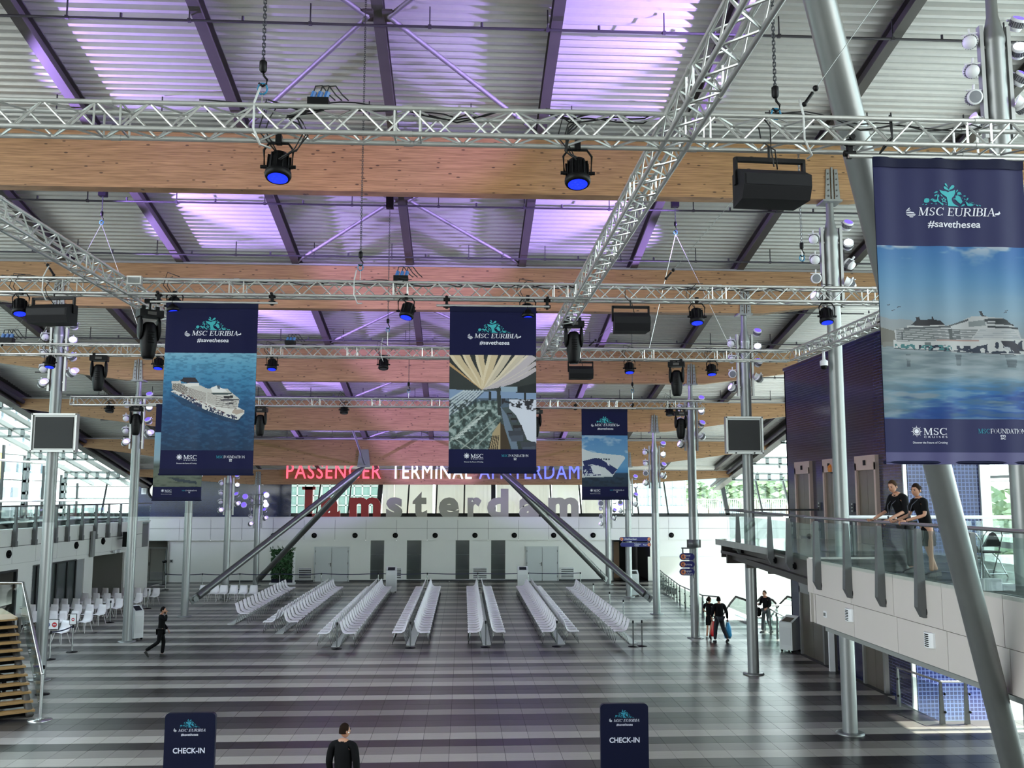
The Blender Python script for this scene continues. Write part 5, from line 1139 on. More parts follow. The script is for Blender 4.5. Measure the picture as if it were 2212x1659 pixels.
def logo(m, f, teal, white):
    """whale-tail emblem; f takes crop coordinates of the nearest banner (x right, y down)"""
    T = lambda pts: poly(m, pts, f, teal)
    T([(948, 498), (1000, 512), (1050, 515), (1078, 528), (1105, 512), (1150, 500), (1192, 484), (1190, 530), (1170, 575), (1135, 610), (1132, 640), (1150, 680), (1190, 710), (1240, 731), (1062, 731), (1070, 690), (1060, 640), (1055, 600), (1010, 575), (970, 545)])
    for x, y, r, a in ((1052, 415, 24, -2.2), (1045, 468, 34, -2.6), (1150, 445, 40, -.7), (905, 530, 20, -.4), (1222, 495, 16, -1.0), (975, 580, 16, -2.2), (890, 580, 18, 2.5), (930, 590, 20, -1.1), (860, 640, 16, .6), (880, 665, 26, .2), (1360, 618, 18, -1), (1325, 575, 14, 0), (1395, 700, 26, 0), (1300, 708, 22, -.5), (835, 640, 14, -.4), (715, 708, 10, -.5), (755, 712, 12, -.5), (835, 698, 8, 0), (895, 705, 12, 0), (1045, 685, 8, 0), (1040, 712, 8, 0), (990, 700, 10, .6), (1490, 718, 14, .5), (1530, 720, 12, .5), (1430, 680, 8, 0), (1452, 700, 7, 0), (1408, 668, 7, 0), (1385, 668, 5, 0), (1290, 605, 6, 0), (1325, 625, 10, 1)): drop(m, f, x, y, r, -a if False else a, teal)
    T([(725, 665), (735, 630), (765, 618), (795, 625), (805, 645), (795, 675), (765, 690), (735, 685)])
    T([(1195, 570), (1230, 565), (1262, 585), (1275, 620), (1290, 660), (1265, 690), (1235, 675), (1212, 650), (1190, 625), (1150, 625), (1165, 615), (1190, 612)])
    T([(1215, 560), (1225, 525), (1245, 512), (1270, 520), (1285, 555), (1262, 550), (1250, 560), (1238, 552)])
    T([(1330, 652), (1350, 665), (1375, 695), (1430, 700), (1440, 712), (1400, 730), (1355, 722), (1340, 690)])
    T([(915, 575), (935, 560), (925, 620), (935, 660), (1000, 715), (985, 728), (930, 680), (870, 640), (905, 645), (912, 620)])
    T([(1007+(46 if i % 2 == 0 else 22)*math.sin(PI*i/5), 645-(46 if i % 2 == 0 else 22)*math.cos(PI*i/5)) for i in range(10)])
    poly(m, [(1007+(20 if i % 2 == 0 else 9)*math.sin(PI*i/5), 645-(20 if i % 2 == 0 else 9)*math.cos(PI*i/5)) for i in range(10)], lambda a, b: f(a, b, .0012), 2)
    W = lambda pts: poly(m, pts, f, white)
    W([(465, 803), (500, 770), (512, 762), (515, 775), (495, 790)]); W([(457, 820), (468, 805), (525, 790), (520, 803), (475, 812)])
    W([(455, 832), (520, 822), (570, 832), (582, 846), (520, 840), (470, 840)]); W([(458, 853), (592, 856), (592, 866), (462, 864)]); W([(470, 874), (590, 874), (580, 884), (482, 886)]); W([(500, 893), (565, 893), (548, 905), (515, 904)])
def sunlogo(m, f, cx, cy, r, mi):
    for i in range(16):
        a = 2*PI*i/16; rr = r*(1 if i % 2 == 0 else .75); d = .1
        poly(m, [(cx+.62*r*math.cos(a-d), cy+.62*r*math.sin(a-d)), (cx+rr*math.cos(a), cy+rr*math.sin(a)), (cx+.62*r*math.cos(a+d), cy+.62*r*math.sin(a+d))], f, mi)
    n = 20
    for i in range(n):
        a, b = 2*PI*i/n, 2*PI*(i+1)/n; poly(m, [(cx+.6*r*math.cos(a), cy+.6*r*math.sin(a)), (cx+.6*r*math.cos(b), cy+.6*r*math.sin(b)), (cx+.5*r*math.cos(b), cy+.5*r*math.sin(b)), (cx+.5*r*math.cos(a), cy+.5*r*math.sin(a))], f, mi)
    poly(m, [(cx+.38*r*math.cos(2*PI*i/12), cy+.38*r*math.sin(2*PI*i/12)) for i in range(12)], f, mi)
# ---------------------------------------------------------------- printed pictures (computed colours on a fine grid)
def vnoise(h, w_, cy, cx, seed):
    r = np.random.RandomState(seed); g = r.rand(cy+2, cx+2); ys = np.linspace(0, cy, h, endpoint=False); xs = np.linspace(0, cx, w_, endpoint=False)
    yi = ys.astype(int); xi = xs.astype(int); fy = (ys-yi)[:, None]; fx = (xs-xi)[None]; fy = fy*fy*(3-2*fy); fx = fx*fx*(3-2*fx)
    a, b, c, d = g[yi][:, xi], g[yi][:, xi+1], g[yi+1][:, xi], g[yi+1][:, xi+1]
    return (a*(1-fx)+b*fx)*(1-fy)+(c*(1-fx)+d*fx)*fy
def fbm(h, w_, cy, cx, seed, o=4): return sum(vnoise(h, w_, cy*2**i, cx*2**i, seed+i)/2**i for i in range(o))/sum(1/2**i for i in range(o))
class Canvas:
    def __init__(s, w_, h): s.w = w_; s.h = h; s.a = np.zeros((h, w_, 3)); s.V, s.U = np.mgrid[0:h, 0:w_]; s.U = (s.U+.5)/w_; s.V = (s.V+.5)/h
    def grad(s, stops):
        v = [p for p, _ in stops]; c = np.array([tuple(int(x[i:i+2], 16)/255 for i in (0, 2, 4)) for _, x in stops])
        for k in range(3): s.a[..., k] = np.interp(s.V, v, c[:, k])
    def mask(s, pts):
        m = np.zeros((s.h, s.w), bool); n = len(pts)
        for i in range(n):
            x0, y0 = pts[i]; x1, y1 = pts[(i+1) % n]
            if y0 == y1: continue
            c = ((s.V >= min(y0, y1)) & (s.V < max(y0, y1))); xx = x0+(s.V-y0)*(x1-x0)/(y1-y0); m ^= c & (s.U < xx)
        return m
    def poly(s, pts, col, al=1, tex=None):
        m = s.mask(pts); c = np.array([int(col[i:i+2], 16)/255 for i in (0, 2, 4)]); 
        if tex is None: s.a[m] = s.a[m]*(1-al)+c*al
        else: t = (tex[m]*al)[:, None]; s.a[m] = s.a[m]*(1-t)+c*t
    def line(s, p, q, wd, col, al=1):
        d = np.array([q[0]-p[0], (q[1]-p[1])]); L_ = math.hypot(*d); n = (-d[1]/L_*wd/2, d[0]/L_*wd/2)
        s.poly([(p[0]+n[0], p[1]+n[1]), (q[0]+n[0], q[1]+n[1]), (q[0]-n[0], q[1]-n[1]), (p[0]-n[0], p[1]-n[1])], col, al)
    def blend(s, col, al): c = np.array([int(col[i:i+2], 16)/255 for i in (0, 2, 4)]); al = np.clip(al, 0, 1)[..., None]; s.a = s.a*(1-al)+c*al
def pic_sky_ship():
    C = Canvas(230, 262); F5 = lambda x, y: ((1880+x/4.485-1891)/317, (640+y/4.485-533)/372); P = lambda L: [F5(*p) for p in L]
    C.grad([(0, '4f90cf'), (.2, '7ab2dc'), (.4, 'a3c3d8'), (.52, 'aab9c2'), (.56, 'a2b0b6'), (.66, 'a9b8bf'), (.75, 'a7bcc7'), (.84, '3f8fcb'), (.92, '3f86bf'), (1, '2668ad')])
    C.blend('2f7fd0', (C.U-.2)*.9*(C.V < .3)*(1-C.V/.3)); C.blend('1d5fc0', ((C.U-.35)*1.6)*np.clip((C.V-.78)*6, 0, 1)); C.blend('9fb0b0', (.45-C.U)*1.6*(C.V > .62)*np.clip(1.15-abs(C.V-.85)*2, 0, 1))
    cl = fbm(C.h, C.w, 14, 6, 3); C.blend('dfe6ee', np.clip((cl-.52)*5, 0, .9)*(C.V < .13)*(C.V > -.1)*(1-C.V/.14)); cl2 = fbm(C.h, C.w, 40, 5, 9)
    water = C.V > .555; C.blend('6f8692', np.clip((cl2-.5)*3, 0, .5)*water); C.blend('c9d4da', np.clip((.47-cl2)*3, 0, .45)*water); C.blend('0f49a8', np.clip((fbm(C.h, C.w, 20, 3, 21)-.5)*5, 0, .7)*(C.V > .84)); C.blend('a5b3bd', np.clip((fbm(C.h, C.w, 22, 4, 31)-.6)*6, 0, .8)*(C.V > .78))
    C.poly(P([(0, 200), (60, 215), (150, 240), (250, 235), (340, 240), (400, 300), (400, 470), (0, 470)]), 'b4b8ba', .75); C.poly(P([(0, 310), (60, 320), (110, 335), (180, 350), (200, 480), (0, 490)]), '8d8c84'); C.poly(P([(1400, 450), (1489, 425), (1489, 495), (1400, 500)]), '7f8a86')
    C.poly(P([(60, 460), (200, 455), (230, 500), (60, 505)]), '9c9c96')
    # hull
    C.poly(P([(165, 440), (230, 430), (640, 440), (1150, 425), (1370, 410), (1450, 425), (1385, 560), (1300, 572), (600, 545), (170, 515)]), 'e4e6e6')
    C.poly(P([(180, 345), (270, 320), (640, 300), (770, 270), (870, 215), (1000, 200), (1190, 218), (1270, 285), (1335, 315), (1360, 410), (1150, 425), (640, 440), (190, 440)]), 'd8dadb')
    for i in range(13): y = 330+i*9; C.line(F5(200, y+8), F5(530+i*2, y), .004, '7f8789', .8)
    for i in range(13): y = 335+i*8; C.line(F5(530, y), F5(690, y-4), .0035, '8b9295', .8)
    for i in range(11): y = 335+i*9; C.line(F5(690, y), F5(790, y-2), .0045, '5f676b', .8); C.line(F5(790, y-4), F5(960-i*7, y-6), .0035, '868d90', .8)
    for i in range(9): y = 330+i*10; C.line(F5(970-i*8, y), F5(1290+i*8, y+4), .0028, 'aab4ba', .7)
    C.poly(P([(250, 355), (262, 355), (262, 440), (250, 440)]), '6a7276'); C.poly(P([(675, 330), (710, 325), (715, 432), (680, 432)]), '5d6468')
    C.poly(P([(870, 255), (1020, 235), (1030, 290), (870, 305)]), '9aa1a4'); C.poly(P([(1020, 225), (1190, 218), (1240, 245), (1020, 250)]), '39424a'); C.poly(P([(1045, 290), (1335, 305), (1335, 322), (1045, 310)]), '3b444c'); C.poly(P([(1110, 235), (1215, 235), (1270, 275), (1130, 270)]), '2f383f'); C.line(F5(1040, 262), F5(1290, 282), .008, '3d464c')
    C.poly(P([(340, 290), (395, 240), (540, 235), (610, 250), (645, 292), (420, 300)]), '32323c'); C.poly(P([(385, 215), (420, 210), (425, 240), (390, 242)]), '32323c'); C.poly(P([(530, 210), (545, 208), (548, 240), (532, 242)]), '3a3a44'); C.poly(P([(300, 300), (640, 290), (650, 300), (300, 315)]), 'eceeee'); C.line(F5(270, 325), F5(700, 305), .012, '5b6266', .8)
    C.poly(P([(660, 300), (770, 262), (870, 225), (870, 245), (780, 275), (680, 305)]), '565e63'); C.poly(P([(970, 150), (1000, 152), (1010, 190), (1040, 198), (1000, 202), (985, 185)]), '3a3d45'); C.poly(P([(890, 205), (980, 198), (985, 208), (890, 215)]), 'd9dcdc')
    # patterned hull art
    r = np.random.RandomState(4)
    n1 = fbm(C.h, C.w, 60, 44, 50, 1); band = C.mask(P([(400, 480), (960, 490), (1150, 440), (1370, 430), (1360, 555), (1100, 556), (600, 538), (400, 525)])); bl = (n1 > .5) & band; C.a[bl] = np.array([.16, .22, .32]); band2 = C.mask(P([(180, 475), (420, 480), (700, 486), (700, 540), (400, 525), (180, 510)])); bl = (fbm(C.h, C.w, 90, 80, 60, 2) > .52) & band2; C.a[bl] = np.array([.3, .62, .64])*.8+.1
    C.poly(P([(1160, 440), (1250, 438), (1330, 470), (1400, 545), (1340, 520), (1260, 480), (1180, 490)]), '26263c'); C.poly(P([(1210, 470), (1290, 490), (1350, 555), (1290, 556), (1250, 510)]), '26263c'); C.poly(P([(1180, 490), (1240, 500), (1250, 540), (1190, 520)]), 'cfd4d8'); C.line(F5(560, 440), F5(960, 438), .008, 'c39a90', .8); C.poly(P([(455, 455), (515, 455), (515, 480), (455, 480)]), '7f8a8c'); C.line(F5(170, 517), F5(1300, 572), .004, '3a4450', .9)
    for x, w_ in ((300, 45), (760, 60), (1250, 130)): C.poly(P([(x-w_/2, 570), (x+w_/2, 570), (x+w_/3, 690), (x-w_/3, 690)]), '4f5c66', .8, np.clip((cl2-.35)*3, 0, .8))
    for x, y in ((135, 100), (180, 150), (235, 115), (1215, 160), (1225, 145)): C.line(F5(x-16, y+6), F5(x, y), .004, '5a6570'); C.line(F5(x, y), F5(x+16, y-2), .004, '5a6570')
    return C
def pic_aerial():
    C = Canvas(150, 160); F7 = lambda x, y: ((x-45)/740, (y-455)/772); P = lambda L: [F7(*p) for p in L]
    C.grad([(0, '85bad2'), (.12, '5fa3c4'), (.3, '3a83ac'), (.5, '24618c'), (.75, '184a72'), (1, '123a5c')]); C.blend('7fc0e0', np.clip(C.U-.5, 0, 1)*.25*(C.V < .5)); n = fbm(C.h, C.w, 60, 22, 77); C.blend('0e3352', np.clip((n-.5)*1.4, 0, .2)); C.blend('8cc4dc', np.clip((.47-n)*1.2, 0, .12))
    C.poly(P([(110, 790), (700, 960), (640, 1010), (560, 1000), (200, 870)]), '0f2d4a', .5)
    C.poly(P([(105, 765), (180, 735), (440, 850), (640, 880), (700, 910), (703, 935), (650, 988), (560, 965), (380, 905), (200, 810)]), 'e2e1dd')
    C.poly(P([(110, 680), (180, 700), (330, 710), (400, 740), (560, 740), (600, 775), (660, 820), (650, 880), (600, 905), (470, 870), (240, 790), (115, 745)]), 'cfcdc8')
    for i in range(9): C.line(F7(120, 690+i*7), F7(240, 725+i*8), .007, '6d655f', .8); C.line(F7(245, 735+i*7), F7(390, 780+i*10), .006, '8a827c', .8); C.line(F7(400, 770+i*10), F7(480, 800+i*10), .006, 'a39c96', .7)
    for i in range(6): C.line(F7(470, 800+i*16), F7(640, 830+i*13), .008, '8f8a86', .8)
    C.poly(P([(180, 680), (200, 655), (300, 655), (325, 690), (230, 695)]), '2f2834'); C.poly(P([(205, 700), (330, 695), (330, 720), (220, 725)]), 'e8e6e2'); C.poly(P([(110, 685), (180, 678), (185, 700), (115, 700)]), 'd6d3cf')
    C.poly(P([(425, 735), (470, 715), (510, 735), (540, 745), (560, 765), (440, 770)]), 'e9ebe9'); C.poly(P([(475, 715), (500, 718), (500, 745), (480, 740)]), '5a6a78'); C.poly(P([(430, 775), (560, 775), (600, 770), (590, 785), (450, 788)]), '4c5a5c'); C.poly(P([(530, 800), (608, 793), (605, 812), (540, 818)]), '22222a'); C.poly(P([(500, 825), (660, 820), (655, 832), (510, 838)]), '5c5a60'); C.poly(P([(545, 858), (615, 848), (612, 860), (550, 866)]), '3a3a44')
    C.poly(P([(620, 900), (690, 905), (700, 925), (640, 945), (600, 930)]), 'b9aba0')
    n1 = fbm(C.h, C.w, 60, 60, 90, 2); m = C.mask(P([(110, 765), (250, 800), (470, 905), (650, 960), (640, 985), (560, 960), (380, 905), (190, 805)])) & (n1 > .5); C.a[m] = np.array([.16, .2, .34])
    for i in range(10): x, y = 200+i*36, 775+i*16; C.poly(P([(x, y), (x+20, y+8), (x+20, y+14), (x, y+6)]), '7a4a40')
    return C
def pic_hall():
    C = Canvas(170, 184); G = lambda x, y: ((x-42)/780, (y-540)/845); P = lambda L: [G(*p) for p in L]
    C.grad([(0, '33383a'), (.35, '3d4343'), (.4, '6f7f88'), (.5, '59666a'), (1, '38423f')])
    # fanning ceiling slats meeting near (340, 855)
    fan = [((45, 545), (130, 540), (215, 790)), ((165, 540), (215, 540), (270, 790)), ((280, 540), (340, 540), (320, 790)), ((395, 540), (470, 540), (370, 790)), ((515, 540), (590, 540), (420, 790)), ((640, 540), (715, 540), (450, 800)), ((760, 540), (822, 545), (500, 800)), ((822, 590), (822, 625), (540, 810)), ((822, 650), (822, 675), (560, 820))]
    for i, (a, b, mid) in enumerate(fan):
        c = ((a[0]+b[0])/2, (a[1]+b[1])/2); e = (340, 852); wd = 24 if i < 6 else 15; pts = []; L_, R_ = [], []
        for k in range(9):
            s = k/8; bend = (60 if i < 3 else (-10 if i < 5 else 30))*math.sin(PI*s)
            x = (1-s)**2*c[0]+2*s*(1-s)*(mid[0]+bend)+s*s*e[0]; y = (1-s)**2*c[1]+2*s*(1-s)*mid[1]+s*s*e[1]; w_ = (abs(b[0]-a[0])/2+8)*(1-s)+2*s+8*math.sin(PI*s); L_.append((x-w_, y-(0 if i < 6 else w_*.6))); R_.append((x+w_, y+(0 if i < 6 else w_*.6)))
        if i >= 7: L_ = [(x, y-9*(1-k/8)-1) for k, (x, y) in enumerate(L_)]; R_ = [(x, y+9*(1-k/8)+1) for k, (x, y) in enumerate(R_)]
        C.poly(P(L_+R_[::-1]), 'd9c7a6' if i < 4 else ('d5c9b4' if i < 6 else 'c9c0c4')); C.poly(P([(x+2, y) for x, y in L_]+[(x*.65+r[0]*.35, y) for (x, y), r in zip(L_, R_)][::-1]), 'f0e4c8', .7)
    C.poly(P([(42, 600), (200, 790), (340, 860), (600, 820), (822, 700), (822, 850), (42, 850)]), '3a403f', .95); C.poly(P([(42, 640), (42, 610), (330, 850), (340, 860)]), 'c8a678')
    C.poly(P([(42, 850), (330, 870), (822, 860), (822, 945), (42, 960)]), '8fa6c4'); C.poly(P([(42, 940), (400, 930), (822, 935), (822, 960), (42, 1100)]), '5d6f80')
    for k in range(7): C.line(G(42, 950+k*40-k*8), G(180+k*28, 860), .02, 'cfd8dc', .85); C.line(G(42, 965+k*40-k*8), G(180+k*28, 875), .012, '47586a', .8)
    C.poly(P([(42, 1090), (300, 960), (500, 950), (500, 1385), (42, 1385)]), '6b7f7d'); n = fbm(C.h, C.w, 30, 30, 5); low = C.V > .48; C.blend('2f3a38', np.clip((n-.48)*5, 0, .75)*low*(C.U < .6)); C.blend('c2d0cc', np.clip((.44-n)*6, 0, .7)*low*(C.U < .6))
    for k in range(9): C.poly(P([(60+k*36, 1290-k*28), (140+k*30, 1270-k*28), (150+k*30, 1284-k*28), (70+k*36, 1304-k*28)]), 'c9d3cf')
    for (a, b) in (((42, 1330), (330, 1060)), ((150, 1385), (470, 1110)), ((260, 1385), (500, 1150)), ((42, 1210), (300, 1000)), ((60, 1270), (240, 1385))): C.line(G(*a), G(*b), .012, 'a9b3ad', .9)
    C.poly(P([(395, 1385), (430, 1240), (500, 1140), (500, 1385)]), 'b8a684'); 
    for k in range(5): C.line(G(400+k*18, 1385), G(430+k*14, 1260), .01, '3b3026')
    C.poly(P([(500, 1150), (545, 1180), (590, 1385), (500, 1385)]), '4a3d2c'); C.poly(P([(465, 850), (500, 820), (510, 1080), (480, 1080)]), '3b4242'); C.poly(P([(500, 1000), (560, 1080), (640, 1290), (660, 1385), (600, 1385), (540, 1200)]), '78889a')
    C.poly(P([(580, 940), (822, 940), (822, 1330), (740, 1300), (700, 1200), (640, 1080), (580, 1020)]), 'dfe3f0')
    C.blend('2f2f36', np.clip((fbm(C.h, C.w, 44, 40, 15)-.5)*9, 0, 1)*C.mask(P([(510, 930), (822, 935), (822, 1050), (600, 1000), (510, 990)])))
    for (x, y, s) in ((560, 1060, 50), (590, 1105, 65), (610, 1170, 90), (570, 1220, 150), (680, 1320, 150)): C.poly(P([(x, y), (x+s*.9, y-2), (x+s, y+s*.35), (x+s*.95, y+s*.6), (x+s*.2, y+s*.6), (x+s*.05, y+s*.3)]), '2c2a2c' if s < 100 else '454a55'); C.poly(P([(x+s*.1, y+s*.3), (x+s*.9, y+s*.25), (x+s*.9, y+s*.6), (x+s*.2, y+s*.65)]), '5a6270', .8)
    C.poly(P([(640, 830), (822, 790), (822, 880), (640, 880)]), '22282b'); C.poly(P([(500, 825), (650, 825), (650, 870), (510, 870)]), '9fb4c4'); C.line(G(722, 840), G(722, 950), .022, '252a2e'); C.line(G(408, 870), G(408, 950), .03, '30383a')
    return C
def pic_bow():
    C = Canvas(96, 104); G = lambda x, y: ((x-1635)/293, (y-1158)/322); P = lambda L: [G(*p) for p in L]
    C.grad([(0, '5b93c4'), (.25, '6ea2cc'), (.6, '6fa8d0'), (.72, '4f8fc0'), (.74, '2c4860'), (1, '1d3348')]); n = fbm(C.h, C.w, 12, 5, 8); C.blend('cfdce6', np.clip((n-.5)*4, 0, .6)*(C.V < .35)); n = fbm(C.h, C.w, 30, 12, 18); C.blend('0f2030', np.clip((n-.45)*3, 0, .6)*(C.V > .74))
    C.poly(P([(1635, 1240), (1660, 1250), (1700, 1265), (1900, 1285), (1912, 1300), (1830, 1412), (1635, 1418)]), 'dde3e4'); C.poly(P([(1640, 1320), (1720, 1300), (1760, 1310), (1860, 1370), (1830, 1405), (1780, 1360), (1700, 1340), (1650, 1350)]), '23306a'); C.poly(P([(1640, 1350), (1700, 1345), (1760, 1410), (1640, 1412)]), '23306a'); C.poly(P([(1690, 1350), (1740, 1345), (1760, 1400), (1710, 1405)]), 'e4e8ea'); C.poly(P([(1790, 1325), (1802, 1322), (1812, 1350), (1800, 1345)]), 'e8ecee')
    n = fbm(C.h, C.w, 40, 40, 28, 2); m = C.mask(P([(1635, 1370), (1700, 1370), (1740, 1412), (1635, 1415)])) & (n > .5); C.a[m] = (.8, .82, .86)
    for k in range(6): C.poly(P([(1722+k*16, 1300+k), (1732+k*16, 1300+k), (1732+k*16, 1308+k), (1722+k*16, 1308+k)]), '2a3550')
    C.line(G(1635, 1420), G(1830, 1415), .02, 'c8d0d2'); return C
def pic_sea():
    C = Canvas(60, 64); C.grad([(0, '8fc0dc'), (.5, '9fb8c2'), (.6, '5f6a66'), (.8, '6f7868'), (1, '6a7264')]); n = fbm(C.h, C.w, 24, 5, 8); C.blend('3a4238', np.clip((n-.5)*4, 0, .6)*(C.V > .6)); C.blend('2a3a48', C.mask([(.3, .82), (.9, .9), (.9, .95), (.5, .9)])*.8); return C
# fabric and printed materials
def printmat(name, rough=.6):
    m = bpy.data.materials.new(name); m.use_nodes = True; nt = m.node_tree; b = nt.nodes['Principled BSDF']; a = nt.nodes.new('ShaderNodeVertexColor'); a.layer_name = 'print'; nt.links.new(a.outputs[0], b.inputs['Base Color']); b.inputs['Roughness'].default_value = rough; b.inputs['Specular IOR Level'].default_value = .3; return m
PRM = printmat('printed_fabric'); NAVY = mat('navy_banner_fabric', '0d1036', .65, noise='0b0e31', scale=3, spec=.15); NAVY2 = mat('dark_navy_band', '070c2b', .6, spec=.15)
TEAL = mat('teal_print', '3a9ca3', .6, spec=.2); INKW = mat('white_print', 'd3d5de', .6, spec=.2); TEAL2 = mat('dull_teal_print', '2f7f95', .6, spec=.2)
def banner(lab, tl, tr, bl, Y, pic, amp=.006, pipe=(-.25, .25)):
    A, B = atY(*tl, Y), atY(*tr, Y); C_ = atY(*bl, Y); W = (B.x-A.x); H = A.z-C_.z; t = thing('hanging_banner', lab, 'banner', (A.x, Y, A.z), group='navy cruise banners hanging from the trusses')
    fold = lambda u, v: amp*(math.sin(u*17+1)+.6*math.sin(u*31+v*2)+.4*math.sin(u*9+v*5))
    def f(u, v, lift=.002): return Vector((A.x+u*W, Y-fold(u, v)-lift, A.z-v*H))
    def grid(u0, u1, v0, v1, nu, nv, lift, mats, nm, cols=None):
        vs = [f(u0+(u1-u0)*i/nu, v0+(v1-v0)*j/nv, lift) for j in range(nv+1) for i in range(nu+1)]
        fs = [(j*(nu+1)+i, (j+1)*(nu+1)+i, (j+1)*(nu+1)+i+1, j*(nu+1)+i+1) for j in range(nv) for i in range(nu)]
        m = MB(); m.add(vs, fs, 0, cols is None); o = m.build(nm, mats, t)
        if cols is not None:
            ca = o.data.color_attributes.new('print', 'BYTE_COLOR', 'CORNER'); arr = np.ones((nv*nu, 4, 4)); c = cols.reshape(-1, 3); c = np.where(c <= .04045, c/12.92, ((c+.055)/1.055)**2.4); arr[:, :, :3] = c[:, None, :]
            ca.data.foreach_set('color', arr.reshape(-1))
        return o
    grid(0, 1, 0, 1, 40, 12, 0, NAVY if Y > 10 else mat('lightened_navy_fabric', '24264c', .6, noise='202247', scale=3, spec=.2), 'cloth')  # nearest banner: same navy, colour lightened in place of backlight
    grid(0, 1, 0, 1, 20, 4, -.012, NAVY2, 'back_layer')
    grid(-.003, 1.003, .002, .036, 40, 2, .012, NAVY2, 'top_sleeve')
    grid(-.003, 1.003, .962, 1.0, 40, 3, .009, NAVY2 if Y > 10 else mat('hem_violet_grey', '3c3a66', .6), 'bottom_hem')
    C = pic(); C.a = C.a**1.12*(.7 if Y < 10 else .84); grid(0, 1, .297, .857, C.w, C.h, .0025, PRM, 'printed_picture', C.a)
    m = MB()
    fx = lambda x, y, l=.0: f((x-8)/2187, (y-15)/6.66/662, .004+l)      # crop coordinates of the logo area
    logo(m, fx, 0, 1)
    m.build('whale_tail_emblem', [TEAL, INKW, NAVY], t)
    g = lambda x, y: f(x, y, .004)
    m = MB(); fy = lambda x, y: f(x, -y, .004); serif(m, 'MSC EURIBIA', fy, .285, -.1955, .0275, .505, shear=.35)
    poly(m, [(.79, .186), (.812, .184), (.818, .178), (.826, .186), (.814, .191), (.79, .191)], g)
    put_text(m, '#savethesea', fy, .345, -.2335, .0235, width=.345, shear=.12, off=.012)
    m.build('ship_name_lettering', INKW, t)
    m = MB(); asp = H/W; sunlogo(m, lambda x, y: f(x, .896+y/asp, .004), .205, 0, .038, 0); serif(m, 'MSC', fy, .25, -.9075, .0225, .145); put_text(m, 'CRUISES', fy, .252, -.9165, .006, width=.142, off=.004, sp=1.5); put_text(m, 'Discover the Future of Cruising', fy, .178, -.9345, .0066, width=.215, off=.003)
    m.build('company_lettering', INKW, t)
    m = MB(); serif(m, 'MSC', fy, .602, -.9015, .0145, .078, mi=1); serif(m, 'FOUNDATION', fy, .682, -.9015, .0145, .228)
    put_text(m, 'm', fy, .742, -.912, .0085, off=.02, width=.03); put_text(m, 'sc', fy, .742, -.920, .0085, off=.02, width=.03); m.build('foundation_lettering', [INKW, TEAL2], t)
    MB().tube((A.x+pipe[0], Y, A.z+.0), (B.x+pipe[1], Y, A.z+.0), .022, 8).build('top_pipe', ALU, t); MB().tube((A.x-.02, Y, A.z-H+.02), (B.x+.02, Y, A.z-H+.02), .018, 8).build('bottom_pipe', NAVY2, t)
    return t
b1 = banner('largest navy banner at the right, picturing a white cruise ship under blue sky', (1884, 338), (2208, 343), (1884, 1003), 9.2, pic_sky_ship, .008, (-.25, .1))
banner('navy banner at the left picturing a cruise ship seen from above on blue sea', (361, 652), (558, 656), (361, 1027), 17.15, pic_aerial, .003, (-.3, .35))
banner('navy banner in the middle picturing a restaurant under fanning ceiling slats', (972, 660), (1158, 664), (972, 1023), 17.15, pic_hall, .003)
banner('small navy banner picturing the bow of a cruise ship', (1256, 882), (1355, 884), (1256, 1080), 31.45, pic_bow, .003, (-.3, .3))
banner('small navy banner mostly hidden behind the ship-at-sea banner', (338, 872), (442, 874), (338, 1082), 31.45, pic_sea, .003)
# ---------------------------------------------------------------- signs on the back beam and ledge
def letters3d(par, s, x0, x1, z, h, Y, d, mats, order=None, off=.0, lower=False, lift=0):
    """each letter is its own raised part; s is spread evenly between x0 and x1"""
    full, _, W = text2d(s, 1.0, 0, off, 1.12); k = (x1-x0)/W; pos = 0
    for i, ch in enumerate(s):
        if ch == ' ': continue
        pre = text2d(s[:i]+ch, 1.0, 0, off, 1.12)[2] if i else text2d(ch, 1.0, 0, off, 1.12)[2]; vs, fs, w_ = text2d(ch, 1.0, 0, off, 1.12); xs = x0+(pre-w_)*k
        n = len(vs); kz = h/.72; V_ = [(xs+a*k, Y-d, z+b*kz) for a, b in vs]+[(xs+a*k, Y, z+b*kz) for a, b in vs]
        cnt = {}
        for f_ in fs:
            for a, b in zip(f_, f_[1:]+f_[:1]): cnt[(a, b)] = 1
        ed = [(a, b) for a, b in cnt if (b, a) not in cnt]
        m = MB(); m.add(V_, [tuple(f_) for f_ in fs]); m.add(V_, [tuple(q+n for q in f_[::-1]) for f_ in fs]+[(a, a+n, b+n, b) for a, b in ed]); m.build('letter', mats(i), par)
sg = thing('terminal_sign', 'illuminated red, white and blue sign reading PASSENGER TERMINAL AMSTERDAM', 'sign', (-2, 61.6, 6.8))
LR_ = mat('red_lit_letter', (1, .2, .25), .4, emit=.85, ecol=(1, .12, .17)); LW_ = mat('white_lit_letter', (.95, .95, 1), .4, emit=1.1, ecol=(.9, .92, 1)); LB_ = mat('blue_lit_letter', (.25, .28, 1), .4, emit=.9, ecol=(.13, .16, 1))
SY = 61.68; zz = atY(900, 1034, SY).z; hh = 1.0
for s, a_, b_, m_ in (('PASSENGER', 619, 823, LR_), ('TERMINAL', 845, 1019, LW_), ('AMSTERDAM', 1035, 1251, LB_)): letters3d(sg, s, atY(a_, 1020, SY).x, atY(b_, 1020, SY).x, zz, hh, SY, .08, lambda i, m_=m_: m_, off=.001)
ia = thing('city_letters', 'giant free-standing letters on the gallery ledge, red I am and pale sterdam', 'sign', (-3, BY+.3, 4.3))
RED = mat('red_letter', '8c1f1c', .4); PALE = mat('pale_letter', 'a5a29a', .5)
LY = BY+.55; z0 = 4.3; H2 = 2.02
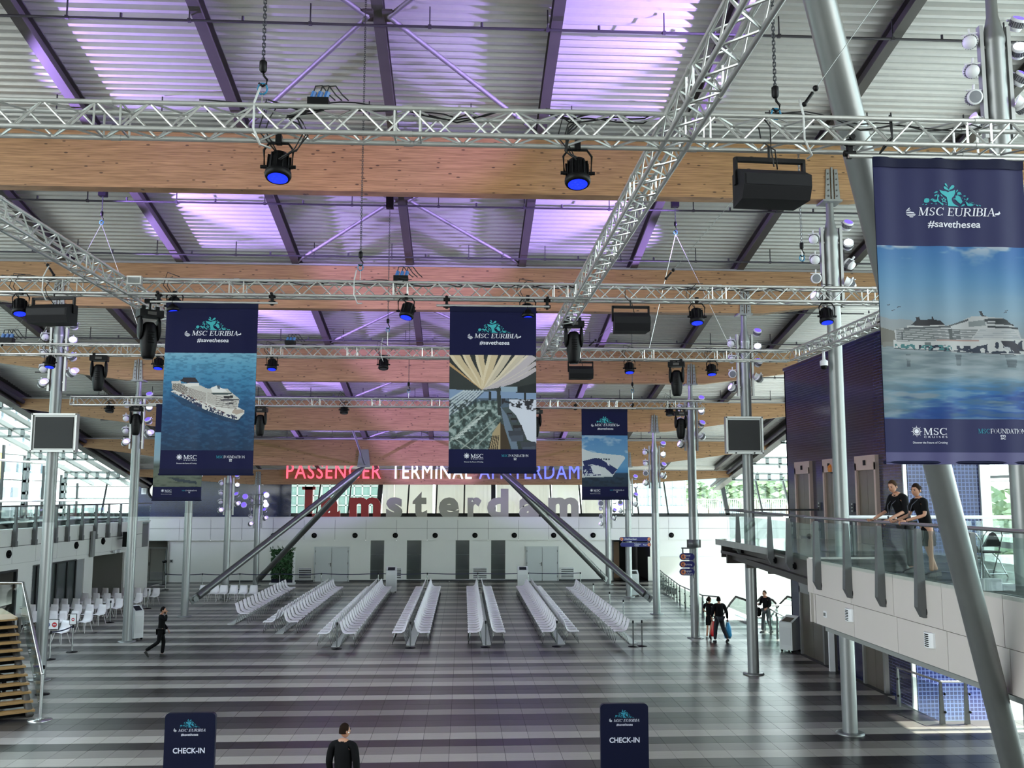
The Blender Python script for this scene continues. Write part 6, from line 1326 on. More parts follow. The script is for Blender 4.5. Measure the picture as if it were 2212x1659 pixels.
def bl(ch, p0, p1, h, m_, off=.045, z=None):
    letters3d(ia, ch, atY(p0, 1080, LY).x, atY(p1, 1080, LY).x, z0 if z is None else z, h, LY, .3, lambda i: m_, off=off)
a_, b_ = atY(655, 1080, LY).x, atY(678, 1080, LY).x
c_ = (a_+b_)/2+.05; MB().box((c_, LY-.15, z0+1.0), (.52, .3, 2.0)).box((c_, LY-.15, z0+1.92), (.9, .3, .2)).box((c_, LY-.15, z0+.1), (.9, .3, .2)).build('letter', RED, ia)
for ch, p0, p1, m_ in (('a', 694, 736, RED), ('m', 756, 823, RED), ('s', 835, 870, PALE), ('t', 892, 923, PALE), ('e', 948, 992, PALE), ('r', 1010, 1040, PALE), ('d', 1052, 1098, PALE), ('a', 1121, 1163, PALE), ('m', 1184, 1249, PALE)): bl(ch, p0, p1, H2*.93, m_)
# wayfinding signs
SGB = mat('sign_blue', '1c1e6b', .4, noise='1a1b60', scale=1); ORG = mat('sign_orange', 'd9814a', .4)
def wsign(lab, rows, Y, hang, flip=False):
    t = None
    for (px0, px1, py0, py1, txt, ends) in rows:
        a, b = atY(px0, py0, Y), atY(px1, py1, Y)
        if t is None: t = thing('direction_sign', lab, 'sign', (a.x, Y, a.z))
        c = (a+b)/2; w_, h = b.x-a.x, a.z-b.z; n = 5; r = h/2
        pts = [(w_/2-r+r*math.cos(PI*k/6-PI/2), r*math.sin(PI*k/6-PI/2)) for k in range(7)]+[(-w_/2+r-r*math.cos(PI*k/6-PI/2), -r*math.sin(PI*k/6-PI/2)) for k in range(7)]
        o = MB().prism(pts, -.06, .06, c, Matrix.Rotation(PI/2, 3, 'X')).build('sign_board', SGB, t)
        m = MB()
        for e in ends: m.lathe([(r*.75, 0), (0, .001)], 14, c+Vector((e*(w_/2-r), -.064, 0)), Matrix.Rotation(PI/2, 3, 'X'), m=1); poly(m, [(-.05, -.5), (.35, 0), (-.05, .5)] if e > 0 else [(.05, -.5), (-.35, 0), (.05, .5)], lambda x, y: c+Vector((e*(w_/2-r)+x*r, -.068, y*r)), 2)
        for s, fx_, fz, hh_ in txt: put_text(m, s, lambda x, y: Vector((c.x+x, Y-.066, c.z+y)), -w_/2+fx_*w_, -h/2+fz*h, hh_*h, off=.01)
        m.build('sign_print', [INKW, ORG, SGB], t)
    m = MB()
    for a_, b_ in hang: m.tube(a_, b_, .03, 6)
    m.build('bracket', POSTM, t)
Y = 54.0
a_, b_ = atY(1345, 1160, Y), atY(1400, 1160, Y)
wsign('wide dark blue direction sign with orange ends across the rear right column', [(1338, 1406, 1160, 1169, [('Uitchecken', .14, .3, .5)], (-1, 1)), (1340, 1406, 1172, 1181, [('Toiletten', .45, .52, .3), ('Toilets', .45, .12, .3), ('Taxi', .74, .3, .35)], (1,))], Y, [((a_.x, Y+.1, a_.z), (a_.x, Y+.1, a_.z-.5)), ((b_.x, Y+.1, b_.z), (b_.x, Y+.1, b_.z-.5))])
Y = 38.3; a_, b_ = atY(1472, 1184, Y), atY(1500, 1184, Y)
wsign('three small stacked dark blue direction signs hanging from the right column arm', [(1468, 1500, 1195, 1210, [('Hotel', .3, .55, .28), ('Taxi', .3, .12, .28)], (-1,)), (1468, 1500, 1212, 1226, [('Parking', .3, .35, .3)], (-1,)), (1468, 1500, 1228, 1243, [('Bagage', .3, .55, .28), ('Lockers', .3, .12, .28)], (-1,))], Y, [(a_, b_), (a_+Vector((.05, 0, 0)), a_+Vector((.05, 0, -.3))), ((b_.x-.05, Y, b_.z), (b_.x-.05, Y, b_.z-1.2))])
c = Vector((XR, Y0+PITCHY*2, atY(1505, 1175, 38.5).z)); tag(MB().lathe([(CR+.0, -.16), (CR+.06, -.16), (CR+.06, .16), (CR, .16)], 16, c).box(c+Vector((-.25, 0, 0)), (.04, .1, .32)).box(c+Vector((.27, 0, 0)), (.04, .1, .32)).build('column_collar', [POSTM]), 'dark metal collar clamped round the right column above the signs', 'collar')
# check-in totems
def totem(lab, px0, px1, py, Y):
    a, b = atY(px0, py, Y), atY(px1, py, Y); w_ = b.x-a.x; H = a.z; t = thing('checkin_totem', lab, 'sign', (a.x, Y, 0), group='dark blue check-in boards')
    r = .07; pts = [(w_-r+r*math.sin(PI/2*k/5), H-r+r*math.cos(PI/2*k/5)) for k in range(6)]+[(w_, 0), (0, 0)]+[(r-r*math.cos(PI/2*k/5), H-r+r*math.sin(PI/2*k/5)) for k in range(6)]
    vs = [(a.x+x, Y, z) for x, z in pts]+[(a.x+x, Y+.09, z) for x, z in pts]; n = len(pts)
    MB().add(vs, [tuple(range(n)), tuple(range(n, 2*n))[::-1]]+[(i, i+n, (i+1) % n+n, (i+1) % n) for i in range(n)]).build('board', mat('navy_board', '060b26', .4, spec=.2), t)
    MB().box((a.x+w_/2, Y+.05, .02), (w_+.1, .4, .04)).build('base_plate', BLACK, t)
    f = lambda u, v, l=0: Vector((a.x+u*w_, Y-.003-l, H-v*w_))
    m = MB(); logo(m, lambda x, y, l=0: f(.5+(x-1130)/2187*1.05, .28+(y-735)/2187*1.05, l), 0, 1); m.build('whale_tail_emblem', [TEAL2, INKW, mat('navy_board')], t) if False else m.build('whale_tail_emblem', [TEAL2, INKW, MATS['navy_board']], t)
    m = MB(); g = lambda x, y: f(x, -y); serif(m, 'MSC EURIBIA', g, .27, -.36, .055, .54, shear=.35); put_text(m, '#savethesea', g, .33, -.44, .05, width=.34, shear=.12, off=.012); m.build('ship_name_lettering', mat('pale_print', 'c6c8d8', .6), t)
    m = MB(); put_text(m, 'CHECK-IN', g, .18, -.775, .105, width=.63, off=.022); m.build('check_in_lettering', MATS['pale_print'], t)
totem('left dark blue CHECK-IN board with whale-tail emblem', 357, 466, 1541, 16.4); totem('right dark blue CHECK-IN board with whale-tail emblem', 1297, 1400, 1521, 17.0)
# ---------------------------------------------------------------- bench chairs
SHELL = mat('white_chair_shell', 'efecf0', .32, noise='e9e6ec', scale=3)
CHAIRLEG = mat('chair_chrome_leg', 'a9abab', .25, .9)
def shell_mesh(w_, prof, taper=1.0, th=.012, name='seat_shell'):
    m = MB(); cols_ = (-.5, -.3, 0, .3, .5); n = len(prof); vs = []
    for side_ in (0, 1):
        for i, (y, z) in enumerate(prof):
            wi = w_*(taper if i == 0 else (1-(1-taper)*.5 if i == 1 else 1))
            a = prof[max(i-1, 0)]; b = prof[min(i+1, n-1)]; t = Vector((0, b[0]-a[0], b[1]-a[1])).normalized(); nn = Vector((0, -t.z, t.y))
            for c in cols_: dish = .035*(1-(2*c)**2); p = Vector((c*wi, y, z))+nn*(dish-.02+(th if side_ else 0)); vs.append(p)
    q = len(cols_); o = n*q; fs = []
    for i in range(n-1):
        for j in range(q-1): a = i*q+j; fs += [(a, a+1, a+q+1, a+q), (o+a, o+a+q, o+a+q+1, o+a+1)]
    for i in range(n-1): fs += [(i*q, i*q+q, o+i*q+q, o+i*q), (i*q+q-1, o+i*q+q-1, o+i*q+2*q-1, i*q+2*q-1)]
    for j in range(q-1): fs += [(j, o+j, o+j+1, j+1), ((n-1)*q+j, (n-1)*q+j+1, o+(n-1)*q+j+1, o+(n-1)*q+j)]
    m.add(vs, fs, 0, True); return m.mesh(name, SHELL)
# local frame: back at y=0.1, sitter faces +y
bprof = [(.13, .93), (.17, .8), (.2, .66), (.26, .53), (.38, .475), (.55, .475), (.68, .485), (.73, .455)]
bshell = shell_mesh(.54, bprof)
def legf(sx):
    m = MB(); m.path([(sx, .17, .02), (sx, .3, .44), (sx, .62, .44), (sx, .72, .01)], .011, 5); return m
lm_l, lm_r = legf(-.2).mesh('leg_frame', CHAIRLEG), legf(.2).mesh('leg_frame', CHAIRLEG)
rl = MB().box((0, .17, .02), (.45, .03, .02)).box((0, .46, .435), (.45, .03, .02)).mesh('stretcher', CHAIRLEG)
def bchair(X, Y, rz, lab, grp):
    t = thing('shell_chair', lab, 'chair', (X, Y, 0), rz, grp)
    inst('seat_shell', bshell, t); inst('leg_frame', lm_l, t); inst('leg_frame', lm_r, t); inst('stretcher', rl, t)
rows_ = [(-10.35, 43.6, 56.0, 'R', 16), (-7.65, 40.7, 56.2, 'LR', 20), (-4.85, 37.2, 56.2, 'LR', 25), (-2.0, 37.4, 56.2, 'LR', 25), (.95, 37.4, 56.2, 'LR', 25), (3.85, 37.4, 56.2, 'LR', 25), (6.7, 37.4, 55.4, 'L', 24)]
ROWN = ['single row at the far left', 'second row pair from the left', 'third row pair from the left', 'middle row pair', 'row pair right of the middle', 'rightmost row pair', 'single row at the far right']
RAIL = mat('pale_floor_rail', 'bcc0bc', .35)
for ri, (X, ya, yb, sd_, n) in enumerate(rows_):
    for s in sd_:
        for k in range(n):
            y = ya+(yb-ya)*(k+.5)/n
            bchair(X, y, (-PI/2 if s == 'R' else PI/2), 'white shell chair, %s from the front, %s%s' % (ordn(k), ROWN[ri], '' if len(sd_) == 1 else (', right side' if s == 'R' else ', left side')), 'white shell chairs in long straight rows')
    MB().box((X, (ya+yb)/2, .012), (.3, yb-ya+.1, .02)).box((X-.15, (ya+yb)/2, .02), (.02, yb-ya+.1, .035)).box((X+.15, (ya+yb)/2, .02), (.02, yb-ya+.1, .035)).build('floor_rail', RAIL, label='long pale floor rail under the '+ROWN[ri], cat='rail', group='floor rails under the chair rows')
# loose chairs on the left
cprof = [(-.2, .86), (-.19, .72), (-.17, .58), (-.12, .48), (.0, .445), (.14, .45), (.26, .43)]
cshell = shell_mesh(.48, cprof, .82)
def wl_(sx, sy): return MB().tube((sx*.16, sy*.14+.03, .43), (sx*.25, sy*.24+.03, 0), .016, 6, .011).mesh('leg', mat('white_chair_leg', 'd2d2d2', .35))
wls = [wl_(a, b) for a in (-1, 1) for b in (-1, 1)]; wbr = MB().box((0, .03, .42), (.34, .3, .025)).mesh('seat_frame', CHAIRLEG)
loose = []
def lrow(name, y, xs): 
    for i, x in enumerate(xs): loose.append((x/4.88, 1100+y/4.88, '%s, %s from the left' % (name, ordn(i))))
lrow('front row', 1078, (335, 530, 630, 760, 900)); lrow('second row', 1008, (300, 410, 540, 655, 790, 915, 1045)); lrow('third row', 945, (370, 545, 645, 770, 890, 1010, 1130, 1228)); lrow('fourth row', 888, (640, 755, 865, 985, 1100, 1215, 1440)); lrow('back row', 832, (965, 1080, 1195, 1300, 1425, 1525, 1622)); loose.append((655/4.88, 1100+1178/4.88, 'alone in front of the left block'))
for x, y, nm in loose:
    P = atZ(x, y, .86); t = thing('shell_chair', 'loose white shell chair on the left, '+nm, 'chair', (P.x, P.y, 0), PI-.35, 'loose white chairs on the left')
    inst('seat_shell', cshell, t); inst('seat_frame', wbr, t)
    for w_ in wls: inst('leg', w_, t)
for i, px in enumerate((437, 462, 481, 503, 524, 546)):
    P = atZ(px, 1265, .86); t = thing('shell_chair', 'white shell chair facing the hall behind the raking strut, %s from the left' % ordn(i), 'chair', (P.x, P.y, 0), PI-.1, 'short row of white chairs behind the left strut')
    inst('seat_shell', cshell, t); inst('seat_frame', wbr, t)
    for w_ in wls: inst('leg', w_, t)
# stanchions and tape ---------------------------------------------------------
def stanchion(lab, P, h=.98, grp='chrome stanchions', m=CHROME):
    P = Vector((P.x, P.y, 0)); t = thing('stanchion', lab, 'stanchion', P, group=grp)
    m = POSTM if 'front end' in lab else m; MB().lathe([(.2, 0), (.2, .02), (.06, .035), (.03, .05)], 16, P).build('base', BLACK, t)
    MB().lathe([(.028, .03), (.028, h-.1)], 10, P).build('pole', m, t); MB().lathe([(.036, h-.1), (.036, h), (0, h+.01)], 10, P).build('belt_head', BLACK, t); return P
TAPE = mat('dark_blue_belt', '14183c', .6)
def belt(lab, pts, z=.92, w_=.05):
    for i in range(len(pts)-1):
        a, b = pts[i], pts[i+1]; m = MB(); n = 6; vs = []
        for k in range(n+1): s = k/n; p = a.lerp(b, s); zz = z-.05*math.sin(PI*s); vs += [(p.x, p.y, zz), (p.x, p.y, zz+w_)]
        m.add(vs, [(2*k, 2*k+2, 2*k+3, 2*k+1) for k in range(n)]); m.build('barrier_belt', TAPE, label=lab+(', %s stretch from the left' % ordn(i) if len(pts) > 2 else ''), cat='belt')
bp_ = [Vector((atY(px, 1250, 59.4).x, 59.4, 0)) for px in (358, 437, 518, 604, 694, 817, 923, 1032, 1141, 1254)]
for i, P in enumerate(bp_): stanchion('stanchion carrying the blue belt before the back wall, %s from the left' % ordn(i), P)
belt('dark blue barrier belt before the back wall', bp_)
for px, py, lab in ((318, 1315, 'chrome stanchion between the back wall belt and the loose chairs'), (237, 1345, 'chrome stanchion before the left loose chairs'), (727, 1402, 'stanchion at the front end of the third chair row pair'), (886, 1400, 'stanchion at the front end of the fourth chair row pair'), (1049, 1398, 'stanchion at the front end of the fifth chair row pair'), (1203, 1397, 'stanchion at the front end of the sixth chair row pair'),
                   (1368, 1397, 'stanchion at the front end of the right single row'), (1387, 1396, 'stanchion standing right of the front end of the right single row'), (155, 1409, 'chrome stanchion with belt and small no-entry sign on the left')): stanchion(lab, atZ(px, py))
for px, py, k in ((1282, 1300, 0), (1317, 1322, 1), (1347, 1343, 2)): stanchion('stanchion behind the right single chair row, %s from the back' % ordn(k), atZ(px, py))
P1, P2 = atZ(107, 1425), atZ(155, 1409)
belt('dark blue belt between the two small notice stands', [Vector((P1.x, P1.y, 0)), Vector((P2.x, P2.y, 0))])
stanchion('chrome stanchion carrying the larger two-symbol notice', P1)
NR, NB_ = mat('notice_red', 'b3202c', .5), mat('notice_blue', '1d3f7a', .5)
def notice(lab, P, w_, h, z, syms):
    c = Vector((P.x, P.y-.03, z)); t = thing('notice_board', lab, 'notice', c)
    MB().box(c, (w_+.04, .02, h+.04)).build('frame', BLACK, t); MB().box(c+Vector((0, -.012, 0)), (w_, .01, h)).build('sheet', mat('white_sheet', 'dfe2e4', .5), t)
    m = MB(); R = Matrix.Rotation(PI/2, 3, 'X')
    for dx, k in syms: m.lathe([(min(w_, h)*.27, 0), (0, .001)], 16, c+Vector((dx, -.019, -.01)), R, m=k); m.box(c+Vector((dx, -.022, -.01)), (min(w_, h)*.34, .003, .03), m=2)
    m.build('symbols', [NR, NB_, INKW], t)
notice('larger white notice with blue and red round symbols on a stand', P1, .5, .32, 1.22, [(-.12, 1), (.12, 0)]); notice('small white notice with a red no-entry symbol on a stand', P2, .22, .36, 1.2, [(0, 0)])
c = atZ(80, 1500)+Vector((0, 0, 0))
tag(MB().box((c.x, c.y, .8), (.3, .02, .05)).build('barrier_belt', mat('bright_blue_belt', '20309a', .5)), 'short bright blue belt end beside the stair rail', 'belt')
stanchion('slim stanchion with blue belt beside the stair rail', Vector((c.x+.15, c.y, 0)), .82)
# kiosks and cabinets ----------------------------------------------------------
KIO = mat('kiosk_white', 'cfd2d1', .4, noise='c8cbca', scale=2)
def kiosk(lab, P, w_=.42, d_=.4, h=1.35, rz=0, wheels=True):
    P = Vector((P.x, P.y, 0)); t = thing('kiosk', lab, 'kiosk', P); R = Matrix.Rotation(rz, 3, 'Z'); b = .08
    pr_ = [(-d_/2, b), (d_/2, b), (d_/2, h), (d_/2-.1, h), (-d_/2, h-.22)]
    vs = [P+R @ Vector((sx*w_/2, y, z)) for sx in (-1, 1) for y, z in pr_]; n = 5
    MB().add(vs, [tuple(range(n))[::-1], tuple(range(n, 2*n))]+[(i, (i+1) % n, (i+1) % n+n, i+n) for i in range(n)]).build('body', KIO, t)
    MB().add([P+R @ Vector((sx*w_*.34, y, z+.006)) for sx in (-1, 1) for y, z in ((-d_/2+.04, h-.19), (d_/2-.14, h-.03))], [(0, 2, 3, 1)]).build('screen', mat('kiosk_screen', '20242a', .15), t)
    MB().box(P+R @ Vector((0, -d_/2-.004, h*.45)), (w_*.8, .006, h*.5), R).build('front_panel', mat('kiosk_panel', 'c3c6c5', .4), t)
    for sx in (-1, 1):
        for sy in (-1, 1): MB().tube(P+R @ Vector((sx*w_*.4-.02, sy*d_*.38, .05)), P+R @ Vector((sx*w_*.4+.02, sy*d_*.38, .05)), .05, 10).box(P+R @ Vector((sx*w_*.4, sy*d_*.38, .09)), (.05, .05, .04), R).build('caster', BLACK, t)
kiosk('pale kiosk standing against the second left column', atZ(281, 1384)+Vector((.12, .25, 0)), rz=.9)
kiosk('pale kiosk at the foot of the rear right column', atZ(1369, 1287), .55, .5, 1.45); kiosk('pale kiosk behind the third chair row pair', Vector((-4.25, 57.3, 0)), .62, .45, 1.5); kiosk('pale kiosk behind the rightmost chair row pair', Vector((3.6, 57.3, 0)), .62, .45, 1.5)
kiosk('light grey wheeled cabinet beside the blue tiled block', atZ(1708, 1407), .55, .6, 1.3, rz=-.9)
# plant wall
P = atY(610, 1255, 62.4); t = thing('plant_wall', 'free-standing leafy green plant wall on a white wheeled frame', 'plant', (P.x, 62.4, 0))
w_ = 1.35; MB().box((P.x+w_/2+.02, 62.4, 1.1), (.1, .45, 2.1)).box((P.x, 62.4, .08), (w_+.25, .5, .14)).box((P.x, 62.6, 1.1), (w_, .05, 2.0)).build('frame', WHITEP, t); MB().box((P.x, 62.2, .28), (w_, .06, .25)).build('planter', mat('navy_board', ''), t)
m = MB(); LG = mat('dark_green_leaf', '2c5a2c', .5, noise='173a1c', scale=8, var=.35)
for i in range(900):
    c = Vector((P.x+(rng.rand()-.5)*w_*1.02, 62.32-rng.rand()*.22, .4+rng.rand()*1.85)); s = .06+.06*rng.rand(); q = Matrix.Rotation(rng.rand()*6.28, 3, 'Y') @ Matrix.Rotation(rng.normal()*.6, 3, 'X')
    m.add([c+q @ Vector(v) for v in ((0, 0, -s*1.3), (s*.6, -.02, 0), (0, 0, s*1.3), (-s*.6, -.02, 0))], [(0, 1, 2, 3)])
for i in range(40):
    c = Vector((P.x+(rng.rand()-.5)*w_*1.2, 62.3, 2.1+rng.rand()*.35)); s = .12; q = Matrix.Rotation(rng.normal()*.8, 3, 'Y'); m.add([c+q @ Vector(v) for v in ((0, 0, -s), (.03, -.02, 0), (0, 0, s), (-.03, -.02, 0))], [(0, 1, 2, 3)])
m.build('foliage', LG, t, kind='stuff')
# whiteboard and things in the left passage; door closer items
P = atY(220, 1240, 57); tag(MB().box((P.x, 57, 1.35), (.9, .05, 1.9)).box((P.x-.35, 57, .2), (.05, .5, .4)).box((P.x+.35, 57, .2), (.05, .5, .4)).build('white_board', [WHITEP]), 'tall blank white board in front of the left passage', 'board')
for i, px in enumerate((238, 246, 253)): stanchion('spare stanchion in the left passage, %s from the left' % ordn(i), atY(px, 1255, 57.5+.4*i), 1.0)
P = atY(352, 1240, 62.5); t = thing('floor_stand', 'black floor stand with a round dispenser before the grey doors', 'stand', (P.x, 62.5, 0)); MB().lathe([(.2, 0), (.2, .03), (.02, .04), (.02, 1.5)], 12, (P.x, 62.5, 0)).build('pole', BLACK, t); MB().ball((P.x+.1, 62.4, 1.5), (.17, .12, .1), 10).build('dispenser', BLACK, t)
P = atY(370, 1212, GY-.08); tag(MB().box(P, (.2, .04, .2)).box(P+Vector((0, -.025, 0)), (.09, .01, .09), m=1).build('wall_switch', [mat('mid_grey_panel', ''), BLACK]), 'small square grey wall switch right of the grey doors', 'switch')
P = atZ(1798, 1450); tag(MB().box((P.x, P.y, 1.15), (.18, .1, 2.3)).box((P.x+.15, P.y+.02, 1.15), (.07, .1, 2.3), m=1).build('panel_stack', [WHITEP, DKSTEEL]), 'pair of upright white and dark boards behind the round column', 'board')
# folding chairs on the balcony --------------------------------------------------
def fchair(lab, P, rz, z):
    t = thing('folding_chair', lab, 'chair', (P.x, P.y, z), rz, 'black folding chairs on the balcony')
    for sx in (-1, 1):
        MB().path([(sx*.21, -.2, 0), (sx*.21, -.02, .42), (sx*.2, .12, .75), (sx*.14, .17, .86), (0, .18, .89)], .012, 6).build('back_leg', CHROME, t, local=True)
        MB().path([(sx*.19, .22, 0), (sx*.19, .02, .3), (sx*.19, -.2, .45)], .011, 6).build('front_leg', CHROME, t, local=True)
    MB().cbox((0, -.06, .45), (.38, .38, .035), .06).build('seat', BLACK, t, local=True)
    prof = [(-.17+.34*k/6, .6+.22*math.sin(PI*k/6)) for k in range(7)]; vs = [(x, .11+.02*math.cos(PI*(x/.17)*.5), z_) for x, z_ in prof]+[(.19, .08, .55), (-.19, .08, .55)]
    MB().add(vs+[(a, b-.03, c) for a, b, c in vs], [tuple(range(9)), tuple(range(9, 18))[::-1]]+[(i, i+9, (i+1) % 9+9, (i+1) % 9) for i in range(9)]).build('backrest', BLACK, t, local=True)
    MB().tube((-.19, .2, .06), (.19, .2, .06), .008, 5).tube((-.2, -.17, .1), (.2, -.17, .1), .008, 5).build('crossbar', CHROME, t, local=True)
Pf = atZ(2095, 1262, UF); fchair('black folding chair nearest the balcony railing', Pf, 2.6, UF); Pf = atZ(2140, 1245, UF); fchair('second black folding chair beside the balcony column', Pf, 3.3, UF)
P = atZ(2140, 1275, UF); t = thing('power_strip', 'white boxes with cables on the balcony floor by the column', 'box', P); MB().cbox(P+Vector((0, 0, .09)), (.3, .22, .18), .03).box(P+Vector((.28, .05, .05)), (.2, .2, .1)).build('case', mat('grey_clear_box', 'a9b0b3', .3), t)
# ---------------------------------------------------------------- people
SKINM = mat('skin', 'b98a70', .5, noise='a97a62', scale=30)
HAIRB = mat('brown_hair', '24170f', .85, noise='1a100a', scale=60, spec=.1); HAIRG = mat('greyish_blond_hair', '3c2a1c', .85, noise='2e2015', scale=60, spec=.1); HAIRK = mat('black_hair', '0a0706', .8, spec=.1)
CLB = mat('black_cloth', '060608', .8, noise='09090c', scale=12, spec=.15); CLJ = mat('dark_jeans', '0e1420', .8, noise='0a0f19', scale=20); CLG = mat('dark_grey_trousers', '15171a', .8); SHOE = mat('black_shoe', '0c0c0d', .4); SOLE = mat('pale_sole', 'cfccc5', .6); SHGR = mat('grey_trousers', '4a4f52', .8)
def skin(name, pts, edges, rad, m, par, root=0, sub=2):
    me = bpy.data.meshes.new(name); me.from_pydata([tuple(p) for p in pts], edges, []); o = bpy.data.objects.new(name, me); COL.objects.link(o)
    bpy.context.view_layer.objects.active = o
    o.modifiers.new('s', 'SKIN')
    if not me.skin_vertices: bpy.ops.object.modifier_remove(modifier='s')
    for i, r in enumerate(rad):
        sv = me.skin_vertices[0].data[i]; sv.radius = (r, r) if not hasattr(r, '__len__') else r; sv.use_root = (i == root)
    s = o.modifiers.new('d', 'SUBSURF'); s.levels = sub; s.render_levels = sub
    bpy.context.view_layer.update(); dg = bpy.context.evaluated_depsgraph_get(); m2 = bpy.data.meshes.new_from_object(o.evaluated_get(dg)); bpy.data.objects.remove(o)
    m2.materials.clear(); m2.materials.append(m); m2.polygons.foreach_set('use_smooth', [True]*len(m2.polygons)); m2.name = name
    return inst(name, m2, par) if par is not None else m2
def add_mesh(mb, me):
    o = len(mb.v); mb.v += [tuple(v.co) for v in me.vertices]
    for p in me.polygons: mb.f.append(tuple(i+o for i in p.vertices)); mb.m.append(0); mb.s.append(True)
def person(lab, loc, rz, J, hair, hairstyle, top, bottom, shoe=SHOE, sleeve=1.0, skirt=False, sc=1.0, head=(0, 0), grp=None, female=False, shirt=None, slim=1.0, legs_bare=False):
    """J: joints in metres, person faces +y, x is their right... keys: hip,chest,neck,headc, sl/sr,el/er,hl/hr,kl/kr,fl/fr (l = -x)"""
    t = thing('person', lab, 'person', loc, rz, grp); t.scale = (sc, sc, sc)
    V_ = lambda k: Vector(J[k]); hip, chest, neck, hc = V_('hip'), V_('chest'), V_('neck'), V_('headc')
    up = (neck-chest).normalized(); mid = hip.lerp(chest, .5)
    sw = slim
    hl_, hr_ = hip+Vector((-.09, 0, -.04)), hip+Vector((.09, 0, -.04))
    P = [hip, mid, chest, neck-up*.03, neck+(hc-neck)*.35, V_('sl'), V_('el'), V_('hl'), V_('sr'), V_('er'), V_('hr'), hl_, V_('kl'), V_('fl')+Vector((0, 0, .09)), hr_, V_('kr'), V_('fr')+Vector((0, 0, .09))]
    E_ = [(0, 1), (1, 2), (2, 3), (3, 4), (3, 5), (5, 6), (6, 7), (3, 8), (8, 9), (9, 10), (0, 11), (11, 12), (12, 13), (0, 14), (14, 15), (15, 16)]
    Rr = [(.14*sw, .1*sw), (.12*sw, .09*sw), (.14*sw, .1*sw), (.065, .06), .052, .05*sw, .04*sw, .028, .05*sw, .04*sw, .028, .085*sw, .055*sw, .042, .085*sw, .055*sw, .042]
    body = MB(); add_mesh(body, skin('b', P, E_, Rr, SKINM, None))
    # head
    hy, hp = head; HR = Matrix.Rotation(hy, 3, 'Z') @ Matrix.Rotation(hp, 3, 'X')
    vs = []; n = 14; k_ = 10; fs = []
    for j in range(k_+1):
        a = PI*j/k_; z = -math.cos(a)*.12; r = math.sin(a)
        for i in range(n):
            b = 2*PI*i/n; x = math.cos(b)*r*.077; y = math.sin(b)*r*.095
            if z < -.02: x *= 1-.28*(-z-.02)/.1; y = y*(1-.12*(-z-.02)/.1)+.012*(-z)/.1
            if z > .02: y -= .006
            vs.append(hc+HR @ Vector((x, y+.01, z)))
    for j in range(k_):
        for i in range(n): fs.append((j*n+i, j*n+(i+1) % n, (j+1)*n+(i+1) % n, (j+1)*n+i))
    body.add(vs, fs, 0, True)
    body.add([hc+HR @ Vector(v) for v in ((-.012, .1, .012), (.012, .1, .012), (.018, .103, -.03), (-.018, .103, -.03), (0, .126, -.028), (0, .112, .01))], [(0, 5, 4, 3), (5, 1, 2, 4), (3, 4, 2)], 0, True)
    for s in (-1, 1): body.ball(hc+HR @ Vector((s*.078, -.002, -.012)), (.012, .02, .032), 8, R=HR)
    # hands
    for a, b, s in (('el', 'hl', -1), ('er', 'hr', 1)):
        d = (V_(b)-V_(a)).normalized(); w_ = Vector((0, 1, 0)).cross(d)
        if w_.length < .2: w_ = Vector((1, 0, 0)).cross(d)
        w_.normalize(); nn = d.cross(w_).normalized()*( -s if J.get('flip') else s)
        c = V_(b)+d*.045; pts = [V_(b), c, c+d*.04]; q_ = MB()
        body.ball(c, (.04, .018, .05), 8, R=Matrix((w_, d.cross(w_), d)).transposed())
        for fi in range(4):
            o = (fi-1.5)*.019; L0 = (.075, .085, .08, .062)[fi]; st = c+d*.035+w_*o; cu = J.get('curl', .5)
            body.path([st, st+d*L0*.45+nn*L0*.12*cu, st+d*L0*(.8-.25*cu)+nn*L0*.45*cu, st+d*L0*(1-.55*cu)+nn*L0*.85*cu], .0085, 6)
        body.path([c-d*.01+w_*(.035*s), c+d*.02+w_*(.062*s)+nn*.008, c+d*.05+w_*(.066*s)+nn*.02], .0105, 6)
    body.build('body', SKINM, t, local=True)
    # face details
    m = MB()
    for s in (-1, 1): m.ball(hc+HR @ Vector((s*.03, .094, .008)), (.013, .008, .008), 8, R=HR)
    m.build('eyes', mat('eye_dark', '1c1614', .3), t, local=True)
    MB().box(hc+HR @ Vector((0, .103, -.055)), (.045, .008, .01), HR).build('mouth', mat('lips', '8a4f45', .5), t, local=True)
    m = MB()
    for s in (-1, 1): m.box(hc+HR @ Vector((s*.03, .1, .03)), (.032, .008, .006), HR)
    # hair cap
    vs = []; fs = []; k2 = 7
    for j in range(k2+1):
        a = PI*.5*j/k2
        for i in range(n):
            b = 2*PI*i/n; low = -.04 if math.sin(b) < .15 else (.078 if math.sin(b) > .5 else .03); low = low if not female else low-.01
            z = low+(.135-low)*math.sin(a); rr = math.cos(a)**.6 if j else 1; rr = math.sqrt(max(0, 1-((z-.0)/.135)**2)) if z > 0 else 1
            vs.append(hc+HR @ Vector((math.cos(b)*rr*.086, math.sin(b)*rr*.1-.002, z)))
    for j in range(k2):
        for i in range(n): fs.append((j*n+i, j*n+(i+1) % n, (j+1)*n+(i+1) % n, (j+1)*n+i))
    m.add(vs, fs, 0, True)
    if hairstyle == 'ponytail': m.path([hc+HR @ Vector((0, -.09, .05)), hc+HR @ Vector((0, -.13, .02)), hc+HR @ Vector((0, -.13, -.08)), hc+HR @ Vector((0, -.115, -.2))], .03, 7)
    if hairstyle == 'bun': m.ball(hc+HR @ Vector((0, -.1, .03)), .045, 8)
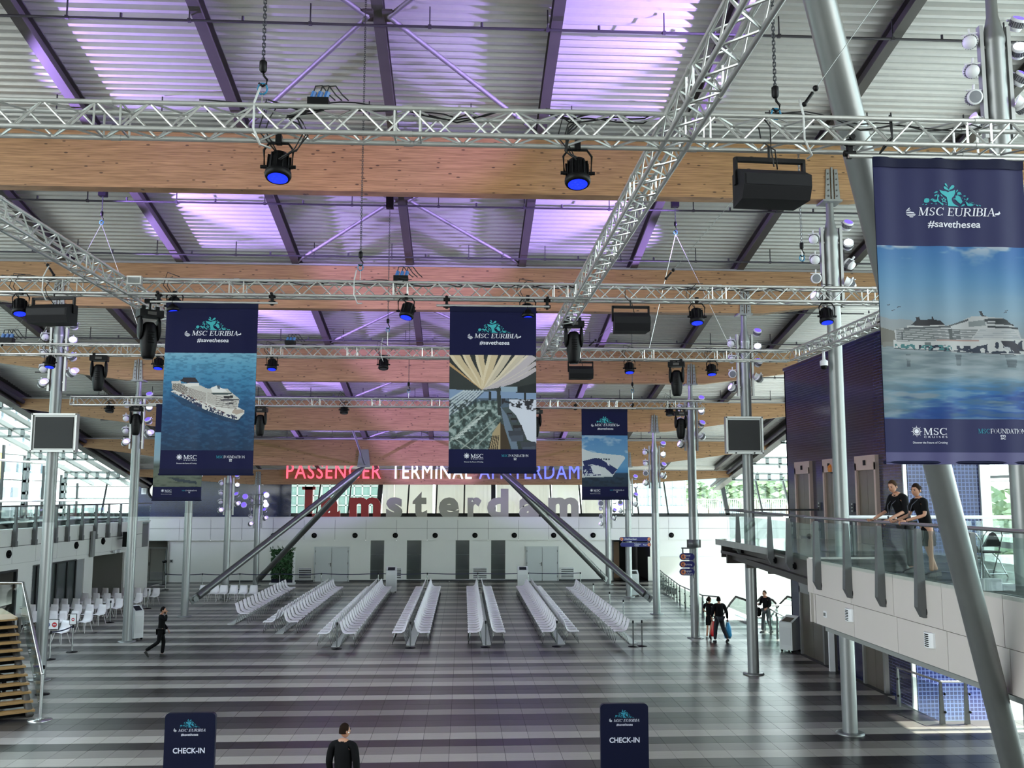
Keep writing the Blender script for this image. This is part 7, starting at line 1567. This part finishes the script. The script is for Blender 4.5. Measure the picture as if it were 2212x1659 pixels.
    if hairstyle == 'beard': m.add([hc+HR @ Vector(v) for v in ((-.062, .05, -.03), (-.045, .09, -.075), (0, .112, -.1), (.045, .09, -.075), (.062, .05, -.03), (.04, .06, -.11), (0, .085, -.125), (-.04, .06, -.11))], [(0, 1, 7), (1, 2, 6, 7), (2, 3, 5, 6), (3, 4, 5)], 0, True)
    m.build('hair', hair, t, local=True)
    # top
    g = .018; el_ = [V_('sl').lerp(V_('el'), min(1, sleeve*2)) if sleeve < .5 else (V_('el') if sleeve < .55 else V_('el').lerp(V_('hl'), (sleeve-.5)*1.9)), V_('sr').lerp(V_('er'), min(1, sleeve*2)) if sleeve < .5 else (V_('er') if sleeve < .55 else V_('er').lerp(V_('hr'), (sleeve-.5)*1.9))]
    hem = hip+Vector((0, 0, -.03 if not skirt else -.02))
    P2 = [hem, mid, chest, neck-up*.035, V_('sl'), V_('sr')]; E2 = [(0, 1), (1, 2), (2, 3), (3, 4), (3, 5)]; R2 = [(.15*sw+g, .115*sw+g), (.135*sw+g, .1*sw+g), (.155*sw+g, .11*sw+g), (.075, .07), .06*sw+g, .06*sw+g]
    for s, ek, en in ((4, 'el', el_[0]), (5, 'er', el_[1])):
        if sleeve >= .55: P2 += [V_(ek), en]; E2 += [(s, len(P2)-2), (len(P2)-2, len(P2)-1)]; R2 += [.045*sw+g, .034+g*.7]
        else: P2 += [en]; E2 += [(s, len(P2)-1)]; R2 += [.05*sw+g]
    skin('top_garment', P2, E2, R2, top, t)
    MB().lathe([(.058, 0), (.064, .04), (.06, .045), (.052, .0)], 12, neck-up*.04, along(up)).build('collar', top, t, local=True)
    if shirt: MB().add([neck+Vector(v) for v in ((-.03, .075, .02), (.03, .075, .02), (0, .13, -.2))], [(0, 1, 2)]).build('shirt_front', shirt, t, local=True)
    # bottom
    if skirt:
        kz = V_('kl').lerp(V_('kr'), .5)+Vector((0, 0, .06)); q = along((kz-hip)); ln = (kz-hip).length
        MB().lathe([(.125*sw, -.06), (.165*sw, .08), (.175*sw, ln*.55), (.16*sw, ln)], 14, hip, q, sc=(1, .78)).build('skirt', bottom, t, local=True)
    else:
        P3 = [hip, hl_, V_('kl'), V_('fl')+Vector((0, 0, .1)), hr_, V_('kr'), V_('fr')+Vector((0, 0, .1))]
        skin('trousers', P3, [(0, 1), (1, 2), (2, 3), (0, 4), (4, 5), (5, 6)], [(.145*sw, .115*sw), .095*sw, .073*sw, .064, .095*sw, .073*sw, .064], bottom, t)
        MB().lathe([(.15*sw, 0), (.15*sw, .04)], 16, hip+Vector((0, 0, .03)), sc=(1, .75)).build('belt', SHOE, t, local=True)
    for k in ('fl', 'fr'):
        p = V_(k); q = Matrix.Rotation(J.get(k+'p', 0), 3, 'X')
        o = MB().add([p+q @ Vector(v) for v in ((-.04, -.08, 0), (.04, -.08, 0), (.045, .1, 0), (.025, .18, 0), (-.025, .18, 0), (-.045, .1, 0), (-.035, -.07, .09), (.035, -.07, .09), (.04, .06, .07), (.02, .16, .035), (-.02, .16, .035), (-.04, .06, .07))], [(5, 4, 3, 2, 1, 0), (6, 7, 8, 11), (11, 8, 9, 10), (0, 1, 7, 6), (1, 2, 8, 7), (2, 3, 9, 8), (3, 4, 10, 9), (4, 5, 11, 10), (5, 0, 6, 11)], 0, False).build('shoe', shoe, t, local=True)
    return t
def stand(**k):
    J = dict(hip=(0, 0, .97), chest=(0, 0, 1.3), neck=(0, -.01, 1.5), headc=(0, .03, 1.66), sl=(-.2, -.01, 1.43), sr=(.2, -.01, 1.43), el=(-.25, -.03, 1.15), er=(.25, -.03, 1.15), hl=(-.24, .05, .9), hr=(.24, .05, .9), kl=(-.1, .02, .52), kr=(.1, .02, .52), fl=(-.11, 0, 0), fr=(.11, 0, 0)); J.update(k); return J
G_ = lambda px, py, z=0: atZ(px, py, z)
# walking man on the left: walks to the right, hand at his face
P = G_(345, 1419); person('man in a black suit walking across the floor, hand at his face', P, -PI/2+.15, stand(hip=(0, 0, .95), chest=(0, .03, 1.28), kl=(-.09, .1, .52), fl=(-.1, .06, 0), kr=(.09, -.05, .53), fr=(.1, -.48, .14), frp=-.9, er=(.26, .2, 1.3), hr=(.09, .17, 1.5), el=(-.26, .03, 1.13), hl=(-.25, .2, .92), headc=(0, .05, 1.64), curl=.8), HAIRK, 'beard', CLB, CLB, shirt=mat('white_shirt', 'c9ccd0', .6), slim=1.02)
# woman with the red bag and man with the blue bag
P = G_(1533, 1380); person('woman with a ponytail in a short black dress carrying a red bag', P, -.5, stand(hip=(0, 0, .93), el=(-.24, .02, 1.14), hl=(-.1, .18, 1.08), er=(.25, -.02, 1.12), hr=(.22, .1, .88), kl=(-.08, .02, .5), kr=(.08, -.1, .5), fr=(.1, -.3, .1), frp=-.7, headc=(0, .03, 1.6), neck=(0, -.01, 1.45), sl=(-.17, 0, 1.4), sr=(.17, 0, 1.4), chest=(0, 0, 1.27)), HAIRB, 'ponytail', CLB, CLB, skirt=True, sleeve=.35, female=True, slim=.86, head=(-.6, 0), sc=.97)
PB = G_(1555, 1387); person('man in a dark jacket and jeans walking away with a blue bag', PB, .12, stand(hip=(0, 0, .95), er=(.3, -.05, 1.14), hr=(.36, .05, .88), el=(-.28, 0, 1.15), hl=(-.26, .12, .95), kl=(-.13, .08, .52), fl=(-.2, .0, 0), kr=(.16, .02, .52), fr=(.28, -.12, .03), frp=-.3, headc=(0, .03, 1.64)), HAIRK, 'short', CLB, CLJ, slim=1.18, head=(-.5, 0))
def bag(lab, P, col, w_=.3, h=.45):
    t = thing('shopping_bag', lab, 'bag', P); m = MB(); n = 10; vs = []
    for j, (k, z) in enumerate(((.35, 0), (.55, -.12*h), (.9, -.45*h), (1.05, -.8*h), (.8, -h))):
        for i in range(n): a = 2*PI*i/n; r = 1+.12*math.sin(3*a+j*1.3); vs.append((P.x+math.cos(a)*w_/2*k*r, P.y+math.sin(a)*.09*k*r, P.z-.12+z))
    fs = [(j*n+i, j*n+(i+1) % n, (j+1)*n+(i+1) % n, (j+1)*n+i) for j in range(4) for i in range(n)]+[tuple(range(4*n, 5*n))]
    m.add(vs, fs, 0, True).build('sack', mat('bag_'+lab.split()[0], col, .35), t)
    MB().path([P+Vector((-.05, 0, -.14)), P+Vector((-.03, 0, -.02)), P+Vector((.03, 0, -.02)), P+Vector((.05, 0, -.14))], .008, 5).build('handle', mat('bag_'+lab.split()[0], col), t)
bag('blue plastic carrier bag in the right hand of the man in jeans', PB+Vector((.36, .09, .87)), '3d9bd0', .3, .62); bag('red plastic carrier bag held low by the woman in black', G_(1542, 1382)+Vector((0, -.06, .86)), 'c02424', .26, .6)
P = G_(1656, 1367); person('man in dark clothes standing behind the glass railing looking down at his phone', P, .9+PI/2-.3, stand(er=(.24, .06, 1.16), hr=(.15, .34, 1.2), el=(-.24, .02, 1.15), hl=(-.2, .2, 1.05), headc=(0, .06, 1.64), kr=(.12, .06, .52), fr=(.13, .1, 0), fl=(-.1, -.2, 0), kl=(-.09, -.02, .52)), HAIRG, 'short', CLB, SHGR, head=(0, -.15), slim=1.0)
P = G_(1640, 1366)+Vector((0, 0, .85)); t = thing('shoulder_bag', 'black bag hanging in front of the man behind the glass railing', 'bag', P); MB().ball(P, (.14, .1, .2), 10).build('body', BLACK2, t); MB().path([P+Vector((-.08, 0, .15)), P+Vector((.05, 0, .35)), P+Vector((.25, 0, .55))], .012, 5).build('strap', BLACK2, t)
# two people leaning on the balcony rail
RX, RZ_ = BX-.16, 5.28-UF
P = atZ(1960, 1236, UF); P.z = UF; dxr = P.x-RX
def lean(P, hw, **k):
    d = P.x-RX   # distance to the rail, person faces -x (rotated by +90 degrees): local +y = world -x
    J = stand(hip=(0, -.02, .95), chest=(0, .1, 1.32), neck=(0, .17, 1.52), headc=(0, .25, 1.67), sl=(-.2, .14, 1.46), sr=(.2, .14, 1.46), el=(-.26, .18, 1.2), er=(.26, .18, 1.2), hl=(-hw, d-.05, RZ_+.05), hr=(hw, d-.05, RZ_+.05), kl=(-.1, .0, .5), kr=(.1, -.08, .5), fl=(-.1, .0, 0), fr=(.11, -.25, 0)); J.update(k); return J
t = person('man in a black shirt with rolled sleeves leaning on the balcony rail', P, PI/2+.25, lean(P, .22, curl=.9), HAIRG, 'short', CLB, CLG, sleeve=.62, head=(.3, -.3), slim=1.0)
P2_ = P.copy(); P2_ = atZ(2006, 1245, UF); P2_.z = UF
person('woman with dark tied hair in a black dress leaning on the balcony rail', P2_, PI/2+.15, lean(P2_, .14, hip=(0, -.02, .9), chest=(0, .08, 1.25), neck=(0, .13, 1.44), headc=(0, .17, 1.59), sl=(-.17, .12, 1.39), sr=(.17, .12, 1.39), el=(-.23, .18, 1.13), er=(.23, .18, 1.13), curl=.9), HAIRB, 'bun', CLB, CLB, skirt=True, sleeve=.4, female=True, head=(.35, -.15), slim=.88)
for p_, nm, lab in ((P, 'man', 'dark lanyard with badge round the neck of the leaning man'), (P2_, 'woman', 'dark lanyard with badge round the neck of the leaning woman')):
    c = p_+Vector((-.3, 0, 1.3)); t = thing('lanyard', lab, 'lanyard', c); MB().path([c+Vector((.12, -.09, .12)), c+Vector((.02, -.06, .02)), c+Vector((-.03, -.02, -.2)), c+Vector((-.02, .04, 0)), c+Vector((.1, .08, .12))], .008, 5).build('ribbon', mat('grey_ribbon', '4a4d58', .6), t); MB().box(c+Vector((-.04, -.02, -.26)), (.01, .07, .1)).build('badge', mat('badge_dark', '2e3038', .4), t)
# man at the bottom edge, seen from behind
P = atY(742, 1615, 17.2); person('dark-haired man in a black jacket seen from behind at the lower edge', Vector((P.x, 17.2, 0)), -.25, stand(), HAIRB, 'short', CLB, CLB, head=(-.7, 0), slim=1.08, sc=1.01)
t = thing('earbud', 'small white earbud in the ear of the man at the lower edge', 'earbud', (P.x+.085, 17.2, 1.655)); MB().ball((P.x+.088, 17.17, 1.66), .012, 8).build('bud', WHITEP, t)
# figures cut by the left frame edge
P = atY(-4, 1480, 28.0); person('person in dark clothes on the left stairs, cut off by the frame edge', Vector((P.x-.1, P.y, P.z-1.2)), .4, stand(), HAIRK, 'short', CLB, CLB)
